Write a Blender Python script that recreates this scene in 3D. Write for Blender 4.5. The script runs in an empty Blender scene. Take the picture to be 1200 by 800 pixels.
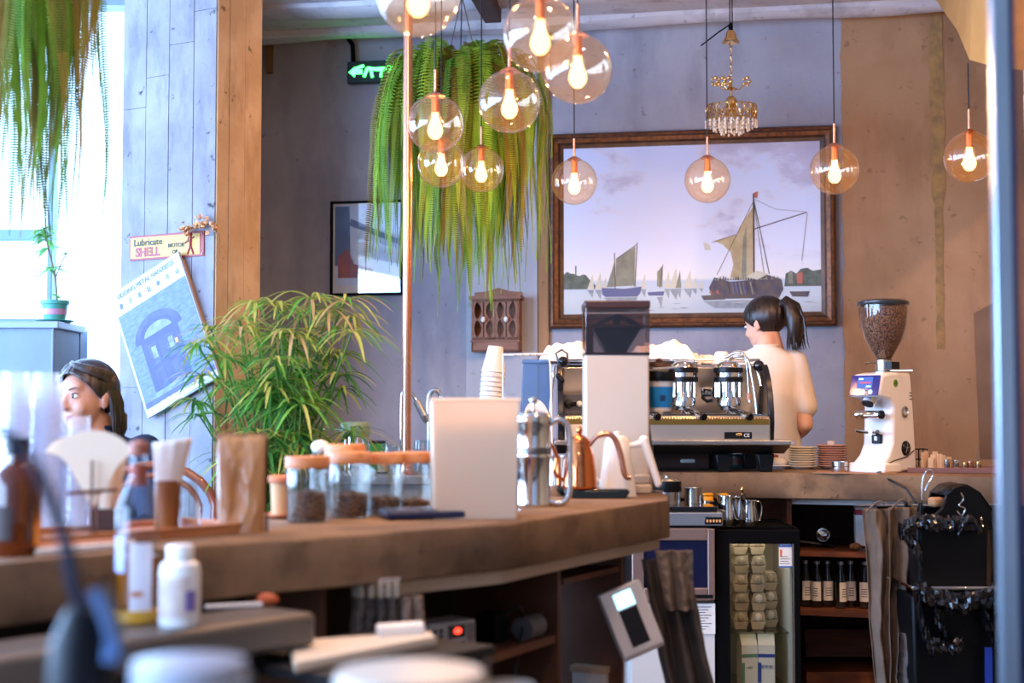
import bpy, bmesh, math, random
from mathutils import Vector, Matrix, noise
random.seed(7)
R = math.radians; PI = math.pi
C = bpy.context.scene.collection
F = 1200*50/36.0
CAMZ = 1.21
TILT = math.atan(80/F)
ZC = 0.95
CEIL = 3.35

# ---------------------------------------------------------------- placement
def ray(x, y):
    a = (x-600)/F; v = (400-y)/F
    return Vector((a, math.cos(TILT)-v*math.sin(TILT), math.sin(TILT)+v*math.cos(TILT)))
def at(x, y, D):
    d = ray(x, y); return Vector((0, 0, CAMZ)) + d*(D/d.y)
def onz(x, y, z=ZC):
    d = ray(x, y); return Vector((0, 0, CAMZ)) + d*((z-CAMZ)/d.z)
def K(px, D): return px*D/F
def onplane(x, y, p0, n):
    d = ray(x, y); o = Vector((0, 0, CAMZ)); t = (p0-o).dot(n)/d.dot(n); return o+d*t

# ---------------------------------------------------------------- materials
def lin(c):
    if isinstance(c, str):
        c = [int(c[i:i+2], 16)/255 for i in (0, 2, 4)]
    return tuple(((v+.055)/1.055)**2.4 if v > .04045 else v/12.92 for v in c[:3]) + (1,)
MATS = {}
def pm(name, col, rough=.5, metal=0, col2=None, scale=6, bump=0, bscale=40, spec=.5, trans=0, ior=1.45,
       emis=None, es=0, stretch=(1, 1, 1), lo=.35, hi=.65, coat=0, sss=0, detail=6, coords='Object', alpha=1):
    if name in MATS: return MATS[name]
    m = bpy.data.materials.new(name); m.use_nodes = True; nt = m.node_tree; b = nt.nodes['Principled BSDF']
    b.inputs['Base Color'].default_value = lin(col)
    b.inputs['Roughness'].default_value = rough; b.inputs['Metallic'].default_value = metal
    b.inputs['Specular IOR Level'].default_value = spec; b.inputs['Transmission Weight'].default_value = trans
    b.inputs['IOR'].default_value = ior; b.inputs['Coat Weight'].default_value = coat; b.inputs['Alpha'].default_value = alpha
    if sss: b.inputs['Subsurface Weight'].default_value = sss; b.inputs['Subsurface Scale'].default_value = .01
    if emis: b.inputs['Emission Color'].default_value = lin(emis); b.inputs['Emission Strength'].default_value = es
    tc = nt.nodes.new('ShaderNodeTexCoord'); mp = nt.nodes.new('ShaderNodeMapping'); mp.inputs['Scale'].default_value = stretch
    nt.links.new(tc.outputs[coords], mp.inputs[0])
    if col2:
        n = nt.nodes.new('ShaderNodeTexNoise'); n.inputs['Scale'].default_value = scale; n.inputs['Detail'].default_value = detail
        r = nt.nodes.new('ShaderNodeMapRange'); r.inputs[1].default_value = lo; r.inputs[2].default_value = hi
        x = nt.nodes.new('ShaderNodeMix'); x.data_type = 'RGBA'; x.inputs[6].default_value = lin(col); x.inputs[7].default_value = lin(col2)
        nt.links.new(mp.outputs[0], n.inputs[0]); nt.links.new(n.outputs[0], r.inputs[0]); nt.links.new(r.outputs[0], x.inputs[0])
        nt.links.new(x.outputs[2], b.inputs['Base Color'])
    if bump:
        n2 = nt.nodes.new('ShaderNodeTexNoise'); n2.inputs['Scale'].default_value = bscale; n2.inputs['Detail'].default_value = 5
        bp = nt.nodes.new('ShaderNodeBump'); bp.inputs['Strength'].default_value = bump; bp.inputs['Distance'].default_value = .01
        nt.links.new(mp.outputs[0], n2.inputs[0]); nt.links.new(n2.outputs[0], bp.inputs['Height']); nt.links.new(bp.outputs[0], b.inputs['Normal'])
    MATS[name] = m; return m
def thin(name, tint='ffffff', rough=.0, refl=1.0, haze=0.0, hazecol='ffffff'):
    """thin clear glass or plastic: transparent plus a Fresnel reflection, with optional milky share"""
    if name in MATS: return MATS[name]
    m = bpy.data.materials.new(name); m.use_nodes = True; nt = m.node_tree; nt.nodes.clear()
    o = nt.nodes.new('ShaderNodeOutputMaterial'); t = nt.nodes.new('ShaderNodeBsdfTransparent'); g = nt.nodes.new('ShaderNodeBsdfGlossy')
    t.inputs[0].default_value = lin(tint); g.inputs['Roughness'].default_value = rough
    fr = nt.nodes.new('ShaderNodeLayerWeight'); fr.inputs[0].default_value = .5
    pw = nt.nodes.new('ShaderNodeMath'); pw.operation = 'POWER'; pw.inputs[1].default_value = 4
    mu = nt.nodes.new('ShaderNodeMath'); mu.operation = 'MULTIPLY_ADD'; mu.inputs[1].default_value = .75*min(1, refl); mu.inputs[2].default_value = .04*refl; mu.use_clamp = True
    mx = nt.nodes.new('ShaderNodeMixShader')
    nt.links.new(fr.outputs['Facing'], pw.inputs[0]); nt.links.new(pw.outputs[0], mu.inputs[0]); nt.links.new(mu.outputs[0], mx.inputs[0])
    base = t
    if haze:
        d = nt.nodes.new('ShaderNodeBsdfDiffuse'); d.inputs[0].default_value = lin(hazecol)
        tl = nt.nodes.new('ShaderNodeBsdfTranslucent'); tl.inputs[0].default_value = lin(hazecol)
        a = nt.nodes.new('ShaderNodeMixShader'); a.inputs[0].default_value = .5
        nt.links.new(d.outputs[0], a.inputs[1]); nt.links.new(tl.outputs[0], a.inputs[2])
        h = nt.nodes.new('ShaderNodeMixShader'); h.inputs[0].default_value = haze
        nt.links.new(t.outputs[0], h.inputs[1]); nt.links.new(a.outputs[0], h.inputs[2]); base = h
    nt.links.new(base.outputs[0], mx.inputs[1]); nt.links.new(g.outputs[0], mx.inputs[2]); nt.links.new(mx.outputs[0], o.inputs[0])
    MATS[name] = m; return m
def glow(name, col, s):
    if name in MATS: return MATS[name]
    m = bpy.data.materials.new(name); m.use_nodes = True; b = m.node_tree.nodes['Principled BSDF']
    b.inputs['Base Color'].default_value = (0.02, .02, .02, 1)
    b.inputs['Emission Color'].default_value = lin(col); b.inputs['Emission Strength'].default_value = s
    MATS[name] = m; return m

# ---------------------------------------------------------------- mesh builder
class MB:
    def __init__(s): s.v = []; s.f = []; s.mi = []
    def add(s, vs, fs, mi=0, M=None):
        o = len(s.v)
        for p in vs:
            p = Vector(p); s.v.append(M @ p if M is not None else p)
        for f in fs: s.f.append([o+i for i in f]); s.mi.append(mi)
        return s
    def box(s, c, d, mi=0, M=None, rz=0, rx=0, ry=0, top=None):
        x, y, z = [k/2 for k in d]; tx, ty = top if top else (1, 1)
        vs = [(-x, -y, -z), (x, -y, -z), (x, y, -z), (-x, y, -z), (-x*tx, -y*ty, z), (x*tx, -y*ty, z), (x*tx, y*ty, z), (-x*tx, y*ty, z)]
        T = Matrix.Translation(c) @ Matrix.Rotation(rz, 4, 'Z') @ Matrix.Rotation(ry, 4, 'Y') @ Matrix.Rotation(rx, 4, 'X')
        if M is not None: T = M @ T
        return s.add(vs, [(3, 2, 1, 0), (4, 5, 6, 7), (0, 1, 5, 4), (1, 2, 6, 5), (2, 3, 7, 6), (3, 0, 4, 7)], mi, T)
    def b2(s, x0, x1, y0, y1, z0, z1, mi=0, M=None):
        return s.box(((x0+x1)/2, (y0+y1)/2, (z0+z1)/2), (x1-x0, y1-y0, z1-z0), mi, M)
    def lathe(s, prof, c=(0, 0, 0), n=32, mi=0, M=None, cap=True, wob=0):
        vs = []; fs = []
        for (r, z) in prof:
            for k in range(n):
                a = 2*PI*k/n; rr = r*(1+wob*math.sin(3*a+z*20)); vs.append((rr*math.cos(a), rr*math.sin(a), z))
        for i in range(len(prof)-1):
            for k in range(n):
                k2 = (k+1) % n; fs.append((i*n+k, i*n+k2, (i+1)*n+k2, (i+1)*n+k))
        if cap:
            fs.append(tuple(reversed(range(n)))); fs.append(tuple((len(prof)-1)*n+k for k in range(n)))
        T = Matrix.Translation(c)
        if M is not None: T = M @ T
        return s.add(vs, fs, mi, T)
    def cyl(s, p0, p1, r0, r1=None, n=20, mi=0, M=None, cap=True):
        p0 = Vector(p0); p1 = Vector(p1); r1 = r0 if r1 is None else r1; d = p1-p0
        q = d.to_track_quat('Z', 'Y').to_matrix().to_4x4(); T = Matrix.Translation(p0) @ q
        if M is not None: T = M @ T
        return s.lathe([(r0, 0), (r1, d.length)], n=n, mi=mi, M=T, cap=cap)
    def tube(s, pts, r, n=8, mi=0, M=None, closed=False, flat=1.0):
        pts = [Vector(p) for p in pts]; L = len(pts); vs = []; fs = []
        rs = r if isinstance(r, (list, tuple)) else [r]*L; up = None
        for i, p in enumerate(pts):
            a = pts[(i-1) % L] if (closed or i > 0) else p; b = pts[(i+1) % L] if (closed or i < L-1) else p
            t = (b-a).normalized() if (b-a).length > 1e-9 else Vector((0, 0, 1))
            if up is None: up = Vector((0, 0, 1)) if abs(t.z) < .9 else Vector((0, 1, 0))
            x = up.cross(t)
            if x.length < 1e-5: x = Vector((1, 0, 0)).cross(t)
            x.normalize(); y = t.cross(x).normalized(); up = y
            for k in range(n):
                g = 2*PI*k/n; vs.append(p+x*(rs[i]*math.cos(g))+y*(rs[i]*flat*math.sin(g)))
        m = L if closed else L-1
        for i in range(m):
            j = (i+1) % L
            for k in range(n):
                k2 = (k+1) % n; fs.append((i*n+k, i*n+k2, j*n+k2, j*n+k))
        if not closed: fs.append(tuple(reversed(range(n)))); fs.append(tuple((L-1)*n+k for k in range(n)))
        return s.add(vs, fs, mi, M)
    def sph(s, c, r, nu=20, nv=14, mi=0, M=None, rot=None):
        if not isinstance(r, (tuple, list)): r = (r, r, r)
        vs = []; fs = []
        for j in range(1, nv):
            t = PI*j/nv
            for i in range(nu):
                a = 2*PI*i/nu; vs.append((r[0]*math.sin(t)*math.cos(a), r[1]*math.sin(t)*math.sin(a), r[2]*math.cos(t)))
        vs.append((0, 0, r[2])); vs.append((0, 0, -r[2])); T0 = len(vs)-2; B0 = len(vs)-1
        for j in range(nv-2):
            for i in range(nu): i2 = (i+1) % nu; fs.append((j*nu+i, (j+1)*nu+i, (j+1)*nu+i2, j*nu+i2))
        for i in range(nu):
            i2 = (i+1) % nu; fs.append((T0, i, i2)); fs.append((B0, (nv-2)*nu+i2, (nv-2)*nu+i))
        T = Matrix.Translation(c)
        if rot is not None: T = T @ rot
        if M is not None: T = M @ T
        return s.add(vs, fs, mi, T)
    def caps(s, p0, p1, r0, r1=None, n=16, M=None, mi=0):
        r1 = r0 if r1 is None else r1
        s.cyl(p0, p1, r0, r1, n=n, M=M, mi=mi); s.sph(p0, r0, n, 10, M=M, mi=mi); s.sph(p1, r1, n, 10, M=M, mi=mi); return s
    def chain(s, pts, M=None, mi=0, n=16):
        for i in range(len(pts)-1): s.caps(pts[i][0], pts[i+1][0], pts[i][1], pts[i+1][1], M=M, mi=mi, n=n)
        return s
    def xz(s, pts, y0, y1, mi=0, M=None):
        """outline in x,z pushed from y0 (front) to y1"""
        n = len(pts); vs = [(p[0], y0, p[1]) for p in pts]+[(p[0], y1, p[1]) for p in pts]
        fs = [tuple(range(n)), tuple(reversed(range(n, 2*n)))]+[(i, i+n, (i+1) % n+n, (i+1) % n) for i in range(n)]
        return s.add(vs, fs, mi, M)
    def yz(s, pts, x0, x1, mi=0, M=None):
        n = len(pts); vs = [(x0, p[0], p[1]) for p in pts]+[(x1, p[0], p[1]) for p in pts]
        fs = [tuple(reversed(range(n))), tuple(range(n, 2*n))]+[(i, (i+1) % n, (i+1) % n+n, i+n) for i in range(n)]
        return s.add(vs, fs, mi, M)
    def xy(s, pts, z0, z1, mi=0, M=None):
        n = len(pts); vs = [(p[0], p[1], z0) for p in pts]+[(p[0], p[1], z1) for p in pts]
        fs = [tuple(reversed(range(n))), tuple(range(n, 2*n))]+[(i, (i+1) % n, (i+1) % n+n, i+n) for i in range(n)]
        return s.add(vs, fs, mi, M)
    def sheet(s, fn, nu, nv, mi=0, M=None):
        vs = [fn(i/nu, j/nv) for j in range(nv+1) for i in range(nu+1)]
        fs = [(j*(nu+1)+i, j*(nu+1)+i+1, (j+1)*(nu+1)+i+1, (j+1)*(nu+1)+i) for j in range(nv) for i in range(nu)]
        return s.add(vs, fs, mi, M)
    def build(s, name, mats, parent=None, loc=None, rot=None, smooth=True, bevel=0, sub=0, solid=0, remesh=0, smo=0, ang=40, fix=True):
        me = bpy.data.meshes.new(name); me.from_pydata([tuple(p) for p in s.v], [], s.f)
        if not isinstance(mats, (list, tuple)): mats = [mats]
        for m in mats: me.materials.append(m)
        if len(mats) > 1: me.polygons.foreach_set('material_index', s.mi)
        if fix:
            bm = bmesh.new(); bm.from_mesh(me); bmesh.ops.remove_doubles(bm, verts=bm.verts, dist=1e-6)
            if not solid and not remesh: bmesh.ops.recalc_face_normals(bm, faces=bm.faces)
            bm.to_mesh(me); bm.free()
        if smooth:
            me.polygons.foreach_set('use_smooth', [True]*len(me.polygons))
            try: me.set_sharp_from_angle(angle=R(ang))
            except Exception: pass
        me.update()
        o = bpy.data.objects.new(name, me); C.objects.link(o)
        if parent: o.parent = parent
        if loc is not None: o.location = loc
        if rot is not None: o.rotation_euler = rot
        if solid: md = o.modifiers.new('solidify', 'SOLIDIFY'); md.thickness = solid; md.offset = 0
        if remesh: md = o.modifiers.new('remesh', 'REMESH'); md.mode = 'VOXEL'; md.voxel_size = remesh; md.use_smooth_shade = True
        if smo: md = o.modifiers.new('smooth', 'SMOOTH'); md.factor = .5; md.iterations = smo
        if bevel: md = o.modifiers.new('bevel', 'BEVEL'); md.width = bevel; md.segments = 2; md.limit_method = 'ANGLE'; md.angle_limit = R(35)
        if sub: md = o.modifiers.new('sub', 'SUBSURF'); md.levels = sub; md.render_levels = sub
        return o
def thing(name, label, cat, loc=(0, 0, 0), rotz=0, group=None, rot=None):
    o = bpy.data.objects.new(name, None); C.objects.link(o); o.location = loc
    o.rotation_euler = rot if rot is not None else (0, 0, rotz)
    o.empty_display_size = .05; o['label'] = label; o['category'] = cat
    if group: o['group'] = group
    return o
def tag(o, label, cat, group=None, kind=None):
    o['label'] = label; o['category'] = cat
    if group: o['group'] = group
    if kind: o['kind'] = kind
    return o
def struct(o, label=None):
    o['kind'] = 'structure'
    if label: o['label'] = label
    return o
def writing(name, body, size, M, mat, parent=None, ext=.0004, align='CENTER', sx=1.0, bold=0):
    cu = bpy.data.curves.new(name, 'FONT'); cu.body = body; cu.size = size; cu.extrude = ext; cu.align_x = align; cu.align_y = 'CENTER'
    cu.resolution_u = 3; cu.offset = bold
    t = bpy.data.objects.new(name, cu); C.objects.link(t)
    dg = bpy.context.evaluated_depsgraph_get(); dg.update()
    me = bpy.data.meshes.new_from_object(t.evaluated_get(dg)); bpy.data.objects.remove(t)
    me.transform(M @ Matrix.Diagonal((sx, 1, 1, 1))); me.materials.clear(); me.materials.append(mat)
    o = bpy.data.objects.new(name, me); C.objects.link(o)
    if parent: o.parent = parent
    return o
FACE = Matrix.Rotation(PI/2, 4, 'X')      # text lying in XY turned to face -Y
def arc(cx, cz, r, a0, a1, n=12, rz=None):
    rz = r if rz is None else rz
    return [(cx+r*math.cos(R(a0+(a1-a0)*i/n)), cz+rz*math.sin(R(a0+(a1-a0)*i/n))) for i in range(n+1)]
def copy_tree(o, parent=None):
    c = o.copy(); C.objects.link(c); c.parent = parent
    for ch in list(o.children): copy_tree(ch, c)
    return c
def place(o, loc, rotz=0, label=None, group=None):
    o.location = loc; o.rotation_euler = (0, 0, rotz)
    if label: o['label'] = label
    if group: o['group'] = group
    return o

# common materials
steel = pm('brushed_steel', 'b8b4ae', .25, 1, bump=.02, bscale=200)
chrome = pm('chrome', 'd8d6d2', .08, 1)
darksteel = pm('dark_steel', '6c6a68', .35, 1)
copper = pm('rose_copper', 'd99a7c', .25, 1)
brass = pm('warm_brass', 'e8c27a', .25, 1)
blackp = pm('black_plastic', '0c0d10', .35, spec=.3)
blackm = pm('black_matt', '060709', .6, spec=.08)
blackgl = pm('black_gloss', '0b0d12', .08, coat=.5)
whitep = pm('white_plastic', 'eeeae4', .35)
paper = pm('white_paper', 'f3efe8', .85, col2='e6e0d6', scale=20)
kraft = pm('kraft_paper', 'b98a5e', .8, col2='a97a50', scale=12, bump=.15, bscale=25)
cloth_w = pm('white_towel', 'f4efe8', .95, bump=.25, bscale=180)
wood_o = pm('orange_wood', 'c98450', .5, col2='b06c3c', scale=5, stretch=(1, 8, 8))
wood_d = pm('dark_wood', '4a2c1c', .6, col2='341c12', scale=5, stretch=(1, 1, 8))
wood_r = pm('red_wood', '7d4526', .55, col2='5e3019', scale=4, stretch=(1, 8, 8))
terra = pm('terracotta', 'c77f58', .8, col2='b56c46', scale=9)
glassc = thin('clear_glass')
glasst = thin('clear_tumbler_plastic', 'fbfcff', refl=1.3, haze=.12)
beans = pm('coffee_beans', '3a2016', .35, col2='8a6448', scale=160, bump=1.0, bscale=160, lo=.42, hi=.6, detail=1)
ceram = pm('white_ceramic', 'f2eee6', .2)
inkd = pm('dark_ink', '2a2630', .7)
# ================================================================ SETTING
def concrete(name, c1, c2, c3, pits=.5, sc=1.4, bump=.25, streak=1):
    m = bpy.data.materials.new(name); m.use_nodes = True; nt = m.node_tree; b = nt.nodes['Principled BSDF']; N = nt.nodes.new; L = nt.links.new
    b.inputs['Roughness'].default_value = .85; b.inputs['Specular IOR Level'].default_value = .25
    tc = N('ShaderNodeTexCoord')
    def ns(scale, st=(1, 1, 1), det=8, ro=.6):
        mp = N('ShaderNodeMapping'); mp.inputs['Scale'].default_value = st; L(tc.outputs['Object'], mp.inputs[0])
        n = N('ShaderNodeTexNoise'); n.inputs['Scale'].default_value = scale; n.inputs['Detail'].default_value = det; n.inputs['Roughness'].default_value = ro
        L(mp.outputs[0], n.inputs[0]); return n
    def rng(n, a, c, t0=0, t1=1):
        r = N('ShaderNodeMapRange'); r.inputs[1].default_value = a; r.inputs[2].default_value = c; r.inputs[3].default_value = t0; r.inputs[4].default_value = t1
        L(n.outputs[0], r.inputs[0]); return r
    def mix(f, a, c):
        x = N('ShaderNodeMix'); x.data_type = 'RGBA'
        if isinstance(a, tuple): x.inputs[6].default_value = a
        else: L(a, x.inputs[6])
        if isinstance(c, tuple): x.inputs[7].default_value = c
        else: L(c, x.inputs[7])
        L(f.outputs[0], x.inputs[0]); return x.outputs[2]
    col = mix(rng(ns(sc), .38, .62), lin(c1), lin(c2))
    col = mix(rng(ns(sc*2.2, (1, 1, .35*streak) if streak else (1, 1, 1)), .5, .72, 0, .8), col, lin(c3))
    col = mix(rng(ns(18, det=4), .64, .72, 0, pits), col, lin([v*.55 for v in [int(c3[i:i+2], 16)/255 for i in (0, 2, 4)]]))
    L(col, b.inputs['Base Color'])
    bp = N('ShaderNodeBump'); bp.inputs['Strength'].default_value = bump; bp.inputs['Distance'].default_value = .02
    L(ns(9).outputs[0], bp.inputs['Height']); L(bp.outputs[0], b.inputs['Normal']); return m
plaster = concrete('aged_plaster', 'a8a7b0', '9594a0', '7f7e8a')
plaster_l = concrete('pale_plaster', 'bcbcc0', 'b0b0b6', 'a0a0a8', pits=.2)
brown_c = concrete('brown_concrete', 'b28a66', 'a27854', '825e42', pits=.4)
board_c = concrete('board_marked_concrete', '8a898f', '77767e', '56545c', sc=3.4, pits=.9)
board_t = concrete('warm_lit_board_concrete', 'bda488', 'ac9070', '886c4e', sc=3, pits=.8)  # tan puts the warm lamp light on the column side into its colour
counter_c = concrete('worn_counter_concrete', '86684c', '6e543e', '523e2e', sc=4, pits=.6, streak=0)
ceil_c = concrete('whitewashed_concrete', 'd4d2d6', 'c4c2c8', '908e96', sc=2, streak=0)
stain = pm('ochre_stain', 'a8824c', .9, col2='8a6c48', scale=20)

A = Vector((-1.427, 8.2, 0)); B = Vector((2.222, 7.56, 0)); WD = (B-A).normalized(); WN = Vector((WD.y, -WD.x, 0))   # WN faces the camera
WY = math.atan2(WD.y, WD.x)
def onwall(x, y, off=0): return onplane(x, y, A+WN*off, WN)
def wu(x, y=300): return (onwall(x, y)-A).dot(WD)
def wallseg(name, u0, u1, off, mat, z0=0, z1=CEIL, th=.15, label=None):
    mb = MB(); mb.b2(u0, u1, -off, th, z0, z1)
    return struct(mb.build(name, mat, loc=A, rot=(0, 0, WY), smooth=False), label)
# right-hand brown concrete, lamp warmth mixed into its colour, with rough broken edge
u985 = wu(987)
mb = MB(); qx = at(196, 300, 7.2).x; uu = (qx-A.x)/WD.x; q_ = A+WD*uu; mb.b2(q_.x-.1, q_.x, 7.2, q_.y+.1, 0, CEIL); struct(mb.build('wall_return', plaster, smooth=False))
wallseg('wall_back', uu, u985+.12, 0, plaster)
mb = MB(); n = 60; pts = [(u985+.02*noise.noise(Vector((i*.35, 3, 0)))+.008*random.random(), i/n*CEIL) for i in range(n+1)] + [(4.2, CEIL), (4.2, 0)]
mb.xz(pts, -.025, .15); struct(mb.build('wall_back_right', brown_c, loc=A, rot=(0, 0, WY), smooth=False))
us = wu(1100)
pts = []
for s_ in (0, 1):
    for i in range(41):
        k = i if s_ == 0 else 40-i; z = CEIL-.02-k/40*(CEIL-1.55); w = .035+.02*noise.noise(Vector((k*.6, s_*9, 1)))
        if k > 22: w *= .55
        pts.append((us+(w if s_ == 0 else -w), z))
mb = MB(); mb.xz(pts, -.0285, -.02); struct(mb.build('trim_1', stain, loc=A, rot=(0, 0, WY), smooth=False))
# panel painted paler for reflected window light, and the brown pipe-like strip between it and the painting
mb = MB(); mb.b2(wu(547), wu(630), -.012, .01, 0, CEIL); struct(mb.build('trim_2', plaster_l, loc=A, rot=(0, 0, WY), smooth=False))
mb = MB(); mb.b2(wu(631), wu(644), -.02, .01, 1.5, CEIL); struct(mb.build('trim_3', brown_c, loc=A, rot=(0, 0, WY), bevel=.006))

mb = MB(); mb.b2(-6, 6, -4, 9.6, -.1, 0); struct(mb.build('floor', pm('floor_concrete', '7a6a5c', .6, col2='6a5c50', scale=2), smooth=False))
mb = MB(); mb.b2(-6, 6, -4, 7.32, CEIL, CEIL+.15); mb.b2(q_.x-.1, 6, 7.32, 9.6, CEIL, CEIL+.15); struct(mb.build('ceiling', ceil_c, smooth=False))
# ceiling ribs parallel to the back wall, slightly irregular
for i, v in enumerate((.16, .62, 1.1, 1.6, 2.1)):
    mb = MB(); w = .17+.05*(i % 2)
    def rib(u, t, v=v, w=w):
        x = uu+u*(3.9-uu); a = PI*t; k = noise.noise(Vector((x*1.3, v*7, a)))*.02
        return (x, -v-w/2*math.cos(a)+k, CEIL-A.z+.01-(.055+k)*math.sin(a)**.5)
    mb.sheet(rib, 60, 8); struct(mb.build('trim_%d' % (4+i), ceil_c, loc=A, rot=(0, 0, WY)))
p0 = at(545, -12, 6.3); mb = MB(); mb.box((0, 0, 0), (.09, 1.6, .1)); struct(mb.build('trim_9', wood_d, loc=(p0.x, 6.6, CEIL-.06), rot=(0, 0, R(-8)), bevel=.006))
# slanted soffit at the upper right
top = [at(1094, -4, 7.0), at(1122, 36, 6.2), at(1136, 70, 5.6), at(1168, 79, 5.3), at(1290, 92, 5.2), at(1400, 40, 6.9)]
mb = MB(); n = len(top); vs = top+[Vector((p.x+.05, p.y, CEIL+.02)) for p in top]
mb.add(vs, [tuple(range(n))]+[(i, (i+1) % n, (i+1) % n+n, i+n) for i in range(n)])
struct(mb.build('trim_10', pm('beige_soffit', 'b88648', .6, col2='a8783e', scale=3), smooth=False))
# darker brown patch with a slanted top at the far right
mb = MB(); a_ = wu(1140, 362); mb.xz([(a_, 1.72), (wu(1175, 352), 1.80), (wu(1175), .95), (a_+.02, .95)], -.027, -.02); struct(mb.build('trim_11', pm('dark_brown_patch', '8c6c52', .9, col2='7d5e48', scale=5), loc=A, rot=(0, 0, WY), smooth=False))
mb = MB(); mb.b2(3.3, 3.45, -4, 8.5, 0, CEIL); struct(mb.build('wall_right', brown_c, smooth=False))
mb = MB(); mb.b2(-6, 6, -4.15, -4, 0, CEIL); struct(mb.build('wall_behind', plaster_l, smooth=False))
# glazed left side (outside the frame) and the window wall at the back left
mb = MB(); mb.b2(-4.75, -4.6, -4, 7.2, 0, .55); mb.b2(-4.75, -4.6, -4, 7.2, 3.2, CEIL)
struct(mb.build('wall_left', plaster_l, smooth=False))
frame_b = pm('blue_grey_frame', '6d8a98', .5)
for i in range(5):
    y0 = -4+i*2.24; mb = MB()
    mb.b2(-4.7, -4.64, y0, y0+.07, .55, 3.2); mb.b2(-4.7, -4.64, y0, y0+2.24, .55, .62); mb.b2(-4.7, -4.64, y0, y0+2.24, 2.3, 2.36)
    struct(mb.build('window_%d' % (i+2), frame_b, bevel=.004))
WYD = 7.2
def wpt(x, y, D=WYD): return at(x, y, D)
zs = wpt(50, 382).z; zl = wpt(120, 462).z
x60 = wpt(58, 200).x; x95 = wpt(94, 420).x; x140 = wpt(150, 300).x; xcol = wpt(300, 300).x
mb = MB()
mb.b2(-4.6, x95, WYD, WYD+.12, 0, zs-.02); mb.b2(x95, x140+.1, WYD, WYD+.12, 0, zl); mb.b2(x140+.1, xcol, WYD, WYD+.12, 0, CEIL); mb.b2(-4.6, x140+.1, WYD, WYD+.12, 3.28, CEIL)
struct(mb.build('wall_back_left', pm('blue_grey_dado', '7f8d9c', .7, col2='72808f', scale=3), smooth=False))
mb = MB(); mb.b2(-4.6, x95+.02, WYD-.42, WYD+.02, zs-.035, zs); struct(mb.build('trim_12', pm('sill_grey', '8a98a4', .5), bevel=.005))
mb = MB(); mb.b2(-4.6, x95-.0, WYD-.4, WYD-.02, zs-.9, zs-.035); mb.b2(x95-.012, x95, WYD-.42, WYD-.4, zs-.9, zs-.035, )
struct(mb.build('trim_13', MATS['blue_grey_dado'], bevel=.004))
mb = MB(); m1 = wpt(55, 200).x; m2 = wpt(61, 200).x; zt0 = wpt(30, 281).z; zt1 = wpt(30, 268).z
mb.b2(m1, m2, WYD+.02, WYD+.1, zs, 3.28); mb.b2(-4.6, m1, WYD+.03, WYD+.09, zt0, zt1); mb.b2(-4.6, m1, WYD+.03, WYD+.09, zs, zs+.04)
mb.b2(x140+.03, x140+.1, WYD+.02, WYD+.1, zl, 3.28)
wf = struct(mb.build('window_1', frame_b, bevel=.004))
mb = MB(); mb.b2(-4.6, m1, WYD+.055, WYD+.06, zs, 3.28); o = mb.build('window_pane', thin('window_glass', 'f2fbff', refl=.6), wf, smooth=False)
mb = MB(); mb.b2(m2, x140+.03, WYD+.055, WYD+.06, zl, 3.28); o = mb.build('window_pane', MATS['window_glass'], wf, smooth=False)  # added opening, its bright sky standing in for the strongly lit reveal wall
# courtyard outside: pale wall and paving, so the windows look out on something
mb = MB(); mb.b2(-14, -4.9, -8, 16, -.25, -.15); struct(mb.build('floor_outside', pm('pale_paving', 'c6ccd0', .8), smooth=False))

# ---------------------------------------------------------------- board-marked column
CE = at(252, 400, 5.6); CE.z = 0; U = Vector((-.435, .25, 0)).normalized(); V = Vector((.25, .435, 0)).normalized()
def oncol(x, y, off=0):
    n = -V; return onplane(x, y, CE+n*off, n)
cyaw = math.atan2(-U.y, -U.x)      # local +x runs towards the near corner
cs = [(oncol(x, 250)-CE).dot(-U) for x in (143, 170, 197, 226, 252)]
mb = MB(); mb.b2(cs[0]+.004, -.004, .006, .265, 0, CEIL)
for i in range(4):
    e = .0015*(i % 2); g = .002; off = random.uniform(0, .003)
    for z0, z1 in ((0, 1.3+.2*i), (1.302+.2*i, 2.45+.12*i), (2.452+.12*i, CEIL)):
        mb.b2(cs[i]+(g if i else 0), cs[i+1]-(g if i < 3 else 0), -off-random.uniform(0, .002), .02, z0, z1)
wsum = [0, .07, .165, .27]
col = struct(mb.build('wall_column', board_c, loc=CE, rot=(0, 0, cyaw), smooth=False))
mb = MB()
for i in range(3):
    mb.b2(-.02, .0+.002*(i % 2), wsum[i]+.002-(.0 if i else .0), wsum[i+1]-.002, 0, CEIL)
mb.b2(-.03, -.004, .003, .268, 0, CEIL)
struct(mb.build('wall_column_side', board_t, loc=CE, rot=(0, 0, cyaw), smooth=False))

# tin sign on the column
red = pm('sign_red', '862020', .5); yel = pm('sign_yellow', 'b88c24', .45, col2='a88020', scale=15); sgreen = pm('sign_dark_green', '262e18', .6)
pa = oncol(153, 288, .003); pb = oncol(240, 288, .003); pt = oncol(196, 274); pbm = oncol(196, 303)
wS = (pb-pa).length; hS = pt.z-pbm.z; cS = (pa+pb)/2; cS.z = (pt.z+pbm.z)/2
sg = thing('tin_sign', 'small yellow and red enamel oil advertising sign on the blue column face', 'sign', cS, cyaw+PI if False else cyaw)
mb = MB(); mb.b2(-wS/2, wS/2, -.006, -.0005, -hS/2, hS/2); mb.build('sign_rim', red, sg, bevel=.001)
mb = MB(); mb.b2(-wS/2+.008, wS/2-.02, -.0075, -.005, -hS/2+.008, hS/2-.008); mb.build('sign_plate', yel, sg, smooth=False)
def st(b, s, x, z, m, sx=1, bold=0, nm='lettering'): return writing(nm, b, s, Matrix.Translation((x, -.0085, z)) @ FACE, m, sg, sx=sx, bold=bold)
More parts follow.
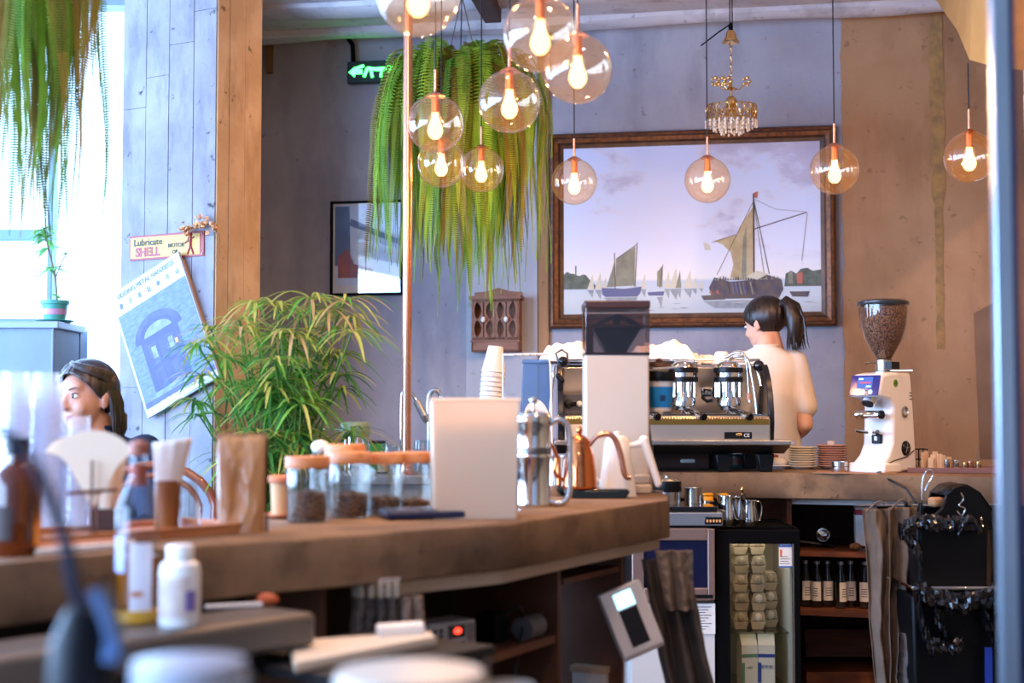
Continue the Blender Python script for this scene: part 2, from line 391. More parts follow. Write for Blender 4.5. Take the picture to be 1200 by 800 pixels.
st('Lubricate', .038, -wS*.24, hS*.2, sgreen, 1.1, .0008); st('SHELL', .050, -wS*.245, -hS*.2, red, 1.0, .002)
st('MOTOR', .022, wS*.14, -hS*.0, sgreen, 1.1, .0006); st('OIL', .022, wS*.13, -hS*.26, sgreen, 1, .0006)
mb = MB(); fx = wS*.33
for a, b_, r in (((fx, .03), (fx, -.005), .006), ((fx, -.005), (fx-.016, -.04), .004), ((fx, -.005), (fx+.016, -.04), .004), ((fx, .02), (fx-.03, .006), .003), ((fx, .02), (fx+.018, .028), .003)):
    mb.cyl((a[0], -.0085, a[1]), (b_[0], -.0085, b_[1]), r, n=8)
mb.sph((fx, -.0085, .038), .008, 10, 8); mb.build('red_figure', red, sg)
for x in (-wS/2+.01, wS/2-.01):
    for z in (-hS/2+.01, hS/2-.01): mb = MB(); mb.lathe([(.004, 0), (.003, .003)], n=10, M=Matrix.Translation((x, -.006, z)) @ FACE); mb.build('screw', darksteel, sg)

# dried flowers tucked over the sign's corner
df = thing('dried_flowers', 'bunch of dried orange brown flowers tucked over the sign corner', 'dried flowers', oncol(236, 272, .03), cyaw)
mb = MB()
for cx, cz, r, k in ((-.07, .005, .03, 30), (.01, .02, .045, 34), (.075, .0, .02, 12)):
    for i in range(k):
        a = random.uniform(0, 2*PI); d = random.uniform(0, r); s = random.uniform(.012, .022)
        T = Matrix.Translation((cx+d*math.cos(a), random.uniform(-.03, .01), cz+d*math.sin(a)+.01)) @ Matrix.Rotation(random.uniform(0, 6), 4, 'X') @ Matrix.Rotation(random.uniform(0, 6), 4, 'Z')
        mb.sheet(lambda u, v, s=s: ((u-.5)*s*(1-abs(v-.5)), (v-.5)*s, .008*math.sin(u*3)*math.cos(v*2)), 4, 4, M=T)
mb.build('petals', pm('dried_petals', 'b07850', .9, col2='d8a878', scale=40), df, solid=.0012)
mb = MB(); mb.tube([(-.07, 0, -.03), (-.06, -.01, 0), (-.02, -.02, .01), (.04, -.01, .03), (.09, 0, -.01), (.095, 0, -.05)], .002); mb.build('stem', pm('dry_stem', '7a5638', .9), df)

# tilted poster on a board
PC = [oncol(x, y, .035) for x, y in ((121.6, 334.5), (207.7, 297.5), (260, 431), (178, 480))]
pw = (PC[1]-PC[0]).length; e0 = ((PC[1]-PC[0])+(PC[2]-PC[3])).normalized(); z0_ = ((PC[0]-PC[3])+(PC[1]-PC[2])).normalized()
d1 = (e0+z0_).normalized(); d2 = (e0-z0_).normalized(); ex = (d1+d2).normalized(); ez = (d1-d2).normalized()   # the nearest right-angled pair
ph = ((PC[0]-PC[3]).length+(PC[1]-PC[2]).length)/2; ey = ez.cross(ex)
if ey.dot(V) < 0: ey = -ey
Mp = Matrix(((ex.x, ey.x, ez.x, 0), (ex.y, ey.y, ez.y, 0), (ex.z, ey.z, ez.z, 0), (0, 0, 0, 1)))
po = thing('poster', 'tilted blue poster of an arched doorway leaning on the blue column', 'poster', (PC[0]+PC[1]+PC[2]+PC[3])/4-Vector((0, 0, .026)), rot=Mp.to_euler())
pw = ((PC[1]-PC[0]).length+(PC[2]-PC[3]).length)/2
mb = MB(); mb.b2(-pw/2, pw/2, 0, .012, -ph/2, ph/2); mb.build('backing_board', pm('poster_paper', 'a2a6b4', .6), po, bevel=.001)
mb = MB(); mb.b2(-pw/2+.03, pw/2-.005, .012, .032, -ph/2+.1, ph/2-.03); mb.build('cardboard', kraft, po, bevel=.002)
pblue = pm('print_blue_brick', '46589a', .6, col2='5c6caa', scale=30, stretch=(1, 1, 3)); pdark = pm('print_deep_blue', '2c3278', .6, col2='3a4088', scale=12)
ppale = pm('print_pale', '7884b8', .6, col2='5a66a4', scale=25); pmid = pm('print_arch', '424a90', .6, col2='32387c', scale=20); porn = pm('print_orange', 'd89a50', .6); ppk = pm('print_ink', '5c649c', .7)
x0, x1 = -pw/2+.012, pw/2-.004; zt = ph/2-.105; zb = -ph/2+.035
mb = MB(); mb.b2(x0, x1, -.001, 0, zb, zt, 0)
acx = -.015; az = zt-.155; ar = .105
ring = arc(acx, az, ar+.028, 0, 180, 16, ar*.9)+arc(acx, az, ar, 180, 0, 16, ar*.65)
mb.xz(ring, -.0018, 0, 1)
dr = [(acx-ar, zb+.03)]+[(acx+ar, zb+.03)]+arc(acx, az, ar, 0, 180, 14, ar*.65); mb.xz(dr, -.0015, 0, 2)
lun = arc(acx, az+.002, ar*.78, 10, 170, 12, ar*.48); mb.xz(lun, -.002, 0, 3)
for sx in (-1, 1):
    c0 = acx+sx*.048; mb.b2(c0-.026, c0+.026, -.002, 0, zb+.14, az-.02, 1); mb.b2(c0-.012, c0+.014, -.0024, 0, zb+.17, az-.035, 3)
    mb.b2(c0-.026, c0+.026, -.002, 0, zb+.045, zb+.125, 1)
mb.b2(acx+.07, acx+.085, -.0026, 0, zb+.18, zb+.2, 4); mb.b2(x0, x1, -.002, 0, zb, zb+.022, 1)
mb.xz([(acx-ar-.02, zb+.02), (acx+ar+.02, zb+.02), (acx+ar, zb+.04), (acx-ar, zb+.04)], -.0022, 0, 3)
mb.build('printed_photo', [pblue, pmid, pdark, ppale, porn], po, smooth=False)
def pt_(b, s, x, z, m, sx=1, nm='lettering', bold=0): return writing(nm, b, s, Matrix.Translation((x, -.0012, z)) @ FACE, m, po, sx=sx, ext=.0003, bold=bold)
pt_('UDDING METAL HANXIEOS', .029, 0, ph/2-.028, ppk, .92)
for i, ch in enumerate('圆子雨旧树巧山'): pt_(ch, .026, -pw/2+.045+i*(pw-.08)/6, ph/2-.072, ppk, .7)
pt_('是手期日邮展品', .034, -.0, -ph/2+.02, paper, .95)
# ================================================================ ON THE BACK WALL
# large framed seascape
pL = onwall(645, 272); pR = onwall(979, 266); zT = (onwall(645, 160).z+onwall(979, 148).z)/2; zB = (onwall(645, 385).z+onwall(979, 383).z)/2
pw_ = (pR-pL).length; phh = zT-zB; ctr = (pL+pR)/2; ctr.z = (zT+zB)/2; ctr += WN*.03
fw = K(17, 7.8)
pic = thing('framed_painting', 'large gilt and dark wood framed seascape with sailing ships on the back wall', 'painting', ctr, WY)
fr1 = pm('frame_dark_wood', '3a2418', .35, col2='5c3a22', scale=14, stretch=(1, 1, 1)); fr2 = pm('frame_worn_gilt', '7d4c28', .4, col2='4a2c18', scale=40, metal=.3)
def frame(parent, w, h, fw, prof, mats, name='frame'):
    """prof: list of (inset from outer edge, depth y, mat)"""
    mb = MB(); rings = []
    for (i, y, m) in prof: rings.append([(-w/2+i, y, -h/2+i), (w/2-i, y, -h/2+i), (w/2-i, y, h/2-i), (-w/2+i, y, h/2-i)])
    for k in range(len(prof)-1):
        a, b = rings[k], rings[k+1]
        for j in range(4): mb.add([a[j], a[(j+1) % 4], b[(j+1) % 4], b[j]], [(0, 1, 2, 3)], prof[k][2])
    return mb.build(name, mats, parent, smooth=False)
frame(pic, pw_, phh, fw, [(0, .03, 0), (0, -.02, 0), (.012, -.032, 1), (fw*.28, -.034, 0), (fw*.36, -.022, 1), (fw*.62, -.016, 0), (fw*.72, -.008, 0), (fw*.74, 0, 0), (fw, .004, 0), (fw, .03, 0)], [fr1, fr2])
# painted canvas: sky and water by the canvas' own height, clouds by noise
m = bpy.data.materials.new('painted_canvas'); m.use_nodes = True; nt = m.node_tree; b = nt.nodes['Principled BSDF']; b.inputs['Roughness'].default_value = .45
tc = nt.nodes.new('ShaderNodeTexCoord'); sp = nt.nodes.new('ShaderNodeSeparateXYZ'); nt.links.new(tc.outputs['Object'], sp.inputs[0])
cr = nt.nodes.new('ShaderNodeValToRGB'); mr = nt.nodes.new('ShaderNodeMapRange'); mr.inputs[1].default_value = -phh/2; mr.inputs[2].default_value = phh/2
nt.links.new(sp.outputs['Z'], mr.inputs[0]); nt.links.new(mr.outputs[0], cr.inputs[0]); e = cr.color_ramp.elements
e[0].position = .04; e[0].color = lin('b2babc'); e[1].position = .95; e[1].color = lin('c4d2f6')
for p, c in ((.16, 'ccd2d2'), (.235, 'c8d0da'), (.25, 'f2ece4'), (.4, 'e6e8f6'), (.65, 'd4def8')): q = e.new(p); q.color = lin(c)
nz = nt.nodes.new('ShaderNodeTexNoise'); nz.inputs['Scale'].default_value = 1.7; nz.inputs['Detail'].default_value = 9; nz.inputs['Roughness'].default_value = .6
mp = nt.nodes.new('ShaderNodeMapping'); mp.inputs['Scale'].default_value = (1, 1, 1.8); mp.inputs['Location'].default_value = (3.2, 0, 1.1); nt.links.new(tc.outputs['Object'], mp.inputs[0]); nt.links.new(mp.outputs[0], nz.inputs[0])
# more cloud towards the canvas' upper right
ax = nt.nodes.new('ShaderNodeMath'); ax.operation = 'MULTIPLY_ADD'; ax.inputs[1].default_value = .10; nt.links.new(sp.outputs['X'], ax.inputs[0]); nt.links.new(nz.outputs[0], ax.inputs[2])
az_ = nt.nodes.new('ShaderNodeMath'); az_.operation = 'MULTIPLY_ADD'; az_.inputs[1].default_value = .13; nt.links.new(sp.outputs['Z'], az_.inputs[0]); nt.links.new(ax.outputs[0], az_.inputs[2])
cc = nt.nodes.new('ShaderNodeValToRGB'); e = cc.color_ramp.elements; e[0].position = .53; e[0].color = (0, 0, 0, 1); e[1].position = .62; e[1].color = (.8, .8, .8, 1)
nt.links.new(az_.outputs[0], cc.inputs[0])
cl = nt.nodes.new('ShaderNodeValToRGB'); e = cl.color_ramp.elements; e[0].position = .52; e[0].color = lin('ecdfd0'); e[1].position = .75; e[1].color = lin('a8a4bc'); q = e.new(.6); q.color = lin('bcb8d0')
nt.links.new(az_.outputs[0], cl.inputs[0])
hz = nt.nodes.new('ShaderNodeMapRange'); hz.inputs[1].default_value = .33; hz.inputs[2].default_value = .45; nt.links.new(mr.outputs[0], hz.inputs[0])
mm = nt.nodes.new('ShaderNodeMath'); mm.operation = 'MULTIPLY'; nt.links.new(cc.outputs[0], mm.inputs[0]); nt.links.new(hz.outputs[0], mm.inputs[1])
mx = nt.nodes.new('ShaderNodeMix'); mx.data_type = 'RGBA'; nt.links.new(mm.outputs[0], mx.inputs[0]); nt.links.new(cr.outputs[0], mx.inputs[6]); nt.links.new(cl.outputs[0], mx.inputs[7]); nt.links.new(mx.outputs[2], b.inputs['Base Color'])
cw = pw_-2*fw; chh = phh-2*fw
sail = pm('paint_sail', 'c9b58a', .5, col2='b49c70', scale=14); sail2 = pm('paint_grey_sail', '98957e', .5, col2='7d7c6c', scale=14); sail3 = pm('paint_pale_sail', 'd8cfb4', .5)
hull = pm('paint_hull', '4a4658', .5, col2='6a5a50', scale=20); hull2 = pm('paint_blue_hull', '64688c', .5); mast = pm('paint_mast', '4a4034', .5); tree = pm('paint_trees', '6c7468', .5, col2='50584c', scale=25)
refl_ = pm('paint_reflection', '8d9298', .5, col2='a4a8a6', scale=30); redp = pm('paint_flag', 'b86a58', .5)
CM = [m, sail, sail2, sail3, hull, hull2, mast, tree, refl_, redp]
mb = MB(); mb.b2(-cw/2-.002, cw/2+.002, .004, .03, -chh/2-.002, chh/2+.002, 0)
# picture coordinates: px,py of the zoomed painting (0..970 x 0..670 of canvas)
def q(px, py): return (-cw/2+(px-67)/968*cw, chh/2-(py-70)/670*chh)
lay = [0]
def poly(pts, mi): lay[0] += 1; y = .0035-lay[0]*.00003; mb.xz([q(*p) for p in pts], y, .0045, mi)
def line(a, b_, w=3, mi=6):
    d = Vector((b_[0]-a[0], b_[1]-a[1])).normalized(); n_ = Vector((-d.y, d.x))*w/2
    poly([(a[0]+n_.x, a[1]+n_.y), (b_[0]+n_.x, b_[1]+n_.y), (b_[0]-n_.x, b_[1]-n_.y), (a[0]-n_.x, a[1]-n_.y)], mi)
rt = random.Random(3)
poly([(67, 640), (67, 578)]+[(80+i*12, 572+rt.uniform(-8, 8)+i*3) for i in range(8)]+[(190, 625), (240, 640)], 7)
poly([(900, 640), (905, 590), (925, 578), (945, 590), (960, 572), (985, 568), (1005, 580), (1035, 575), (1035, 640)], 7)
line((113, 545), (113, 580), 5, 7)
for cx, h_, w, mi in ((170, 60, 26, 3), (200, 68, 28, 3), (222, 50, 22, 3), (372, 60, 20, 3), (462, 70, 22, 3), (487, 82, 34, 3), (505, 70, 22, 2), (540, 70, 34, 3), (565, 45, 20, 3), (590, 30, 16, 3)):
    poly([(cx-w/2, 640), (cx+w*.3, 640-h_), (cx+w/2, 640)], mi); poly([(cx-w/2, 643), (cx+w/2, 643), (cx+w*.3, 643+h_*.55)], 8)
# left boat
poly([(213, 635), (215, 662), (228, 672), (350, 672), (362, 655), (366, 632), (300, 640)], 5)
poly([(265, 630), (268, 520), (342, 470), (338, 628)], 2); poly([(232, 632), (262, 532), (262, 632)], 2); line((265, 640), (262, 495), 3); line((340, 632), (349, 455), 3); line((268, 520), (345, 465), 2)
poly([(222, 674), (350, 674), (330, 735), (262, 725)], 8)
poly([(425, 575), (447, 548), (444, 635), (424, 632)], 2); line((434, 640), (447, 545), 2); poly([(388, 655), (392, 668), (448, 670), (452, 652)], 5); poly([(424, 675), (446, 675), (440, 720)], 8)
# big vessel on the right
poly([(620, 640), (628, 672), (650, 685), (880, 685), (897, 650), (890, 612), (830, 590), (800, 610), (700, 618), (640, 600)], 4)
poly([(700, 490), (738, 400), (786, 325), (783, 600), (745, 612), (700, 600), (712, 550)], 1); poly([(640, 455), (722, 432), (742, 470), (700, 500), (672, 470)], 1)
poly([(748, 450), (762, 400), (760, 600), (742, 606)], 2)
line((788, 640), (789, 270), 6); line((789, 412), (985, 350), 4); line((789, 300), (650, 590), 2); line((790, 300), (845, 590), 3); line((790, 310), (826, 590), 2); line((632, 462), (722, 432), 2)
line((987, 352), (965, 540), 1.5); line((795, 295), (870, 335), 1.2); line((870, 335), (980, 348), 1.2)
poly([(791, 268), (806, 262), (803, 290), (792, 286)], 9); poly([(600, 458), (622, 470), (628, 490), (606, 492)], 3)
for i in range(26):
    x = 640+i*9.5; h_ = rt.uniform(6, 22); poly([(x, 612), (x+rt.uniform(3, 8), 612-h_), (x+9, 612)], rt.choice((4, 6, 7, 2)))
for i in range(8): x = 690+i*14; line((x, 620), (x+10, 668), 5, rt.choice((6, 5, 2)))
poly([(760, 600), (800, 575), (840, 590), (800, 612)], 3)
poly([(590, 672), (600, 690), (680, 688), (690, 668)], 4); poly([(620, 660), (628, 652), (636, 668)], 9); poly([(645, 660), (652, 648), (660, 668)], 9)
poly([(600, 694), (890, 690), (840, 725), (640, 722)], 8)
poly([(918, 660), (930, 680), (985, 682), (993, 660)], 4); poly([(945, 590), (968, 585), (968, 630), (947, 630)], 9); poly([(915, 585), (930, 580), (932, 630), (914, 628)], 2)
for i in range(22): x = rt.uniform(80, 1000); y = rt.uniform(690, 735); w = rt.uniform(20, 70); poly([(x, y), (x+w/2, y-1.5), (x+w, y), (x+w/2, y+1.5)], rt.choice((3, 8)))
mb.build('canvas', CM, pic, smooth=False, fix=False)

# smaller glazed picture
p0 = onwall(389, 294); p1 = onwall(474, 291); w_ = (p1-p0).length; zt_ = onwall(389, 237).z; zb_ = onwall(389, 347).z; h_ = zt_-zb_
c_ = (p0+p1)/2+WN*.02; c_.z = (zt_+zb_)/2
sp_ = thing('framed_print', 'small black framed abstract print behind glass left of the hanging fern', 'picture', c_, WY)
mb = MB(); e = .014
for a in ((-w_/2, w_/2, -h_/2, -h_/2+e), (-w_/2, w_/2, h_/2-e, h_/2), (-w_/2, -w_/2+e, -h_/2+e, h_/2-e), (w_/2-e, w_/2, -h_/2+e, h_/2-e)): mb.b2(a[0], a[1], -.018, .02, a[2], a[3])
mb.build('frame', blackm, sp_, smooth=False)
mb = MB(); mb.b2(-w_/2+e, w_/2-e, -.004, .015, -h_/2+e, h_/2-e, 0); mb.b2(-w_/2+e+.012, w_/2-e-.012, -.006, 0, -h_/2+e+.045, h_/2-e-.012, 1)
iw = w_/2-e-.012
mb.xz([(-iw, -.1), (-iw, h_/2-.03), (-iw*.55, h_/2-.03), (-iw*.5, -.1)], -.0075, -.005, 2)
mb.xz([(-iw*.5, -.13), (-iw*.2, h_/2-.05), (iw*.2, h_/2-.07), (iw*.15, -.1)], -.0078, -.005, 3)
mb.xz([(-iw*.9, -.17), (-iw*.9, -.05), (-iw*.6, .0), (-iw*.4, -.09), (iw*.2, -.12), (iw*.2, -.15), (-iw*.3, -.17)], -.0082, -.005, 4)
mb.xz([(-iw*.55, .13), (-iw*.5, .17), (iw*.95, .05), (iw*.95, .02)], -.0086, -.005, 2)
mb.build('print', [pm('mat_board', 'dcdcdc', .7), pm('print_pale_reflection', 'd4e0f4', .6, col2='c4d4ee', scale=8), pm('print_slate', '6078a0', .6, col2='7088b0', scale=8), pm('print_milk', 'dfe8f0', .6, col2='b8ccd8', scale=20), pm('print_coral', 'b8705c', .6, col2='8c5a70', scale=9)], sp_, smooth=False)  # pale print tones lightened to include the window reflection on the glass
mb = MB(); mb.b2(-w_/2+e, w_/2-e, -.014, -.012, -h_/2+e, h_/2-e); mb.build('glass', thin('picture_glass', refl=2.0), sp_, smooth=False)

# carved wall cabinet with two doors
p0 = onwall(557, 370); p1 = onwall(612, 370); w_ = (p1-p0).length; zt_ = onwall(580, 350).z; zb_ = onwall(580, 413).z; h_ = zt_-zb_; dp = .1
c_ = (p0+p1)/2+WN*(dp/2+.01); c_.z = zb_
wc = thing('wall_cabinet', 'small carved brown wooden wall cabinet with two fretwork doors', 'cabinet', c_, WY)
cw1 = pm('dusty_brown_wood', '9a6f58', .65, col2='875c46', scale=6, stretch=(1, 1, 5)); cwd = pm('cabinet_inside', '2e1c16', .8)
mb = MB(); mb.b2(-w_/2, -w_/2+.012, -dp/2, dp/2, 0, h_); mb.b2(w_/2-.012, w_/2, -dp/2, dp/2, 0, h_); mb.b2(-w_/2, w_/2, -dp/2, dp/2, 0, .012); mb.b2(-w_/2-.012, w_/2+.012, -dp/2-.012, dp/2, h_-.01, h_+.008)
mb.b2(-w_/2, w_/2, dp/2-.008, dp/2, 0, h_); mb.b2(-w_/2, w_/2, -dp/2, -dp/2+.012, 0, .055)
mb.b2(-w_/2-.005, w_/2+.005, -dp/2-.006, -dp/2+.01, .055, .064)
mb.xz([(-w_/2, h_), (w_/2, h_), (w_/2, h_+.035), (w_/4, h_+.04), (0, h_+.06), (-w_/4, h_+.04), (-w_/2, h_+.035)], dp/2-.012, dp/2)
mb.build('carcass', cw1, wc, smooth=False, bevel=.001)
for s_ in (-1, 1):
    mb = MB(); x0 = 0 if s_ > 0 else -w_/2+.006; x1 = w_/2-.006 if s_ > 0 else 0; x0 += .001; x1 -= .001; z0 = .067; z1 = h_-.012; dw = x1-x0; hh = z1-z0
    # strips with wavy edges leave leaf-shaped openings between them
    def wav(z): return abs(math.sin(2*PI*(z-z0-.012)/(hh-.024)))**.8 if z0+.012 < z < z1-.012 else 0
    for k, (cx_, half, am) in enumerate(((x0+dw*.02, .006, 0), (x0+dw*.5, .034, 1), (x1-dw*.02, .006, 0))):
        if k == 1:
            L_ = [(cx_-dw*.30+dw*.2*wav(z0+i/24*hh)-dw*.02*0, z0+i/24*hh) for i in range(25)]; R_ = [(cx_+dw*.30-dw*.2*wav(z0+i/24*hh), z0+i/24*hh) for i in range(25)]
            sl = .0035
            mb.xz(L_+[(cx_-sl, z1), (cx_-sl, z0)], -dp/2-.004, -dp/2+.004); mb.xz([(cx_+sl, z0), (cx_+sl, z1)]+R_[::-1], -dp/2-.004, -dp/2+.004)
        else:
            s2 = 1 if k == 0 else -1
            E = [(cx_+s2*(dw*.19-dw*.13*wav(z0+i/24*hh)), z0+i/24*hh) for i in range(25)]
            mb.xz([(cx_-s2*dw*.02, z0), ]+E+[(cx_-s2*dw*.02, z1)], -dp/2-.004, -dp/2+.004)
    mb.b2(x0, x1, -dp/2-.004, -dp/2+.004, z0-.002, z0+.014); mb.b2(x0, x1, -dp/2-.004, -dp/2+.004, z1-.014, z1+.002)
    d_ = mb.build('door', cw1, wc, smooth=False)
    mb = MB(); mb.sph((x0+dw*.5, -dp/2-.016, z0+hh*.5), (.013, .011, .016)); o = mb.build('knob', ceram, d_); o['label'] = 'white round knob'

# green lit exit sign half hidden by the fern
p0 = onwall(411, 90); p1 = onwall(470, 84); w_ = (p1-p0).length; c_ = (p0+p1)/2+WN*.05; h_ = .125
ex_ = thing('exit_sign', 'dark emergency exit sign with green glowing running figure beside the hanging fern', 'exit sign', c_, WY)
mb = MB(); mb.b2(-w_/2, w_/2, -.02, .02, -h_/2, h_/2); mb.build('housing', pm('sign_dark_teal', '0f2420', .4), ex_, bevel=.004)
gg = glow('exit_green', '40ff60', 9)
mb = MB(); F_ = Matrix.Rotation(PI/2, 4, 'X')
for a, b_, r in (((.08, .012), (.02, .012), .014), ((.02, .012), (-.03, .02), .012), ((-.03, .02), (-.05, -.03), .011), ((-.01, .01), (.0, -.035), .01), ((.055, .012), (.05, -.035), .010), ((-.05, .035), (-.1, .02), .01)):
    mb.cyl((a[0], -.021, a[1]), (b_[0], -.021, b_[1]), r*.8, n=10)
mb.sph((.1, -.02, .012), (.02, .005, .02)); mb.xz([(-.14, 0), (-.105, .03), (-.105, -.03)], -.024, -.019); mb.b2(-.106, -.06, -.024, -.019, -.012, .014)
o = mb.build('running_figure', gg, ex_); o['label'] = 'green glowing running figure'
mb = MB(); q0 = onwall(404, 30); q0 = (q0-c_); qx = q0.dot(WD)
mb.tube([(-w_/2+.03, .0, h_/2-.005), (-w_/2+.025, .0, h_/2+.1), (-w_/2-.02, .0, h_/2+.17), (-w_/2-.08, .0, h_/2+.19), (-w_/2-.3, .0, h_/2+.2)], .014, 10); mb.build('conduit', blackm, ex_)
mb = MB(); p = onwall(316, 68, .02); mb.b2(-.016, .016, -.02, .02, -.09, .09); o = mb.build('wall_bracket', pm('rusty_steel', '7a5a34', .7), loc=(p.x, p.y, p.z), rot=(0, 0, WY), bevel=.003); tag(o, 'small rusty brown bracket high on the wall beside the column', 'bracket')

# ================================================================ HANGING FERNS
def fern(name, label, c, rad, length, nf, mats, seed, spacing=.009, lw=.024, chains=True, squash=(1, 1), zdrop=.12, sag=1.0):
    rn = random.Random(seed); t = thing(name, label, 'hanging fern', c)
    mb = MB()
    for f in range(nf):
        a = rn.uniform(0, 2*PI); rr = rad*math.sqrt(rn.uniform(.02, 1)); L = length*rn.uniform(.45, 1.0)*(1.0 if rr > rad*.3 else .8); w0 = lw*rn.uniform(.75, 1.2)
        up = rn.uniform(.0, .16); out = rr*squash[0]; outy = rr*squash[1]; ca, sa = math.cos(a), math.sin(a); tw = rn.uniform(-.8, .8); mi = rn.choice(range(len(mats)))
        sw = rn.uniform(-.06, .06)
        N = int(L/.03); pts = []
        for i in range(N+1):
            s = i/N*L; k = min(1, s/(rr*1.25+.12)); e = math.sin(k*PI/2)
            x = ca*out*e+sw*max(0, s-.4)+.012*math.sin(s*7+a*5)*min(1, s*2); y = sa*outy*e+.010*math.sin(s*6+a*3); z = up*math.sin(min(1, k*1.1)*PI)*1.0 - max(0, s-rr*.9)**1.05*.98*(1 if s > rr*.9 else 0)
            pts.append(Vector((x, y, z)))
        mb.tube(pts, [.0018]*(N+1), 3, mi)
        n = int(L/spacing)
        for j in range(4, n):
            s = j/n*N; i = min(int(s), N-1); fr = s-i; p = pts[i].lerp(pts[i+1], fr); d = (pts[i+1]-pts[i]).normalized()
            side = Vector((-sa, ca, 0)); side = (side*math.cos(tw)+Vector((ca, sa, 0))*math.sin(tw)); side = (side-d*side.dot(d)).normalized(); nrm = side.cross(d)
            w = w0*(math.sin(PI*min(1, (j/n)*.9+.12))**.6)
            for sg_ in (-1, 1):
                tip = p+side*sg_*w+d*w*.28+nrm*rn.uniform(-.3, .1)*w; b0 = p-d*spacing*.30; b1 = p+d*spacing*.30
                mid0 = p+side*sg_*w*.6+d*(w*.12-spacing*.28)-nrm*w*.06; mid1 = p+side*sg_*w*.6+d*(w*.12+spacing*.30)-nrm*w*.06
                mb.add([b0, mid0, tip, mid1, b1], [(0, 1, 2, 3, 4)], mi)
    o = mb.build('foliage', mats, t, smooth=False, fix=False)
    mb = MB(); mb.lathe([(.09, -.12), (.12, -.02), (.125, 0), (.11, 0), (.1, -.03)], n=24); mb.build('pot', pm('pot_brown', '4a3524', .7), t)
    if chains:
        top_ = CEIL-c.z
        for k in range(3):
            a = k*2*PI/3+.5; mb = MB(); mb.cyl((.11*math.cos(a), .11*math.sin(a), 0), (0, 0, min(.42, top_*.8)), .003, n=6); mb.build('chain', darksteel, t)
        mb = MB(); mb.cyl((0, 0, min(.42, top_*.8)), (0, 0, top_), .004, n=6); mb.tube([(.02*math.cos(x), 0, top_*.8+.02*math.sin(x)) for x in [i*PI/6 for i in range(12)]], .003, 5, closed=True); mb.build('hanging_rod', darksteel, t)
    return t
def leafm(name, c1, c2):
    m = pm(name, c1, .55, col2=c2, scale=7, spec=.3); nt = m.node_tree; b = nt.nodes['Principled BSDF']; o = nt.nodes['Material Output']
    tl = nt.nodes.new('ShaderNodeBsdfTranslucent'); ms = nt.nodes.new('ShaderNodeMixShader'); ms.inputs[0].default_value = .35
    src = [l.from_socket for l in nt.links if l.to_socket == b.inputs['Base Color']]
    nt.links.new(src[0], tl.inputs[0]); nt.links.new(b.outputs[0], ms.inputs[1]); nt.links.new(tl.outputs[0], ms.inputs[2]); nt.links.new(ms.outputs[0], o.inputs[0]); return m
lf1 = leafm('fern_green', '7cac2c', 'a2ca48'); lf2 = leafm('fern_dark', '50801f', '6a9c30'); lf3 = leafm('fern_yellow', '8aa838', 'a4b848'); lf4 = leafm('fern_brown', '7c6a2c', '8c8038')
fc = at(541, 95, 6.8)
fern('hanging_fern', 'big bushy green fern hanging from the ceiling left of the painting', fc, .44, 1.32, 400, [lf1, lf2, lf3, lf1, lf4], 11, squash=(1, .75), lw=.027, spacing=.0105)
fc2 = at(14, -70, 4.5)
fern('hanging_fern', 'long trailing fern hanging in front of the bright window at top left', fc2, .30, 1.18, 170, [leafm('olive_fern', '6c7c2a', '84903a'), lf2, leafm('olive_dark', '485818', '5c6a24'), lf4], 5, spacing=.0085, lw=.024, squash=(1, .8))

# ================================================================ PENDANT LAMPS
bulbm = bpy.data.materials.new('bulb_glass'); bulbm.use_nodes = True; nt = bulbm.node_tree; nt.nodes.clear()
o_ = nt.nodes.new('ShaderNodeOutputMaterial'); t_ = nt.nodes.new('ShaderNodeBsdfTransparent'); e_ = nt.nodes.new('ShaderNodeEmission'); mx_ = nt.nodes.new('ShaderNodeMixShader')
t_.inputs[0].default_value = (1, .93, .8, 1); e_.inputs[0].default_value = (1, .68, .32, 1); e_.inputs[1].default_value = 6.5; mx_.inputs[0].default_value = .45
nt.links.new(t_.outputs[0], mx_.inputs[1]); nt.links.new(e_.outputs[0], mx_.inputs[2]); nt.links.new(mx_.outputs[0], o_.inputs[0])
globeg = thin('pendant_glass', 'fff0dc', refl=2.4, haze=.009, hazecol='ffd8a0')  # warm tint and faint haze put the bulbs' amber glow into the glass
cordm = pm('black_cord', '17181f', .7); bronze = pm('copper_socket', 'c8784a', .3, .9)
LAMPS = [
 (490, -7, 50, 'largest glass globe pendant cut off by the top of the frame'),
 (633, 40, 45, 'large globe pendant at top centre overlapping the one behind it to its right'),
 (677, 81, 41, 'globe pendant just right of and below the large top centre globe'),
 (597, 119, 37, 'globe pendant directly below the large top centre globe'),
 (510, 145, 34, 'globe pendant right beside the copper pole, above a smaller one'),
 (517, 191, 29, 'small globe pendant tucked under the globe beside the copper pole'),
 (564, 199, 27, 'lowest small globe pendant in front of the hanging fern'),
 (673, 213, 27, 'globe pendant hanging over the upper left corner of the painting'),
 (829, 211, 27, 'globe pendant in front of the middle of the painting, under the chandelier'),
 (978, 199, 29, 'globe pendant hanging over the upper right corner of the painting'),
 (1136, 184, 30, 'rightmost globe pendant, hanging from the beige soffit')]
LAMPW = 14
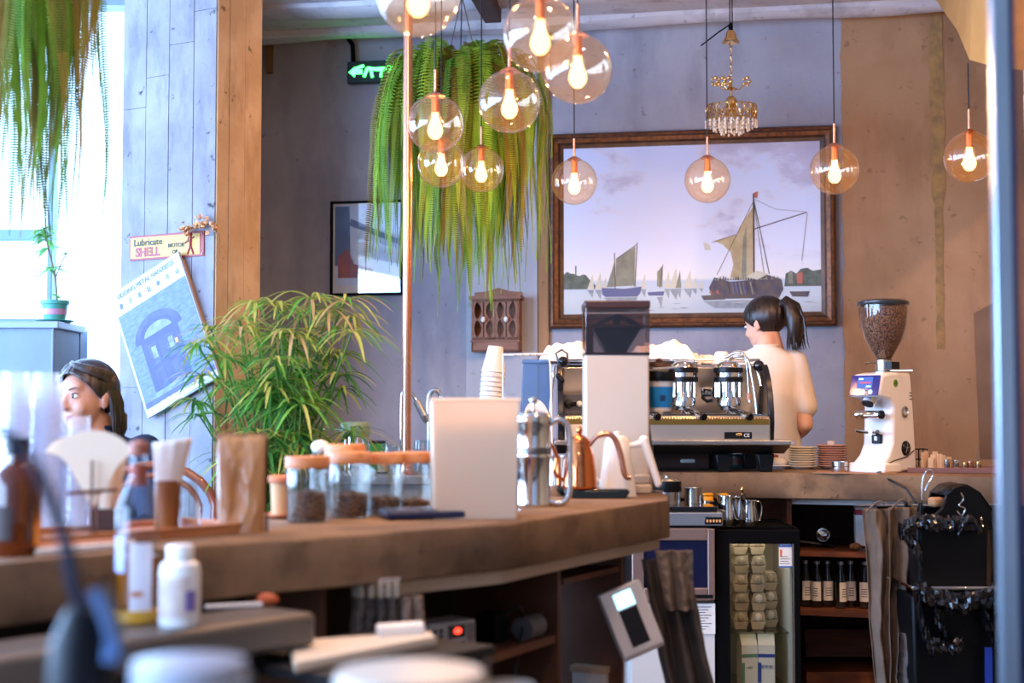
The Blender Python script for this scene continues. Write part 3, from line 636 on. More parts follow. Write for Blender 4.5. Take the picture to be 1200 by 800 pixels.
for i, (x, y, r, lab) in enumerate(LAMPS):
    D = F*.1/r; c = at(x, y, D); r_ = .1
    t = thing('pendant_lamp', lab, 'pendant lamp', c, group='clear glass globe pendants over the bar')
    mb = MB(); mb.sph((0, 0, 0), r_, 48, 32); mb.build('globe', globeg, t)
    mb = MB(); mb.lathe([(.001, r_+.012), (.012, r_+.010), (.03, r_-.001), (.034, r_-.005), (.001, r_-.003)], n=24, cap=False); mb.build('cap', copper, t)
    hs = .09; zc = (at(1136, 74, D).z-c.z) if i == 10 else CEIL-c.z
    mb = MB(); mb.cyl((0, 0, r_+.008), (0, 0, r_+hs), .0055, n=12); mb.build('stem', copper, t)
    mb = MB(); mb.cyl((0, 0, r_-.006), (0, 0, r_-.062), .013, .014, n=16); mb.build('socket', bronze, t)
    mb = MB(); mb.cyl((0, 0, r_+hs), (0, 0, zc), .0028, n=8); mb.build('cord', cordm, t)
    if i != 10: mb = MB(); mb.lathe([(.05, 0), (.05, -.018), (.01, -.025)], c=(0, 0, zc), n=24); mb.build('canopy', copper, t)
    mb = MB(); mb.lathe([(.001, -.055), (.012, -.053), (.022, -.042), (.027, -.027), (.024, -.01), (.016, .008), (.012, .022), (.012, .036)], n=24, cap=False); mb.build('bulb', bulbm, t)
    L = bpy.data.lights.new('lamp_light', 'POINT'); L.energy = LAMPW; L.color = (1, .58, .26); L.shadow_soft_size = .0125
    lo = bpy.data.objects.new('lamp_light', L); C.objects.link(lo); lo.parent = t; lo.location = (0, 0, -.02)

# ================================================================ CHANDELIER
D = 7.1; ct = at(857, 42, D); cb = at(857, 132, D); sc = D/F
ch = thing('chandelier', 'small gold chandelier with crystal drops hanging above the painting', 'chandelier', cb)
cg = pm('polished_gold', 'e6be7e', .18, 1); cry = thin('crystal', 'fffaf2', refl=3.0)
zt_ = ct.z-cb.z
mb = MB(); mb.lathe([(.005, .05), (.018, .045), (.026, .03), (.03, .01), (.046, -.012), (.044, -.014), (.01, 0)], c=(0, 0, zt_-.02), n=24); mb.build('canopy_bell', cg, ch)
mb = MB()
for k in range(9):
    z = zt_-.045-k*.022; a = k % 2*PI/2
    mb.tube([(math.cos(a)*.007*math.cos(u), math.sin(a)*.007*math.cos(u), z+.014*math.sin(u)) for u in [i*PI/5 for i in range(10)]], .002, 5, closed=True)
mb.build('chain', cg, ch)
mb = MB(); mb.cyl((0, 0, zt_-.24), (0, 0, -.03), .006); mb.sph((0, 0, .055), .03); mb.lathe([(.03, 0), (.035, .01), (.01, .015)], c=(0, 0, .02)); mb.lathe([(.005, .0), (.03, .012), (.012, .02)], c=(0, 0, .11), n=16)
mb.build('stem', cg, ch)
for k, (dx, s) in enumerate(((-.085, 1), (-.05, .8), (-.02, .9), (.075, 1))):
    mb = MB(); mb.tube([(0, 0, .12), (dx*.5, -.02, .115), (dx, -.02, .15)], .0035, 6); 
    for j in range(5): a = j*2*PI/5; mb.sph((dx+.015*math.cos(a), -.02, .155+.02*math.sin(a)), (.009, .005, .009), 8, 6)
    mb.build('arm', cg, ch)
mb = MB(); rr = .125
for zz in (.035, -.035): mb.tube([(rr*math.cos(a), rr*math.sin(a)*.8, zz) for a in [i*PI/16 for i in range(32)]], .003, 6, closed=True)
for k in range(20):
    a = k*2*PI/20; x, y = rr*math.cos(a), rr*math.sin(a)*.8
    mb.tube([(x-math.sin(a)*.015*math.cos(u), y+math.cos(a)*.015*math.cos(u), .004+.03*math.sin(u)) for u in [i*PI/5 for i in range(10)]], .003, 5, closed=True)
    mb.cyl((x, y, -.035), (x, y, .04), .002, n=5)
for k in range(6): a = k*PI/3; mb.tube([(0, 0, .02), (rr*.5*math.cos(a), rr*.4*math.sin(a), -.03), (rr*math.cos(a), rr*.8*math.sin(a), -.03)], .0035, 6)
mb.build('basket', cg, ch)
mb = MB(); rc = random.Random(2)
for ring, (rad_, n_, l0) in enumerate(((.128, 26, 2), (.09, 18, 3), (.05, 11, 4))):
    for k in range(n_):
        a = k*2*PI/n_; 
        for j in range(l0): mb.sph((rad_*math.cos(a), rad_*.8*math.sin(a), -.045-j*.019-rc.uniform(0, .006)), (.006, .006, .009), 8, 6)
o = mb.build('crystal_drops', pm('crystal_drop', 'f2e6d2', .05, spec=.9, coat=1), ch); o['kind'] = 'stuff'; o['label'] = 'clear crystal drops'
mb = MB(); mb.cyl((-.004, 0, zt_+.03), (-.004, 0, CEIL-cb.z), .003, n=6); mb.cyl((.008, 0, zt_+.03), (.008, 0, CEIL-cb.z), .003, n=6); mb.sph((0, 0, zt_+.045), (.012, .012, .022)); mb.tube([(0, 0, zt_+.06), (-.06, 0, zt_+.02), (-.15, 0, zt_-.05)], .004, 6); mb.build('wire', blackm, ch)

# ================================================================ PLANTS
def pot_plant(): pass
p = wpt(64, 385, 6.95); p.z = zs
pp = thing('potted_plant', 'small leafy plant in a green pot with pink band on the window sill', 'plant', p)
mb = MB(); mb.lathe([(.05, .012), (.062, .09), (.07, .092), (.07, .11), (.06, .11), (.055, .09)], n=28); mb.build('pot', pm('pot_green', '3f8c7c', .5), pp)
mb = MB(); mb.lathe([(.0575, .04), (.0605, .068)], n=28, cap=False); mb.build('pink_band', pm('pot_pink', 'b07a90', .5), pp)
mb = MB(); mb.lathe([(.07, 0), (.095, .012), (.09, .014), (.05, .006)], n=28); mb.build('saucer', MATS['pot_green'], pp)
mb = MB(); path = [Vector((.01, 0, .1)), Vector((.0, 0, .22)), Vector((-.035, 0, .36)), Vector((-.06, 0, .46))]; mb.tube(path, [.006, .006, .005, .003], 6); mb.tube([path[1], (.03, 0, .3), (.05, 0, .34)], .003, 5); mb.build('stem', pm('stem_brown', '7c6c58', .8), pp)
rn = random.Random(8); mb = MB()
def leaf(mb, p, d, L, w, mi=0, droop=.3, up=Vector((0, 0, 1))):
    d = Vector(d).normalized(); s = d.cross(up)
    if s.length < .01: s = Vector((1, 0, 0))
    s.normalize(); n = s.cross(d); vs = []; 
    for i, (t, ww) in enumerate(((0, .1), (.25, .75), (.55, 1), (.8, .6), (1, .02))):
        c = p+d*L*t+Vector((0, 0, -1))*droop*L*t*t
        vs += [c-s*w*ww/2+n*.1*w*ww, c, c+s*w*ww/2+n*.1*w*ww]
    mb.add(vs, [(i*3+j, i*3+j+1, (i+1)*3+j+1, (i+1)*3+j) for i in range(4) for j in (0, 1)], mi)
for k in range(46):
    t = rn.choice((.45, .7, .85, .92, 1.0, .95)); i = min(int(t*3), 2); p_ = path[i].lerp(path[min(i+1, 3)], t*3-i) if t < 1 else path[3]
    a = rn.uniform(0, 2*PI); leaf(mb, p_, (math.cos(a), math.sin(a)*.8, rn.uniform(-.3, .8)), rn.uniform(.05, .09), .035, 0, .4)
for k in range(7): a = rn.uniform(0, 6.28); leaf(mb, Vector((.05, 0, .34)), (math.cos(a), math.sin(a), .3), .05, .025)
for k in range(5): a = rn.uniform(0, 6.28); leaf(mb, Vector((.02, 0, .12)), (math.cos(a), math.sin(a), .8), .06, .03)
mb.build('leaves', leafm('plant_leaf', '5ca050', '8cc070'), pp)

pc = at(325, 560, 5.05); pc.z = 0
um = thing('umbrella_plant', 'large umbrella papyrus with thin drooping blades in front of the column', 'plant', pc)
stm = leafm('papyrus_stem', '4c7a30', '6a8c3a'); b1 = leafm('papyrus_green', '4f9030', '78b048'); b2_ = leafm('papyrus_yellow', 'a8b04a', 'c4bc66'); b3 = leafm('papyrus_dark', '2c6430', '3f7a38'); b4 = leafm('papyrus_dry', 'b8945a', 'c8ac78')
rn = random.Random(21); mbs = MB(); mbl = MB()
def head(p, n, L, mis, d0=Vector((0, 0, 1))):
    for k in range(n):
        a = 2*PI*k/n+rn.uniform(-.2, .2); up_ = rn.uniform(.0, .65); d = Vector((math.cos(a), math.sin(a), up_)).normalized(); l = L*rn.uniform(.7, 1.15); w = rn.uniform(.009, .014); mi = rn.choice(mis)
        s = d.cross(Vector((0, 0, 1))).normalized(); vs = []; N = 6
        for i in range(N+1):
            t = i/N; c = p+d*l*t-Vector((0, 0, 1))*l*.62*t*t; ww = w*(math.sin(PI*(t*.85+.12))**.7); vs += [c-s*ww/2, c+Vector((0, 0, -ww*.15)), c+s*ww/2]
        mbl.add(vs, [(i*3+j, i*3+j+1, (i+1)*3+j+1, (i+1)*3+j) for i in range(N) for j in (0, 1)], mi)
base = Vector((0, 0, .55))
tips = [(405, 352, 0), (385, 362, 0), (430, 372, 0), (300, 355, 0), (325, 358, 0), (352, 368, .1), (280, 375, 0), (395, 385, .1), (365, 350, -.1), (245, 400, -.3), (235, 440, -.35), (262, 420, -.2), (232, 405, -.3)]
for k in range(64): tips.append((rn.gauss(330, 42), rn.uniform(385, 545), rn.uniform(-.35, .25)))
for (tx, ty, dy) in tips:
    P = at(min(max(tx, 228), 412), ty, 5.05+dy); tgt = P-pc; b0 = base+Vector((rn.uniform(-.1, .1), rn.uniform(-.08, .08), 0))
    mid = b0.lerp(tgt, .55); mid.z += .06; mid.x = b0.x+(tgt.x-b0.x)*.35
    pts = [b0*(1-t)**2+mid*2*t*(1-t)+tgt*t*t for t in [i/10 for i in range(11)]]
    mbs.tube(pts, [.0035]*11, 5, 0)
    L = rn.uniform(.16, .22) if tx > 250 else rn.uniform(.12, .17)
    head(tgt, rn.randint(13, 19), L, [0, 0, 2, 1] if ty > 400 else [0, 1, 1, 3])
for k in range(14):
    P = at(rn.uniform(245, 400), rn.uniform(555, 615), 5.05+rn.uniform(-.25, .2))-pc; head(P, 14, .15, [0, 2])
    mbs.tube([base*.5+P*.5-Vector((0, 0, .15)), P], .003, 5)
mbs.build('stems', stm, um); mbl.build('blades', [b1, b2_, b3, b4], um, smooth=False, fix=False)
mb = MB(); mb.lathe([(.15, 0), (.17, .3), (.19, .55), (.2, .6), (.185, .6), (.175, .56)], n=32); mb.build('planter', pm('grey_planter', '77746e', .7, col2='6a6762', scale=8), um)
mb = MB(); mb.lathe([(.001, .555), (.178, .555)], n=32, cap=False); mb.build('soil', pm('soil', '2e2018', .95, bump=.5), um)
# ================================================================ PEOPLE
skin = pm('skin', 'e0ae90', .5, col2='d8a084', scale=5, sss=.08); skinb = pm('skin_cool', 'c2907a', .5, col2='ba866e', scale=5, sss=.08)
hair = pm('black_hair', '17120f', .35, col2='2e211a', scale=60, stretch=(1, 1, .06), bump=.5, bscale=60, spec=.6)
hairb = pm('dark_brown_hair', '1e1512', .38, col2='3a2820', scale=60, stretch=(1, 1, .06), bump=.5, bscale=60, spec=.6)
shirt = pm('cream_tshirt', 'ece2d4', .9, col2='e6d8c8', scale=4, bump=.08, bscale=12)
navy = pm('navy_jacket', '16213a', .75, col2='1c2a48', scale=6); trous = pm('dark_trousers', '24262c', .85)
eyew = pm('eye_white', 'e8e6e6', .15); iris = pm('eye_iris', '1c1210', .1); lipm = pm('lips', 'b8685c', .45); brow = pm('eyebrow', '3a2a22', .8)
def headshapes(mb, M):
    S = lambda c, r, rot=None: mb.sph(c, r, 20, 14, M=M, rot=rot)
    S((0, .014, .03), (.074, .090, .086)); S((0, -.022, -.018), (.062, .066, .075)); S((0, -.034, -.062), (.046, .048, .042)); S((0, -.055, -.088), (.022, .022, .02))
    S((.032, -.058, -.03), (.026, .024, .028)); S((-.032, -.058, -.03), (.026, .024, .028)); S((0, -.062, .038), (.05, .022, .03))
    mb.caps((0, -.083, .012), (0, -.100, -.022), .0075, .010, n=10, M=M); S((0, -.101, -.026), (.0115, .0115, .010)); S((.010, -.094, -.029), (.0075, .009, .007)); S((-.010, -.094, -.029), (.0075, .009, .007))
    for s in (-1, 1):
        S((s*.074, .012, -.008), (.008, .018, .030), Matrix.Rotation(s*.25, 4, 'Z')); S((s*.079, .016, .004), (.006, .018, .018)); S((s*.074, .004, -.032), (.006, .008, .009))
    S((0, -.078, -.057), (.020, .009, .009)); mb.caps((0, .022, -.06), (0, .03, -.16), .048, .050, M=M)
def person_hand(mb, p, d, n, s=1):
    """p wrist, d finger direction, n palm normal, s thumb side"""
    d = Vector(d).normalized(); n = Vector(n).normalized(); t = d.cross(n)*s
    mb.caps(p, p+d*.03, .024, .026, n=10); 
    for k in (-1.5, -.5, .5, 1.5): mb.caps(p+d*.02+t*k*.012, p+d*.075+t*k*.017, .013, .011, n=8)
    for k, L in ((-1.5, .055), (-.5, .07), (.5, .075), (1.5, .066)):
        a = p+d*.08+t*k*.0185; b = a+d*L*.5-n*.006; c = b+d*L*.36-n*.02; mb.caps(a, b, .0088, .008, n=8); mb.caps(b, c, .008, .0068, n=8)
    a = p+d*.02+t*.026; b = a+d*.03+t*.024-n*.006; c = b+d*.03+t*.006-n*.008; mb.caps(a, b, .012, .010, n=8); mb.caps(b, c, .010, .008, n=8)
def hairshell(mb, M, rx, ry, rz, cz, front, side, back, cy=.018, nu=40, nv=16):
    """cap of hair: lower edge depends on the angle from the face"""
    def low(a):      # a: 0 at the face, 1 at the nape
        if a < .38: return front+(side-front)*(a/.38)**2.2
        return side+(back-side)*min(1, (a-.38)/.3)
    def fn(u, v):
        th = 2*PI*u-PI; a = abs(th)/PI; zl = max(-1.6, (low(a)-cz)/rz); 
        t_end = math.acos(max(-.98, min(.98, zl))); t = max(.001, v*t_end)
        x = rx*math.sin(t)*math.sin(th); y = cy-ry*math.sin(t)*math.cos(th); z = cz+rz*math.cos(t)
        k = 1+.015*math.sin(th*23)+.01*math.sin(th*51+z*40); return (x*k, cy+(y-cy)*k, z)
    mb.sheet(fn, nu*2, nv, M=M)

# --- barista seen from behind
foot = at(899, 500, 6.95); foot.z = 0; yaw = R(168)
ba = thing('person', 'woman in a cream t-shirt with a black ponytail, her back turned, behind the espresso machine', 'person', foot, yaw); ba.scale = (1.05, 1.05, 1.05)
H = 1.44     # shoulder height
Mh = Matrix.Translation((0.014, -.045, 1.552)) @ Matrix.Rotation(R(58), 4, 'Z') @ Matrix.Rotation(R(12), 4, 'X')
mb = MB(); headshapes(mb, Mh)
mb.caps((0, -.005, 1.47), (0, 0, 1.38), .05, .052)
mb.chain([((0, 0, 1.32), .07), ((0, 0, 1.2), .10), ((0, 0, 1.0), .11)])
for s in (-1, 1):
    e = Vector((s*.175, .045, 1.085)); wv = Vector((s*.12, -.18, 1.02)); sh = Vector((s*.130, 0, 1.36))
    mb.chain([(sh, .052), ((sh+e)/2, .042), (e, .036), (e.lerp(wv, .4), .036), (wv, .024)])
    person_hand(mb, wv, (-s*.35, -1, -.1), (0, 0, 1), s)
    mb.chain([((s*.09, 0, .9), .09), ((s*.09, -.02, .5), .055), ((s*.09, .02, .1), .036)]); mb.caps((s*.09, .03, .035), (s*.09, -.13, .03), .036, .03)
mb.build('body', skin, ba, remesh=.007, smo=3, fix=False)
mb = MB(); MbT = None
def ell(mb, c, rx, ry, z): pass
prof = [(.0, 1.445, .058, .055, .01), (.0, 1.425, .095, .072, .0), (.0, 1.395, .145, .09, .0), (0, 1.33, .160, .105, 0), (0, 1.2, .152, .115, 0), (0, 1.05, .150, .118, 0), (0, .92, .162, .125, 0), (0, .80, .172, .13, 0)]
def torso(prof, n=40, fold=.004):
    mb = MB(); vs = []; fs = []
    for i, (cx, z, rx, ry, cy) in enumerate(prof):
        for k in range(n):
            a = 2*PI*k/n; c, s = math.cos(a), math.sin(a); e = .8; f_ = 1+fold/rx*math.sin(5*a+z*9)*(1 if i > 2 else 0)
            vs.append((cx+rx*abs(c)**e*(1 if c > 0 else -1)*f_, cy+ry*abs(s)**e*(1 if s > 0 else -1)*f_, z))
    for i in range(len(prof)-1):
        for k in range(n): fs.append((i*n+k, i*n+(k+1) % n, (i+1)*n+(k+1) % n, (i+1)*n+k))
    fs.append(tuple(range(n))); fs.append(tuple(reversed(range((len(prof)-1)*n, len(prof)*n)))); mb.add(vs, fs); return mb
mb = torso([(p[0], p[1], p[2], p[3], p[4]) for p in prof])
for s in (-1, 1):
    sh = Vector((s*.128, 0, 1.372)); e = Vector((s*.178, .03, 1.150)); mb.chain([(sh, .060), (sh.lerp(e, .6), .060), (e.lerp(sh, .08), .058)])
mb.build('tshirt', shirt, ba, remesh=.008, smo=6, fix=False)
mb = MB(); mb.lathe([(.058, 0), (.062, .012), (.058, .016), (.054, .008)], c=(0, -.0, 1.438), n=28, cap=False); mb.build('collar', shirt, ba)
mb = torso([(0, .93, .17, .115, 0), (0, .82, .185, .13, 0), (0, .75, .18, .125, 0)])
for s in (-1, 1): mb.chain([((s*.09, 0, .8), .10), ((s*.09, -.01, .5), .075), ((s*.09, .01, .1), .062)])
mb.build('trousers', trous, ba, remesh=.012, smo=3, fix=False)
mb = MB(); hairshell(mb, Mh, .083, .104, .094, .036, .055, -.005, -.075); mb.build('hair', hair, ba, solid=.010, sub=0)
# ponytail: swings out behind the head and falls
mb = MB(); pb = Mh @ Vector((0, .118, .06)); bk = (Mh.to_3x3() @ Vector((0, 1, 0))).normalized()
pts = [pb-bk*.02, pb+bk*.025+Vector((0, 0, .012)), pb+bk*.055-Vector((0, 0, .02)), pb+bk*.075-Vector((0, 0, .08)), pb+bk*.075-Vector((0, 0, .14)), pb+bk*.075-Vector((0, 0, .19)), pb+bk*.080-Vector((0, 0, .225))]
mb.tube(pts, [.022, .034, .046, .050, .045, .032, .006], 18, flat=.8)
for k in range(40):
    o_ = Vector((random.gauss(0, .012), random.gauss(0, .012), 0)); mb.tube([p+o_*(.5+i*.2) for i, p in enumerate(pts)], [.003, .005, .006, .006, .005, .004, .001], 5)
mb.build('ponytail', hair, ba); mb = MB(); mb.tube([pb-bk*.0+Vector((.024*math.cos(a), .0, .024*math.sin(a))) for a in [i*PI/8 for i in range(16)]], .006, 6, closed=True); mb.build('hair_tie', blackm, ba)
def eyes(M, par):
    for s in (-1, 1):
        mb = MB(); mb.sph((s*.031, -.0735, .006), (.0125, .0115, .0066), 16, 10, M=M); e = mb.build('eye', eyew, par)
        mb = MB(); mb.sph((s*.031-.001, -.0832, .0065), (.0058, .0040, .0062), 12, 8, M=M); i_ = mb.build('iris', iris, e); i_['label'] = 'dark brown iris'
        mb = MB(); mb.tube([(s*.031+(-.0155+.031*t), -.083+.004*abs(2*t-1)**2+.004*abs(2*t-1), .0125+.0045*math.sin(PI*t)) for t in [k/8 for k in range(9)]], .0018, 5, M=M); mb.build('eyelid', iris, par)
        mb = MB(); mb.tube([(s*(.014+.036*t), -.0855+.010*t, .028+.006*math.sin(PI*t*.8)) for t in [k/6 for k in range(7)]], [.0022, .003, .003, .0028, .0024, .002, .001], 5, M=M, flat=.5); mb.build('eyebrow', brow, par)
    mb = MB(); mb.sph((0, -.0845, -.0545), (.018, .005, .0038), 14, 8, M=M); mb.sph((0, -.0835, -.0612), (.016, .006, .0045), 14, 8, M=M); mb.build('lips', lipm, par)
eyes(Mh, ba)

# --- seated customer looking past the cups
hp = at(101, 468, 4.9); foot = Vector((hp.x+.03, hp.y+.04, 0)); zh = hp.z
gi = thing('person', 'woman with dark hair and navy jacket seated beyond the clear cups, looking left', 'person', foot, 0)
Mg = Matrix.Translation((-.03, -.04, zh)) @ Matrix.Rotation(R(-30), 4, 'Z') @ Matrix.Rotation(R(-6), 4, 'Y') @ Matrix.Scale(1.06, 4)
mb = MB(); headshapes(mb, Mg); nz_ = zh-.102
mb.chain([((-.01, .01, nz_+.02), .055), ((0, .03, nz_-.1), .1), ((0, .06, nz_-.35), .12), ((0, .06, nz_-.5), .13)])
for s in (-1, 1):
    sh = Vector((s*.15+.0, .02, nz_-.075)); e = Vector((s*.21, -.08, nz_-.33)); wv = Vector((s*.08, -.30, nz_-.36))
    mb.chain([(sh, .05), (e, .038), (wv, .025)]); person_hand(mb, wv, (-s*.4, -1, 0), (0, 0, 1), s)
    mb.chain([((s*.09, .05, nz_-.52), .09), ((s*.1, -.36, nz_-.54), .065), ((s*.1, -.34, .1), .04)]); mb.caps((s*.1, -.33, .04), (s*.1, -.48, .035), .037, .03)
mb.build('body', skinb, gi, remesh=.007, smo=2, fix=False)
eyes(Mg, gi)
mb = torso([(0, nz_-.015, .075, .06, 0), (0, nz_-.04, .12, .075, .01), (0, nz_-.07, .172, .09, .02), (0, nz_-.12, .195, .11, .03), (0, nz_-.3, .175, .125, .05), (0, nz_-.5, .18, .135, .06)])
for s in (-1, 1):
    sh = Vector((s*.158, .02, nz_-.082)); e = Vector((s*.222, -.08, nz_-.33)); wv = Vector((s*.09, -.28, nz_-.36)); mb.chain([(sh, .066), (sh.lerp(e, .5), .06), (e, .052), (wv, .04)])
mb.build('jacket', navy, gi, remesh=.009, smo=5, fix=False)
mb = MB(); mb.lathe([(.068, 0), (.074, .03), (.07, .035), (.062, .01)], c=(-.005, .012, nz_-.022), n=28, cap=False); mb.build('collar', navy, gi)
mb = MB()
for s in (-1, 1): mb.chain([((s*.09, .05, nz_-.5), .11), ((s*.1, -.36, nz_-.53), .08), ((s*.1, -.34, .12), .055)])
mb.build('trousers', trous, gi, remesh=.012, smo=3, fix=False)
mb = MB(); hairshell(mb, Mg, .082, .106, .096, .036, .082, .004, -.06)
# side parting: locks swept from the hairline over the temple and behind the ear, on the skull's own surface
def onskull(th, t, k=1.0):
    return Vector((.084*k*math.sin(t)*math.sin(th), .018-.106*k*math.sin(t)*math.cos(th), .036+.096*k*math.cos(t)))
for k in range(26):
    u0 = k/25; th0 = R(-22+10*u0); pts = []
    for i in range(9):
        s_ = i/8; th = th0+(R(88+20*u0)-th0)*s_**1.1; t = .50+.10*u0+(1.42-.35*u0-.5)*s_**1.25
        pts.append(onskull(th, t, 1.035+.012*math.sin(k*2.1)))
    mb.tube(pts, [.003, .006, .007, .007, .007, .007, .006, .005, .003], 6, M=Mg, flat=.7)
for k in range(14):
    u0 = k/13; pts = [onskull(R(-20-4*u0), .45+.1*u0, 1.03)]+[onskull(R(-30-60*(i/6)), .55+.12*u0+.9*(i/6)**1.2, 1.035) for i in range(1, 7)]
    mb.tube(pts, [.003, .006, .007, .007, .006, .005, .002], 6, M=Mg, flat=.7)
for k in range(7):
    y = .028+.007*k; mb.tube([(.080, y-.01, .02), (.085, y, -.02), (.080+.004*math.sin(k*2), y+.006, -.07), (.072, y+.012, -.115-.006*(k % 4))], [.006, .006, .005, .001], 5, M=Mg)
mb.build('hair', hairb, gi, solid=.006)
mb = MB(); mb.tube([Mg @ Vector(p) for p in ((0.02, .10, -.03), (.03, .115, -.06), (.035, .11, -.10), (.035, .10, -.15))], [.02, .026, .022, .004], 14); mb.build('hair_tail', hairb, gi)
# stool under her
st_ = thing('bar_stool', 'round wooden stool under the seated woman', 'stool', (foot.x, foot.y+.06, 0)); sz = nz_-.645
mb = MB(); mb.lathe([(.16, sz-.03), (.17, sz-.01), (.17, sz), (.15, sz+.004)], n=28); mb.build('seat', wood_o, st_)
for k in range(4): a = PI/4+k*PI/2; mb = MB(); mb.cyl((.12*math.cos(a), .12*math.sin(a), sz-.02), (.19*math.cos(a), .19*math.sin(a), 0), .014); mb.build('leg', wood_o, st_)

# bentwood chair facing the bar
ch_ = thing('bentwood_chair', 'reddish bentwood chair with hooped back at the far side of the bar', 'chair', (at(180, 500, 4.6).x, 4.6, 0), 0)
bw = pm('bentwood', '8a4a2c', .25, col2='6c3620', scale=6, coat=.4)
ztop = CAMZ-(544-480)/F*4.6
def hoop(w, zt, z0, y0=0, lean=.05): return [(-w, y0-lean, z0), (-w*1.03, y0-lean*.5, z0+(zt-z0)*.45)]+[(w*1.03*math.cos(R(a)), y0+lean*.3, zt-w*.82+w*.82*math.sin(R(a))) for a in range(170, 0, -16)]+[(w*1.03, y0-lean*.5, z0+(zt-z0)*.45), (w, y0-lean, z0)]
mb = MB(); mb.tube(hoop(.195, ztop, .46), .014, 10); mb.build('outer_hoop', bw, ch_)
mb = MB(); mb.tube(hoop(.145, ztop-.035, .46, .005), .010, 10); mb.build('inner_hoop', bw, ch_)
mb = MB(); mb.lathe([(.2, .44), (.215, .455), (.2, .47)], c=(0, -.2, 0), n=32); mb.build('seat', bw, ch_)
for s in (-1, 1):
    mb = MB(); mb.cyl((s*.17, -.04, .45), (s*.2, .03, 0), .014, .011); mb.build('leg', bw, ch_)
    mb = MB(); mb.cyl((s*.15, -.36, .45), (s*.19, -.4, 0), .016, .011); mb.build('leg', bw, ch_)

# ================================================================ BACK COUNTER
def bc(x, y): p = onz(x, y); return p
fr_ = [onz(1230, 561.5), onz(1165, 559.5), onz(1070, 557), onz(985, 555), onz(900, 554), onz(770, 553.5), onz(640, 553.5), ]
xl = at(600, 553, 5.95); top = [Vector((p.x, p.y, 0)) for p in fr_]+[Vector((.0, 5.93, 0)), Vector((0, 6.82, 0)), Vector((2.3, 6.6, 0)), Vector((2.6, 6.4, 0))]
bcr = thing('back_counter', 'thick rough concrete back counter carrying the espresso machine and grinder', 'counter', (0, 0, 0))
def slab(pts, z0, z1, jig, mat, name, par, sub=6):
    mb = MB(); P = []
    for i in range(len(pts)):
        a = pts[i]; b_ = pts[(i+1) % len(pts)]; m_ = max(1, int((b_-a).length/.05))
        for k in range(m_): P.append(a.lerp(b_, k/m_))
    n = len(P); lv = [z0, z0+.004, (z0+z1)/2, z1-.006, z1]; ins = [.006, 0, 0, 0, .006]; cx = sum((p for p in P), Vector())/n; vs = []; fs = []
    for z, q_ in zip(lv, ins):
        for p in P:
            d = (p-cx).normalized(); j = noise.noise(p*6+Vector((0, 0, z*30)))*jig+noise.noise(p*25+Vector((0, 0, z*60)))*jig*.5
            vs.append(p+d*(j-q_)+Vector((0, 0, z)))
    for i in range(4):
        for k in range(n): fs.append((i*n+k, i*n+(k+1) % n, (i+1)*n+(k+1) % n, (i+1)*n+k))
    fs.append(tuple(reversed(range(n)))); fs.append(tuple(range(4*n, 5*n))); mb.add(vs, fs); return mb.build(name, mat, par, ang=50)
slab(top, ZC-.105, ZC, .008, counter_c, 'slab', bcr)
# cabinet carcass under the slab, open at the front on the right
CFY = 6.03
def bx(x, y, D): return at(x, y, D)
zb_ = ZC-.105
mb = MB(); mb.b2(0, 2.5, 6.55, 6.6, 0, zb_-.002); mb.build('rear_panel', pm('brown_board', '4a2a1a', .7, col2='3c2216', scale=5), bcr, smooth=False)
mb = MB()
xa = at(930, 650, 5.95).x; xb_ = at(1170, 650, 5.7).x
mb.b2(xa-.02, xa, 5.98, 6.55, 0, zb_-.002); mb.build('side_panel', wood_r, bcr, smooth=False); mb = MB(); mb.b2(xb_, xb_+.02, 5.72, 6.55, 0, zb_-.002); mb.build('side_panel', wood_r, bcr, smooth=False)
z1_ = CAMZ-(643-480)/F*6.0; z2_ = CAMZ-(711-480)/F*6.0
for zz in (z1_, z2_): mb = MB(); mb.xy([(xa, 5.98), (xb_, 5.74), (xb_, 6.55), (xa, 6.55)], zz-.022, zz); mb.build('shelf', wood_r, bcr, smooth=False)
mb = MB(); mb.xy([(xa, 6.0), (xb_, 5.75), (xb_, 5.8), (xa, 6.05)], zb_-.03, zb_-.002); mb.build('white_rail', pm('cream_paint', 'e8e2dc', .5), bcr, smooth=False)
z3_ = CAMZ-(800-480)/F*6.1
mb = MB(); mb.b2(xa+.08, xb_-.1, 6.1, 6.5, z3_, z3_+.06); mb.box(((xa+xb_)/2, 6.35, z3_+.14), (xb_-xa-.25, .02, .12), rx=-.3); o = mb.build('board', wood_r, bcr, smooth=False)
# stainless sink counter to the left of it
snk = thing('sink_counter', 'grey sink counter beyond the coffee jars, left of the espresso machine', 'counter', (0, 0, 0))
steelg = pm('grey_steel_top', '8f959e', .35, .6)
mb = MB(); mb.b2(-.78, -.015, 5.62, 6.5, ZC-.035, ZC); mb.build('worktop', steelg, snk, bevel=.004)
mb = MB(); mb.b2(-.77, -.02, 5.66, 6.45, 0, ZC-.035); mb.build('cabinet', pm('grey_front', '9aa0a8', .5), snk, bevel=.004)
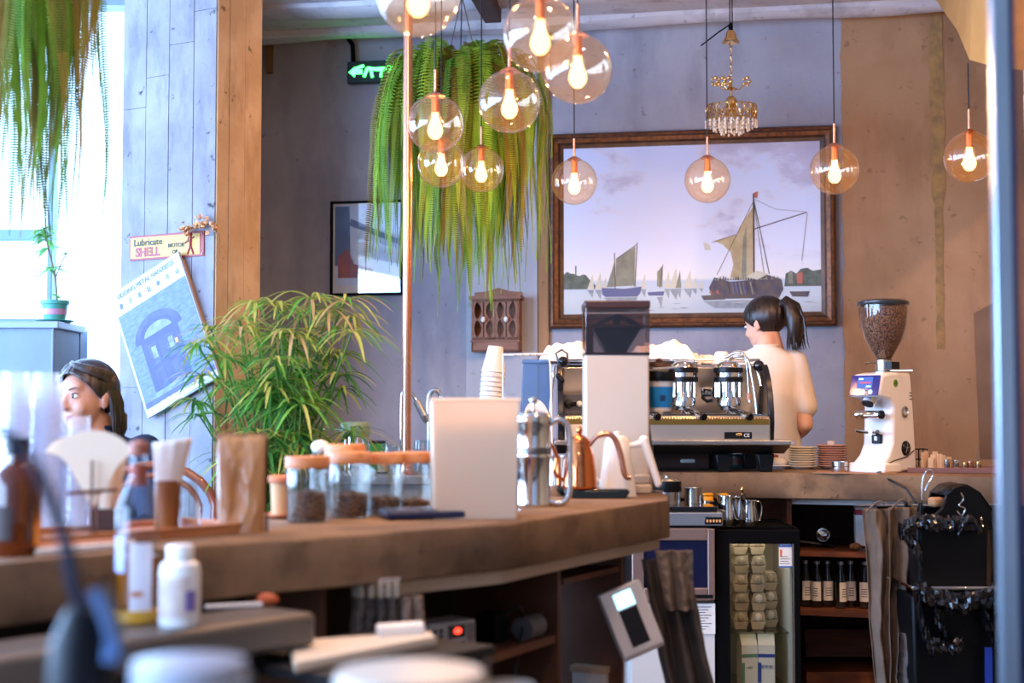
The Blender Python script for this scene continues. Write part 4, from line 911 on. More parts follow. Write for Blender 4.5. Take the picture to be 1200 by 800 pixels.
# ================================================================ ESPRESSO MACHINE
steelw = pm('warm_steel', 'd2cabe', .33, 1)
EM = bc(772, 549.5); EM.y = 6.12; EM.z = ZC
def q2(px, py): return ((px-772)*.00367, (549.5-py)*.00367)
em = thing('espresso_machine', 'polished steel three group espresso machine with black side arches on the back counter', 'coffee machine', EM)
mb = MB()
mb.yz([(.33, .10), (.33, .44), (.02, .455), (-.02, .44), (.06, .24), (-.20, .235), (-.22, .22), (-.22, .135), (-.16, .11)], -.425, .425)
mb.build('body', steelw, em, bevel=.004, smooth=False)
mb = MB(); mb.xy([(-.47, -.27), (.50, -.27), (.52, -.25), (.52, .2), (-.47, .2)], .115, .135); mb.build('drip_tray_ledge', pm('tray_steel', 'c8c2ba', .2, 1), em, bevel=.003)
mb = MB(); mb.yz([(-.25, .114), (-.1, .075), (.25, .075), (.25, .114)], -.46, .505); mb.build('under_tray', darksteel, em, smooth=False, bevel=.002)
for x in (-.36, .245, .42):
    for y in (-.12, .26):
        mb = MB(); mb.xz([(x-.035, .075), (x-.025, .0), (x+.025, .0), (x+.035, .075)], y-.03, y+.03); mb.build('foot', blackp, em, bevel=.004)
# drip grate of many bars and the gold reflecting gutter in front of it
mb = MB()
for k in range(84): mb.b2(-.41+k*.00985, -.41+k*.00985+.004, -.20, .04, .236, .242)
mb.build('drip_grate', chrome, em, smooth=False)
mb = MB()
for k in range(70): mb.cyl((-.41+k*.0118, -.2215, .222), (-.41+k*.0118, -.2215, .229), .0028, n=6)
mb.b2(-.42, .42, -.222, -.2195, .198, .222, 1); mb.build('gutter', [brass, pm('gold_strip', 'a88a48', .3, 1)], em)
mb = MB(); x0, z0 = q2(836, 513); x1, z1 = q2(867, 504); mb.b2(x0, x1, -.225, -.2195, .14, .168); lb = mb.build('rating_label', blackp, em, smooth=False)
writing('lettering', 'CE', .02, Matrix.Translation((x1-.022, -.2258, .154)) @ FACE, paper, lb); 
mb = MB(); mb.sph((x0+.06, -.226, .158), (.014, .001, .006), 12, 6); mb.build('emblem', brass, lb)
mb = MB(); mb.b2(-.4, -.31, -.226, -.2195, .15, .2); mb.build('paper_tag', pm('tan_tag', 'd6b89a', .8), em, smooth=False)
for gx in (.275, .084, -.107):
    M = Matrix.Translation((gx, -.075, 0)); g = MB()
    g.lathe([(.030, .27), (.050, .275), (.052, .30), (.044, .315), (.046, .38), (.058, .385), (.058, .43), (.05, .45), (.034, .463), (.012, .468)], M=M, n=36); gr = g.build('group_head', chrome, em)
    for z in (.388, .428): g = MB(); g.lathe([(.0595, z-.011), (.0625, z-.009), (.0625, z+.009), (.0595, z+.011)], M=M, n=36, cap=False); g.build('black_ring', blackp, gr)
    g = MB()
    for k in range(10): a = 2*PI*k/10; g.cyl((gx+.053*math.cos(a), -.075+.053*math.sin(a), .315), (gx+.053*math.cos(a), -.075+.053*math.sin(a), .375), .006, n=8)
    g.cyl((gx, -.06, .33), (gx, .06, .36), .03); g.build('pillars', chrome, gr)
    g = MB(); g.lathe([(.034, .238+.02), (.037, .262), (.037, .276), (.034, .278)], M=M, n=28); g.cyl((gx, -.1, .268), (gx+.03, -.16, .255), .011); g.cyl((gx, -.078, .262), (gx-.012, -.08, .238+.008), .007); g.cyl((gx, -.078, .262), (gx+.012, -.08, .246), .007)
    pf = g.build('portafilter', chrome, em)
    g = MB(); g.cyl((gx+.022, -.145, .258), (gx+.062, -.235, .232), .013, .016); g.build('handle', chrome, pf)
    g = MB(); g.cyl((gx+.062, -.235, .232), (gx+.066, -.244, .2295), .0165, .014); g.build('handle_tip', blackp, pf)
    g = MB(); g.cyl((gx-.1, -.03, .335), (gx-.06, -.06, .335), .022); g.lathe([(.001, -.004), (.024, -.004), (.024, .004), (.001, .004)], M=Matrix.Translation((gx-.1, -.03, .335)) @ Matrix.Rotation(R(70), 4, 'Y')); g.build('paddle', chrome, gr)
    g = MB(); g.tube([(gx-.1, -.035, .335), (gx-.105, -.05, .31), (gx-.09, -.07, .295), (gx-.07, -.08, .30)], .008, 8); g.build('paddle_grip', blackp, gr)
# steam wands, knobs and arched black side panels
for s in (-1, 1):
    x = .44*s; g = MB(); pts = arc(.11, .0, .0, 0, 1, 1)
    P = [(-.16, .135), (-.175, .2), (-.17, .26), (-.145, .33), (-.105, .39), (-.06, .43), (-.02, .455)]; Q = [(-.005, .44), (-.05, .41), (-.09, .375), (-.128, .32), (-.15, .26), (-.155, .2), (-.14, .135)]
    g.yz(P+Q, x-.012, x+.012); g.build('side_arch', pm('arch_black_blue', '141820', .25), em, bevel=.003)
    g = MB(); g.yz([(.3, .11), (.3, .43), (-.02, .44), (-.09, .37), (-.14, .27), (-.15, .2), (-.14, .12)], x-.006, x+.006); g.build('side_panel', steel, em, smooth=False)
x, z = q2(881, 428); g = MB(); g.sph((x, -.10, z), .024); kb = g.build('steam_knob', blackgl, em); g = MB(); g.cyl((x-.03, .0, z), (x-.005, -.09, z), .01); g.cyl((x-.003, -.08, z-.02), (x+.01, -.095, z-.085), .006); g.build('knob_shaft', chrome, kb)
def wand(pts, nm='steam_wand'):
    g = MB(); P = []
    for (px, py, y) in pts: x, z = q2(px, py); P.append(Vector((x, y, z)))
    S_ = []
    for i in range(len(P)-1):
        for k in range(6):
            t = k/6; a = P[max(0, i-1)]; b = P[i]; c = P[i+1]; d = P[min(len(P)-1, i+2)]
            S_.append(.5*((2*b)+(-a+c)*t+(2*a-5*b+4*c-d)*t*t+(-a+3*b-3*c+d)*t**3))
    S_.append(P[-1]); g.tube(S_, .0065, 10); return g.build(nm, chrome, em)
wand([(848, 425, 0), (856, 417, -.05), (868, 420, -.10), (872, 440, -.12), (876, 470, -.13), (877, 499, -.14)])
wand([(845, 418, -.03), (858, 412, -.06), (867, 418, -.07), (870, 450, -.075), (871, 470, -.08)], 'water_pipe')
x, z = q2(870, 467); g = MB(); g.cyl((x, -.08, z), (x, -.08, z+.03), .011); g.build('rubber_grip', pm('peach_rubber', 'd8a888', .5), em)
x, z = q2(652, 425); g = MB(); g.sph((x+.01, -.16, z+.005), .022); kb = g.build('steam_knob', blackgl, em)
g = MB(); g.tube([(x-.005, -.15, z-.01), (x-.02, -.15, z+.04), (x+.005, -.15, z+.055), (x+.028, -.15, z+.04), (x+.03, -.15, z)], .0045, 8); g.build('wire_loop', darksteel, kb)
g = MB(); g.caps((x-.01, -.16, z-.055), (x+.005, -.16, z-.075), .011, .012); g.build('black_tip', blackp, kb)
wand([(645, 428, -.13), (643, 445, -.15), (640, 480, -.17), (637, 515, -.18)])
# pressure gauge block at the left
x, z = q2(664, 472); g = MB(); g.b2(x-.035, x+.06, -.03+.03, .06, z-.04, z+.04, 0); g.lathe([(.02, 0), (.02, .02), (.012, .025)], M=Matrix.Translation((x-.005, 0, z)) @ FACE, mi=1, n=20); g.cyl((x+.01, -.02, z), (x+.035, -.03, z), .01, mi=1); g.build('switch_block', [darksteel, blackp], em)
g = MB(); g.sph((x+.04, -.035, z), .014, 14, 10); g.build('switch_knob', pm('cream_knob', 'efe6d8', .4), em)
# rail for cups on top
g = MB()
for y in (-.01, .31): g.cyl((-.42, y, .475), (.42, y, .475), .004, n=8)
for k in range(7):
    for y in (-.01, .31): g.cyl((-.42+k*.14, y, .44), (-.42+k*.14, y, .475), .003, n=6)
for x in (-.42, .42): g.cyl((x, -.01, .475), (x, .31, .475), .004, n=8)
g.build('cup_rail', chrome, em)

# towels and cups resting on the machine
def heap(name, label, cat, loc, w, d, h, mat, seed, rotz=0, noisef=1.0, thick=.004, nu=46, nv=34):
    def fn(u, v):
        x = (u-.5)*w; y = (v-.5)*d; e = min(1, 6*min(u, 1-u, v, 1-v)+.02)**.6
        p = Vector((x*9+seed*3.1, y*9+seed, seed)); n1 = noise.noise(p); n2 = noise.noise(p*2.6); rid = abs(noise.noise(p*1.5+Vector((5, 2, 0))))
        z = h*e*(.72+.26*n1+.14*n2-.4*rid*noisef); return (x+.02*n2*(1-e), y+.02*n1, max(.004, z))
    mb = MB(); mb.sheet(fn, nu, nv); o = mb.build(name, mat, loc=loc, rot=(0, 0, rotz), solid=thick, sub=1); tag(o, label, cat); return o
zt_ = ZC+.456
def ontop(px, dy=.12): return Vector((EM.x+(px-772)*.00374, EM.y+dy, zt_+.002))
heap('towel', 'crumpled white towel on top of the espresso machine, left of the tall grinder', 'towel', ontop(664, .16), .24, .32, .12, cloth_w, 1, noisef=.4)
heap('towel', 'crumpled white towel on top of the espresso machine, right of the tall grinder', 'towel', ontop(776, .15), .29, .30, .115, cloth_w, 2, noisef=.4)
heap('towel', 'small white cloth among the cups at the right end of the machine top', 'towel', ontop(824, .22), .11, .16, .06, cloth_w, 4, .4)
def cup(name, label, loc, r=.045, h=.055, rot=(0, 0, 0), handle=0, group=None, mat=ceram):
    t = thing(name, label, 'cup', loc, rot=rot, group=group)
    mb = MB(); mb.lathe([(.001, 0), (r*.55, 0), (r*.62, .004), (r*.85, h*.45), (r, h), (r*.95, h), (r*.8, h*.45), (r*.55, .006), (.001, .005)], n=32, cap=False); mb.build('cup_body', mat, t)
    mb = MB(); mb.tube([(r*.9*math.cos(0)+.0, 0, h*.85)]+[(r*.85+.02*math.sin(R(a)), 0, h*.5+h*.32*math.cos(R(a))) for a in range(0, 181, 20)], .004, 8, M=Matrix.Rotation(handle, 4, 'Z')); mb.build('cup_handle', mat, t); return t
p = ontop(845, .1); p.z += .056; cup('coffee_cup', 'white cup upside down on the right end of the espresso machine top', p, rot=(PI, 0, .1), handle=0)
p = ontop(812, .13); p.z += .05; cup('coffee_cup', 'white cup upside down half under the towel on the machine top', p, .04, .05, rot=(PI, 0, -.3), handle=-.2)

# under and around the machine
p = bc(829, 550); p = Vector((at(800, 548, 6.3).x, 6.42, ZC)); t = thing('wooden_crate', 'low brown wooden crate under the espresso machine with a white oval handle', 'crate', p)
mb = MB(); mb.b2(-.16, .12, -.1, .12, 0, .068); mb.build('crate_body', wood_d, t, bevel=.002)
mb = MB(); mb.caps((.0, -.103, .034), (.05, -.103, .034), .009, .009, n=10); mb.build('handle', ceram, t)
p = Vector((at(867, 548, 6.36).x, 6.45, ZC)); t = thing('glass_jar', 'small dark labelled jar under the espresso machine between its right feet', 'jar', p)
mb = MB(); mb.lathe([(.04, 0), (.042, .01), (.042, .05), (.035, .058), (.035, .062)], n=28); mb.build('jar', pm('dark_teal_jar', '16403c', .15), t)
mb = MB(); mb.lathe([(.0425, .012), (.0425, .046)], n=28, cap=False); mb.build('label', pm('orange_label', '7a3a20', .6, col2='2a1a14', scale=30), t)
p = bc(911, 549.0); t = thing('plate_with_pastry', 'white plate with a crumpled bun just right of the espresso machine', 'plate', p)
mb = MB(); mb.lathe([(.001, .003), (.04, .003), (.045, 0), (.05, .004), (.078, .014), (.078, .017), (.05, .008), (.001, .007)], n=36, cap=False); mb.build('plate', ceram, t)
mb = MB(); mb.sph((0, 0, .028), (.05, .045, .022), 24, 14); o = mb.build('bun', pm('floury_bun', 'e8dccb', .9, bump=.8, bscale=30), t)
p = Vector((at(900, 540, 6.5).x, 6.5, ZC)); t = thing('orange_box', 'flat orange box standing behind the plate with the bun', 'box', p)
mb = MB(); mb.b2(-.05, .045, -.03, .03, 0, .028); mb.build('box', pm('orange_card', 'b8603c', .6), t, bevel=.002); mb = MB(); mb.b2(-.048, .043, -.028, .028, .030, .056); mb.build('lid', pm('orange_card2', 'a8542f', .6), t, bevel=.002)
p = Vector((at(913, 540, 6.55).x, 6.62, ZC)); t = thing('steel_tray', 'thin steel tray behind the plates beside the machine', 'tray', p)
mb = MB(); mb.lathe([(.05, 0), (.07, .01), (.07, .013)], n=24); mb.build('tray', steel, t)
# saucers
def saucer_stack(px, py, n, r, group, mats, what, ztop):
    b = bc(px, py); dz = ztop/n
    proto = MB(); proto.lathe([(.001, .003), (r*.5, .003), (r*.55, 0), (r*.6, .002), (r*.97, dz+.0025), (r, dz+.004), (r*.97, dz+.006), (r*.6, .006), (.001, .006)], n=40, cap=False)
    first = None
    for k in range(n):
        if first is None: o = proto.build('saucer', mats, loc=b); first = o
        else: o = first.copy(); C.objects.link(o); o.location = b+Vector((random.uniform(-.001, .001), random.uniform(-.001, .001), k*dz))
        where = 'bottom one' if k == 0 else ('top one' if k == n-1 else 'number %d up' % (k+1))
        o['label'] = '%s saucer in the %s, %s' % (what[0], what[1], {0: 'lowest'}.get(k, 'topmost' if k == n-1 else '%s from the bottom' % ['', 'second', 'third', 'fourth', 'fifth', 'sixth', 'seventh', 'eighth', 'ninth', 'tenth', 'eleventh'][k])); o['category'] = 'saucer'; o['group'] = group
saucer_stack(941, 549.5, 9, .064, 'cream saucers stacked beside the machine', pm('cream_ceramic', 'e6dcc6', .25), ('cream', 'left stack'), .092)
saucer_stack(975, 549, 10, .068, 'pink saucers stacked beside the grinder', pm('pink_ceramic', 'd9a890', .25), ('pink', 'right stack'), .100)
p = bc(974, 549); p.z += .1045; o = MB(); o.lathe([(.001, 0), (.016, 0), (.018, .018), (.001, .02)], n=16, cap=False); o = o.build('creamer_lid', ceram, loc=p); tag(o, 'tiny white cup upturned on the pink saucer stack', 'cup')
p = bc(984, 553.3); t = thing('tin_cup', 'short round metal tamping cup on the counter in front of the saucers', 'tin', p)
mb = MB(); mb.lathe([(.033, 0), (.034, .003), (.034, .022), (.031, .024), (.034, .027), (.034, .045), (.032, .045), (.031, .028)], n=32, cap=False); mb.build('tin', steel, t); mb = MB(); mb.lathe([(.001, .042), (.032, .042)], n=24, cap=False); mb.build('tin_lid', darksteel, t)

# ================================================================ WHITE GRINDER WITH BEAN HOPPER
gp = bc(1036, 553); gw = pm('grinder_white', 'efe9e2', .28, coat=.3)
g_ = thing('coffee_grinder', 'white electric coffee grinder with blue touch screen and glass bean hopper', 'coffee grinder', gp, R(-47))
mb = MB(); hw = .072
prof = [(-.135, .0), (.135, .0), (.138, .02), (.118, .28), (.100, .415), (-.05, .415), (-.118, .405), (-.145, .315), (-.06, .30), (-.035, .27), (-.045, .12), (-.075, .075), (-.125, .04)]
mb.yz(prof, -hw, hw); mb.build('body', gw, g_, bevel=.012)
mb = MB(); mb.yz([(-.138, 0), (-.11, .0), (.0, .0), (-.01, .04), (-.13, .042)], -.088, .088); mb.build('base_foot', gw, g_, bevel=.008)
n1 = Vector((0, -.027, .09)).normalized()   # slant of the screen face
Ms = Matrix.Translation((0, -.134, .360)) @ Matrix.Rotation(-math.atan2(.027, .09), 4, 'X')
mb = MB(); mb.box((0, -.001, 0), (.138, .004, .088), M=Ms); sc_ = mb.build('screen', pm('screen_glass', '0a1030', .1, emis='1a3cff', es=.25), g_, bevel=.002)
def scr(pts, y, m, nm): mb = MB(); mb.xz(pts, y, -.003, M=Ms); return mb.build(nm, m, sc_, smooth=False)
scr([(-.036, -.014), (.036, -.014), (.036, .036), (-.036, .036)], -.0036, glow('screen_blue', '1c5cc8', 1.2), 'display')
sb = glow('screen_white', 'a8e0ff', 2.5); sr = glow('screen_red', 'e84060', 1.2)
scr([(-.026, .008), (.028, .008), (.028, .014), (-.026, .014)], -.0042, sr, 'red_line'); scr([(-.03, .024), (-.01, .024), (-.01, .030), (-.03, .030)], -.0042, sb, 'readout'); scr([(.008, -.008), (.03, -.008), (.03, -.002), (.008, -.002)], -.0042, sb, 'readout')
for x in (-.036, -.002, .032): mb = MB(); mb.lathe([(.0095, -.0), (.0095, .002)], n=16, M=Ms @ Matrix.Translation((x, -.003, -.029)) @ FACE); mb.build('touch_button', sb, sc_)
mb = MB(); mb.cyl((0, -.10, .312), (0, -.115, .285), .036, .03); mb.build('chute', chrome, g_); mb = MB(); mb.cyl((0, -.1152, .2848), (0, -.117, .282), .024); mb.build('chute_mouth', blackp, g_)
mb = MB(); mb.tube([(-.04, -.05, .235), (-.04, -.12, .235), (0, -.14, .235), (.04, -.12, .235), (.04, -.05, .235)], .010, 10); mb.cyl((-.055, -.11, .24), (.055, -.11, .24), .017); mb.build('portafilter_rest', chrome, g_)
mb = MB(); mb.cyl((.055, -.11, .24), (.066, -.11, .24), .018); mb.build('rest_cap', blackp, g_)
mb = MB(); mb.tube([(-.05, -.13, .175), (-.03, -.11, .168), (0, -.09, .165), (.04, -.11, .168), (.055, -.13, .172)], .007, 8); mb.cyl((0, -.04, .165), (0, -.1, .165), .010); mb.build('fork', chrome, g_)
mb = MB(); mb.b2(-.022, .022, -.058, -.038, .12, .158); mb.build('switch_plate', blackp, g_, bevel=.003)
mb = MB(); mb.b2(-.007, .007, -.062, -.056, .132, .15); mb.build('switch', gw, g_, bevel=.002)
Mx = Matrix.Rotation(PI/2, 4, 'Y')
mb = MB(); mb.lathe([(.031, 0), (.031, .004), (.026, .009), (.001, .009)], M=Matrix.Translation((hw, .05, .10)) @ Mx, cap=False); dl = mb.build('dial', blackp, g_)
for k in range(5): a = 2*PI*k/5+.3; mb = MB(); mb.cyl((hw+.0095, .05, .10), (hw+.0095, .05+.024*math.cos(a), .10+.024*math.sin(a)), .0016, n=6); mb.build('dial_mark', chrome, dl)
mb = MB(); mb.lathe([(.021, 0), (.024, .006), (.017, .009), (.015, .004)], M=Matrix.Translation((hw, .045, .252)) @ Mx, cap=False); mb.build('round_badge', steel, g_)
mb = MB(); mb.lathe([(.016, 0), (.016, .002)], M=Matrix.Translation((hw, -.02, .37)) @ Mx, n=20); mb.lathe([(.009, .002), (.009, .003)], M=Matrix.Translation((hw, -.02, .37)) @ Mx, n=6, mi=1); mb.build('green_emblem', [pm('emblem_green', '6f9a3a', .5), pm('emblem_dark', '3c5c20', .5)], g_)
for z in (.305, .318, .331): mb = MB(); mb.b2(hw-.001, hw+.001, .085, .105, z-.002, z+.002); mb.build('vent_slot', blackp, g_, smooth=False)
mb = MB(); mb.tube([(hw+.001, -.10, .035), (hw+.001, -.04, .05), (hw+.001, .06, .065), (hw+.001, .115, .09)], .0028, 6); mb.build('trim_line', darksteel, g_)
hc = (0, .01, 0)
mb = MB(); mb.lathe([(.05, .415), (.05, .42), (.035, .425), (.035, .468), (.038, .47)], c=hc, n=32); mb.build('neck', steel, g_)
mb = MB(); mb.b2(-.03, .14, -.0, .006, .421, .425); mb.b2(.03, .055, -.02, .04, .43, .46, 1); mb.build('slide_gate', [steel, blackp], g_, smooth=False)
mb = MB(); mb.tube([(-.03, 0, .455), (-.06, -.01, .46), (-.075, -.01, .452)], .004, 6); mb.build('lever', darksteel, g_)
hp_ = [(.030, .470), (.048, .500), (.078, .555), (.094, .61), (.100, .66), (.101, .70)]
mb = MB(); mb.lathe(hp_, c=hc, n=44, cap=False); mb.build('hopper', thin('hopper_glass', 'f4eee8', refl=1.6), g_)
mb = MB(); mb.lathe([(r-.004, z) for r, z in hp_[:-1]]+[(.096, .690), (.06, .694), (.001, .694)], c=hc, n=60); o = mb.build('coffee_beans', beans, g_); o['kind'] = 'stuff'
mb = MB(); mb.lathe([(.104, .698), (.106, .702), (.106, .712), (.09, .720), (.03, .726), (.001, .728)], c=hc, n=44); mb.build('hopper_lid', pm('smoky_lid', '2a2c2e', .2), g_)
mb = MB(); P = [gp+Vector((-.03, -.1, .01)), gp+Vector((-.07, -.17, .006)), gp+Vector((-.06, -.24, -.01)), gp+Vector((-.0, -.33, -.05)), gp+Vector((.04, -.36, -.12)), gp+Vector((.06, -.36, -.2))]
mb.tube([p for p in P], .0045, 8); o = mb.build('power_cable', blackp); tag(o, 'black cable drooping over the counter edge below the white grinder', 'cable')
# stained cloth sheet under the grinder's front
# right end: tray with small things
p = bc(1116, 553.3); yaw_ = R(-9)
t = thing('serving_tray', 'long purplish wooden tray at the right end of the back counter', 'tray', p, yaw_); trm = pm('purple_wood', '7c5650', .5)
mb = MB(); mb.b2(-.19, .22, -.08, .09, 0, .012); mb.b2(-.19, .22, -.085, -.075, 0, .022); mb.b2(-.19, .22, .085, .095, 0, .022); mb.build('tray', trm, t, bevel=.002)
def ontray(dx, dy): return p+Vector((dx*math.cos(yaw_)-dy*math.sin(yaw_), dx*math.sin(yaw_)+dy*math.cos(yaw_), .0125))
t = thing('wire_basket', 'small black wire basket right of the white grinder', 'basket', bc(1078, 549)+Vector((0, .05, 0)))
mb = MB()
for z in (.005, .04, .085): mb.tube([(-.04, -.03, z), (.04, -.03, z), (.04, .03, z), (-.04, .03, z)], .002, 6, closed=True)
for k in range(5):
    for y in (-.03, .03): mb.cyl((-.04+k*.02, y, .005), (-.04+k*.02, y, .085), .0015, n=6)
mb.build('wires', blackm, t)
for k in range(9):
    px = 1083+k*3.6; D = 5.78; q_ = ontray((px-1116)/F*D*1.0, .03*math.sin(k*2)); mb = MB(); an = random.uniform(-.5, .5); L = random.uniform(.045, .075)
    mb.b2(-.011, .011, -.004, .004, 0, L); o = mb.build('wooden_block', pm('pale_pine', 'd6ae84', .7, col2='c89c70', scale=20), loc=q_+Vector((0, 0, 0)), rot=(0, 0, an), bevel=.001)
    tag(o, 'pale wooden stick standing in the bunch on the right-hand tray', 'wooden stick', 'pale wooden sticks on the tray')
for k, (px, r, h, m) in enumerate(((1109, .012, .042, steel), (1120, .013, .038, chrome), (1130, .010, .03, brass), (1137, .013, .035, copper), (1146, .012, .034, brass))):
    q_ = ontray((px-1116)/F*5.7, -.02+.01*(k % 2)); t = thing('jigger', ['silver ridged measuring cup first from the left on the tray', 'shiny chrome measuring cup second from the left on the tray', 'small gold measuring cup third from the left on the tray', 'copper measuring cup fourth from the left on the tray', 'gold measuring cup last on the right of the tray'][k], 'measuring cup', q_, group='little metal cups on the right-hand tray')
    mb = MB(); mb.lathe([(r*.9, 0), (r, .003), (r, h), (r*.85, h), (r*.8, .005)], n=20, cap=False); mb.build('cup_body', m, t)
    mb = MB(); mb.lathe([(r*1.03, h*.45), (r*1.08, h*.5), (r*1.03, h*.55)], n=20, cap=False); mb.build('band', darksteel, t)
q_ = ontray((1146-1116)/F*5.7, .03); mb = MB(); mb.cyl((0, 0, 0), (0, 0, .09), .002, n=6); mb.sph((0, 0, .092), .004, 8, 6); o = mb.build('stirrer', steel, loc=q_); tag(o, 'thin upright metal stirrer at the right end of the tray', 'stirrer')
p = bc(996, 556.5); 
mb = MB(); out = [onz(x, y) for x, y in ((952, 554.6), (985, 555.2), (1030, 555.6), (1052, 555.2), (1042, 552.4), (1000, 551.8), (960, 552))]
c_ = sum(out, Vector())/len(out); mb.xy([(q.x-c_.x, q.y-c_.y) for q in out], 0, .003); o = mb.build('leather_mat', pm('tan_leather', 'a87c5c', .7, col2='8c6448', scale=14), loc=(c_.x, c_.y, ZC+.0005), smooth=False); tag(o, 'thin worn tan mat lying in front of the white grinder', 'mat')
# ================================================================ SINK AREA AND COPPER POLE
p = onz(479, 556); t = thing('copper_pole', 'tall polished copper pole rising from the sink counter to the ceiling', 'pole', (at(477, 300, 5.7).x, 5.72, ZC))
mb = MB(); mb.cyl((0, 0, 0), (0, 0, CEIL-ZC), .0185, n=32); mb.build('tube', copper, t)
mb = MB(); mb.lathe([(.045, 0), (.045, .008), (.03, .014), (.026, .04), (.02, .045)], n=32); mb.build('flange', copper, t)
def curve(P, n=6):
    P = [Vector(p) for p in P]; S_ = []
    for i in range(len(P)-1):
        for k in range(n):
            t = k/n; a = P[max(0, i-1)]; b = P[i]; c = P[i+1]; d = P[min(len(P)-1, i+2)]
            S_.append(.5*((2*b)+(-a+c)*t+(2*a-5*b+4*c-d)*t*t+(-a+3*b-3*c+d)*t**3))
    S_.append(P[-1]); return S_
def at_rel(o, pts, D): return [at(x, y, D)-o for x, y in pts]
o_ = at(504, 545, 6.2); o_.z = ZC
t = thing('faucet', 'chrome gooseneck faucet arching beside the tall frosted bin', 'faucet', o_)
P = at_rel(o_, [(503, 540), (503, 500), (502, 472), (505, 460), (511, 457), (516, 463), (516, 475)], 6.2); P[0].z = 0
mb = MB(); mb.tube(curve(P), .010, 12); mb.lathe([(.024, 0), (.024, .02), (.014, .03)], n=20); mb.build('spout', chrome, t)
o_ = Vector((at(490, 540, 6.1).x, 6.1, ZC))
t = thing('faucet', 'chrome spray faucet with spring hose leaning behind the copper pole', 'faucet', o_)
P = at_rel(o_, [(492, 540), (470.5, 480), (472, 460), (480, 458), (488, 470), (497, 487)], 6.1); P[0] = Vector((-.06, 0, 0)); P.insert(1, Vector((-.07, 0, .1)))
mb = MB(); mb.tube(curve(P), .007, 10); mb.lathe([(.024, 0), (.024, .02), (.012, .03)], c=(-.06, 0, 0), n=20); mb.build('hose', chrome, t)
mb = MB(); a, b_ = P[-2], P[-1]
mb.cyl(a, b_, .014, .017); d_ = (b_-a).normalized(); mb.cyl(b_, b_+d_*.03, .019, .014); 
for k in range(8): mb.cyl(a+(b_-a)*k/8, a+(b_-a)*(k/8+.05), .0165)
mb.build('spray_head', steel, t)
# green lidded tumbler
def onsink(x, y): return onz(x, y)
p = Vector((at(416, 530, 6.0).x, 6.0, ZC)); sc6 = 6.0/F
t = thing('steel_canister', 'steel canister with a rounded sage green lid beside the umbrella plant', 'canister', p)
zt = at(416, 512, 6.0).z-ZC
mb = MB(); mb.lathe([(.052, 0), (.052, zt), (.048, zt)], n=32); mb.build('canister', chrome, t)
mb = MB(); mb.lathe([(.045, zt), (.062, zt+.004), (.066, zt+.02), (.066, zt+.045), (.060, zt+.062), (.04, zt+.066), (.001, zt+.067)], n=32, cap=False); mb.build('lid', pm('sage_green', '7d9070', .35), t)
mb = MB(); mb.tube([(-.06, 0, zt+.03), (-.1, 0, zt+.034), (-.13, 0, zt+.03)], .004, 8); mb.sph((-.135, 0, zt+.03), .009, 10, 8); mb.build('lid_handle', steel, t)
p = Vector((at(441, 530, 6.1).x, 6.12, ZC)); t = thing('green_tub', 'small bright green tub with dark lid between the canister and the upturned glasses', 'tub', p); zt = at(441, 516, 6.1).z-ZC
mb = MB(); mb.b2(-.03, .035, -.03, .03, 0, zt-.012); mb.build('tub', pm('leaf_green', '3fa860', .4), t, bevel=.006); mb = MB(); mb.b2(-.032, .037, -.032, .032, zt-.012, zt); mb.build('lid', pm('lid_navy', '28344c', .4), t, bevel=.004)
for i, (px, r, h, lab) in enumerate(((458, .040, .115, 'clear glass standing upside down right of the green tub'), (470, .036, .10, 'clear glass tumbler just left of the copper pole'), (492, .043, .13, 'tall clear glass just right of the copper pole'))):
    p = Vector((at(px, 530, 6.0).x, 5.95+.1*i, ZC)); t = thing('drinking_glass', lab, 'glass', p, group='clear glasses drying by the sink')
    mb = MB(); mb.lathe([(.001, h), (r*.75, h), (r*.8, h-.004), (r, 0), (r-.002, 0), (r*.8-.002, h-.008), (.001, h-.008)], n=32, cap=False); mb.build('glass', thin('drinking_glass_mat', 'f2f8fa', refl=2.5), t)
    mb = MB(); mb.lathe([(.001, h-.007), (r*.78, h-.007), (r*.78, h-.001), (.001, h-.001)], n=24, cap=False); mb.build('thick_base', thin('drinking_glass_mat'), t)
p = Vector((at(450, 540, 5.9).x, 5.84, ZC)); t = thing('striped_glass', 'small dark patterned cup in front of the upturned glasses', 'cup', p)
mb = MB(); mb.lathe([(.022, 0), (.026, .055), (.024, .055), (.02, .003)], n=24, cap=False); mb.build('cup_body', pm('tortoise', '3c2a1c', .25, col2='c8b08a', scale=22, stretch=(1, 1, .3)), t)
mb = MB(); mb.lathe([(.022, 0), (.0235, .006)], n=24); mb.build('foot_ring', blackp, t)
for px, r, nm in ((436, .035, 'left of the copper pole foot'), (447, .03, 'nearest the copper pole foot')):
    pass
# paper cups leaning, rack, blue box, clear stacks between sink and machine
def cupstack(name, label, cat, loc, n, r0, r1, h, dz, mat, tilt=(0, 0), inv=True, group=None, parts=True):
    t = thing(name, label, cat, loc, rot=(tilt[0], tilt[1], 0), group=group)
    me = None
    for k in range(n):
        z = k*dz
        if me is None:
            mb = MB()
            prof = [(r1+.002, 0), (r1+.003, .003), (r1, .005), (r0, h), (.001, h)] if inv else [(.001, 0), (r0, 0), (r1, h), (r1+.003, h+.001), (r1+.002, h+.004), (r1-.001, h)]
            mb.lathe(prof, n=32, cap=False); o = mb.build('nested_cup', mat, t); me = o.data
        else: o = bpy.data.objects.new('nested_cup', me); C.objects.link(o); o.parent = t
        o.location = (0, 0, z)
    return t
papc = pm('paper_cup', 'efe6da', .6)
p = Vector((at(568, 540, 6.0).x, 6.0, ZC)); cupstack('paper_cup_stack', 'leaning stack of upturned cream paper cups below the wall cabinet', 'paper cups', p, 22, .031, .050, .11, .0200, papc, tilt=(0, R(5)))
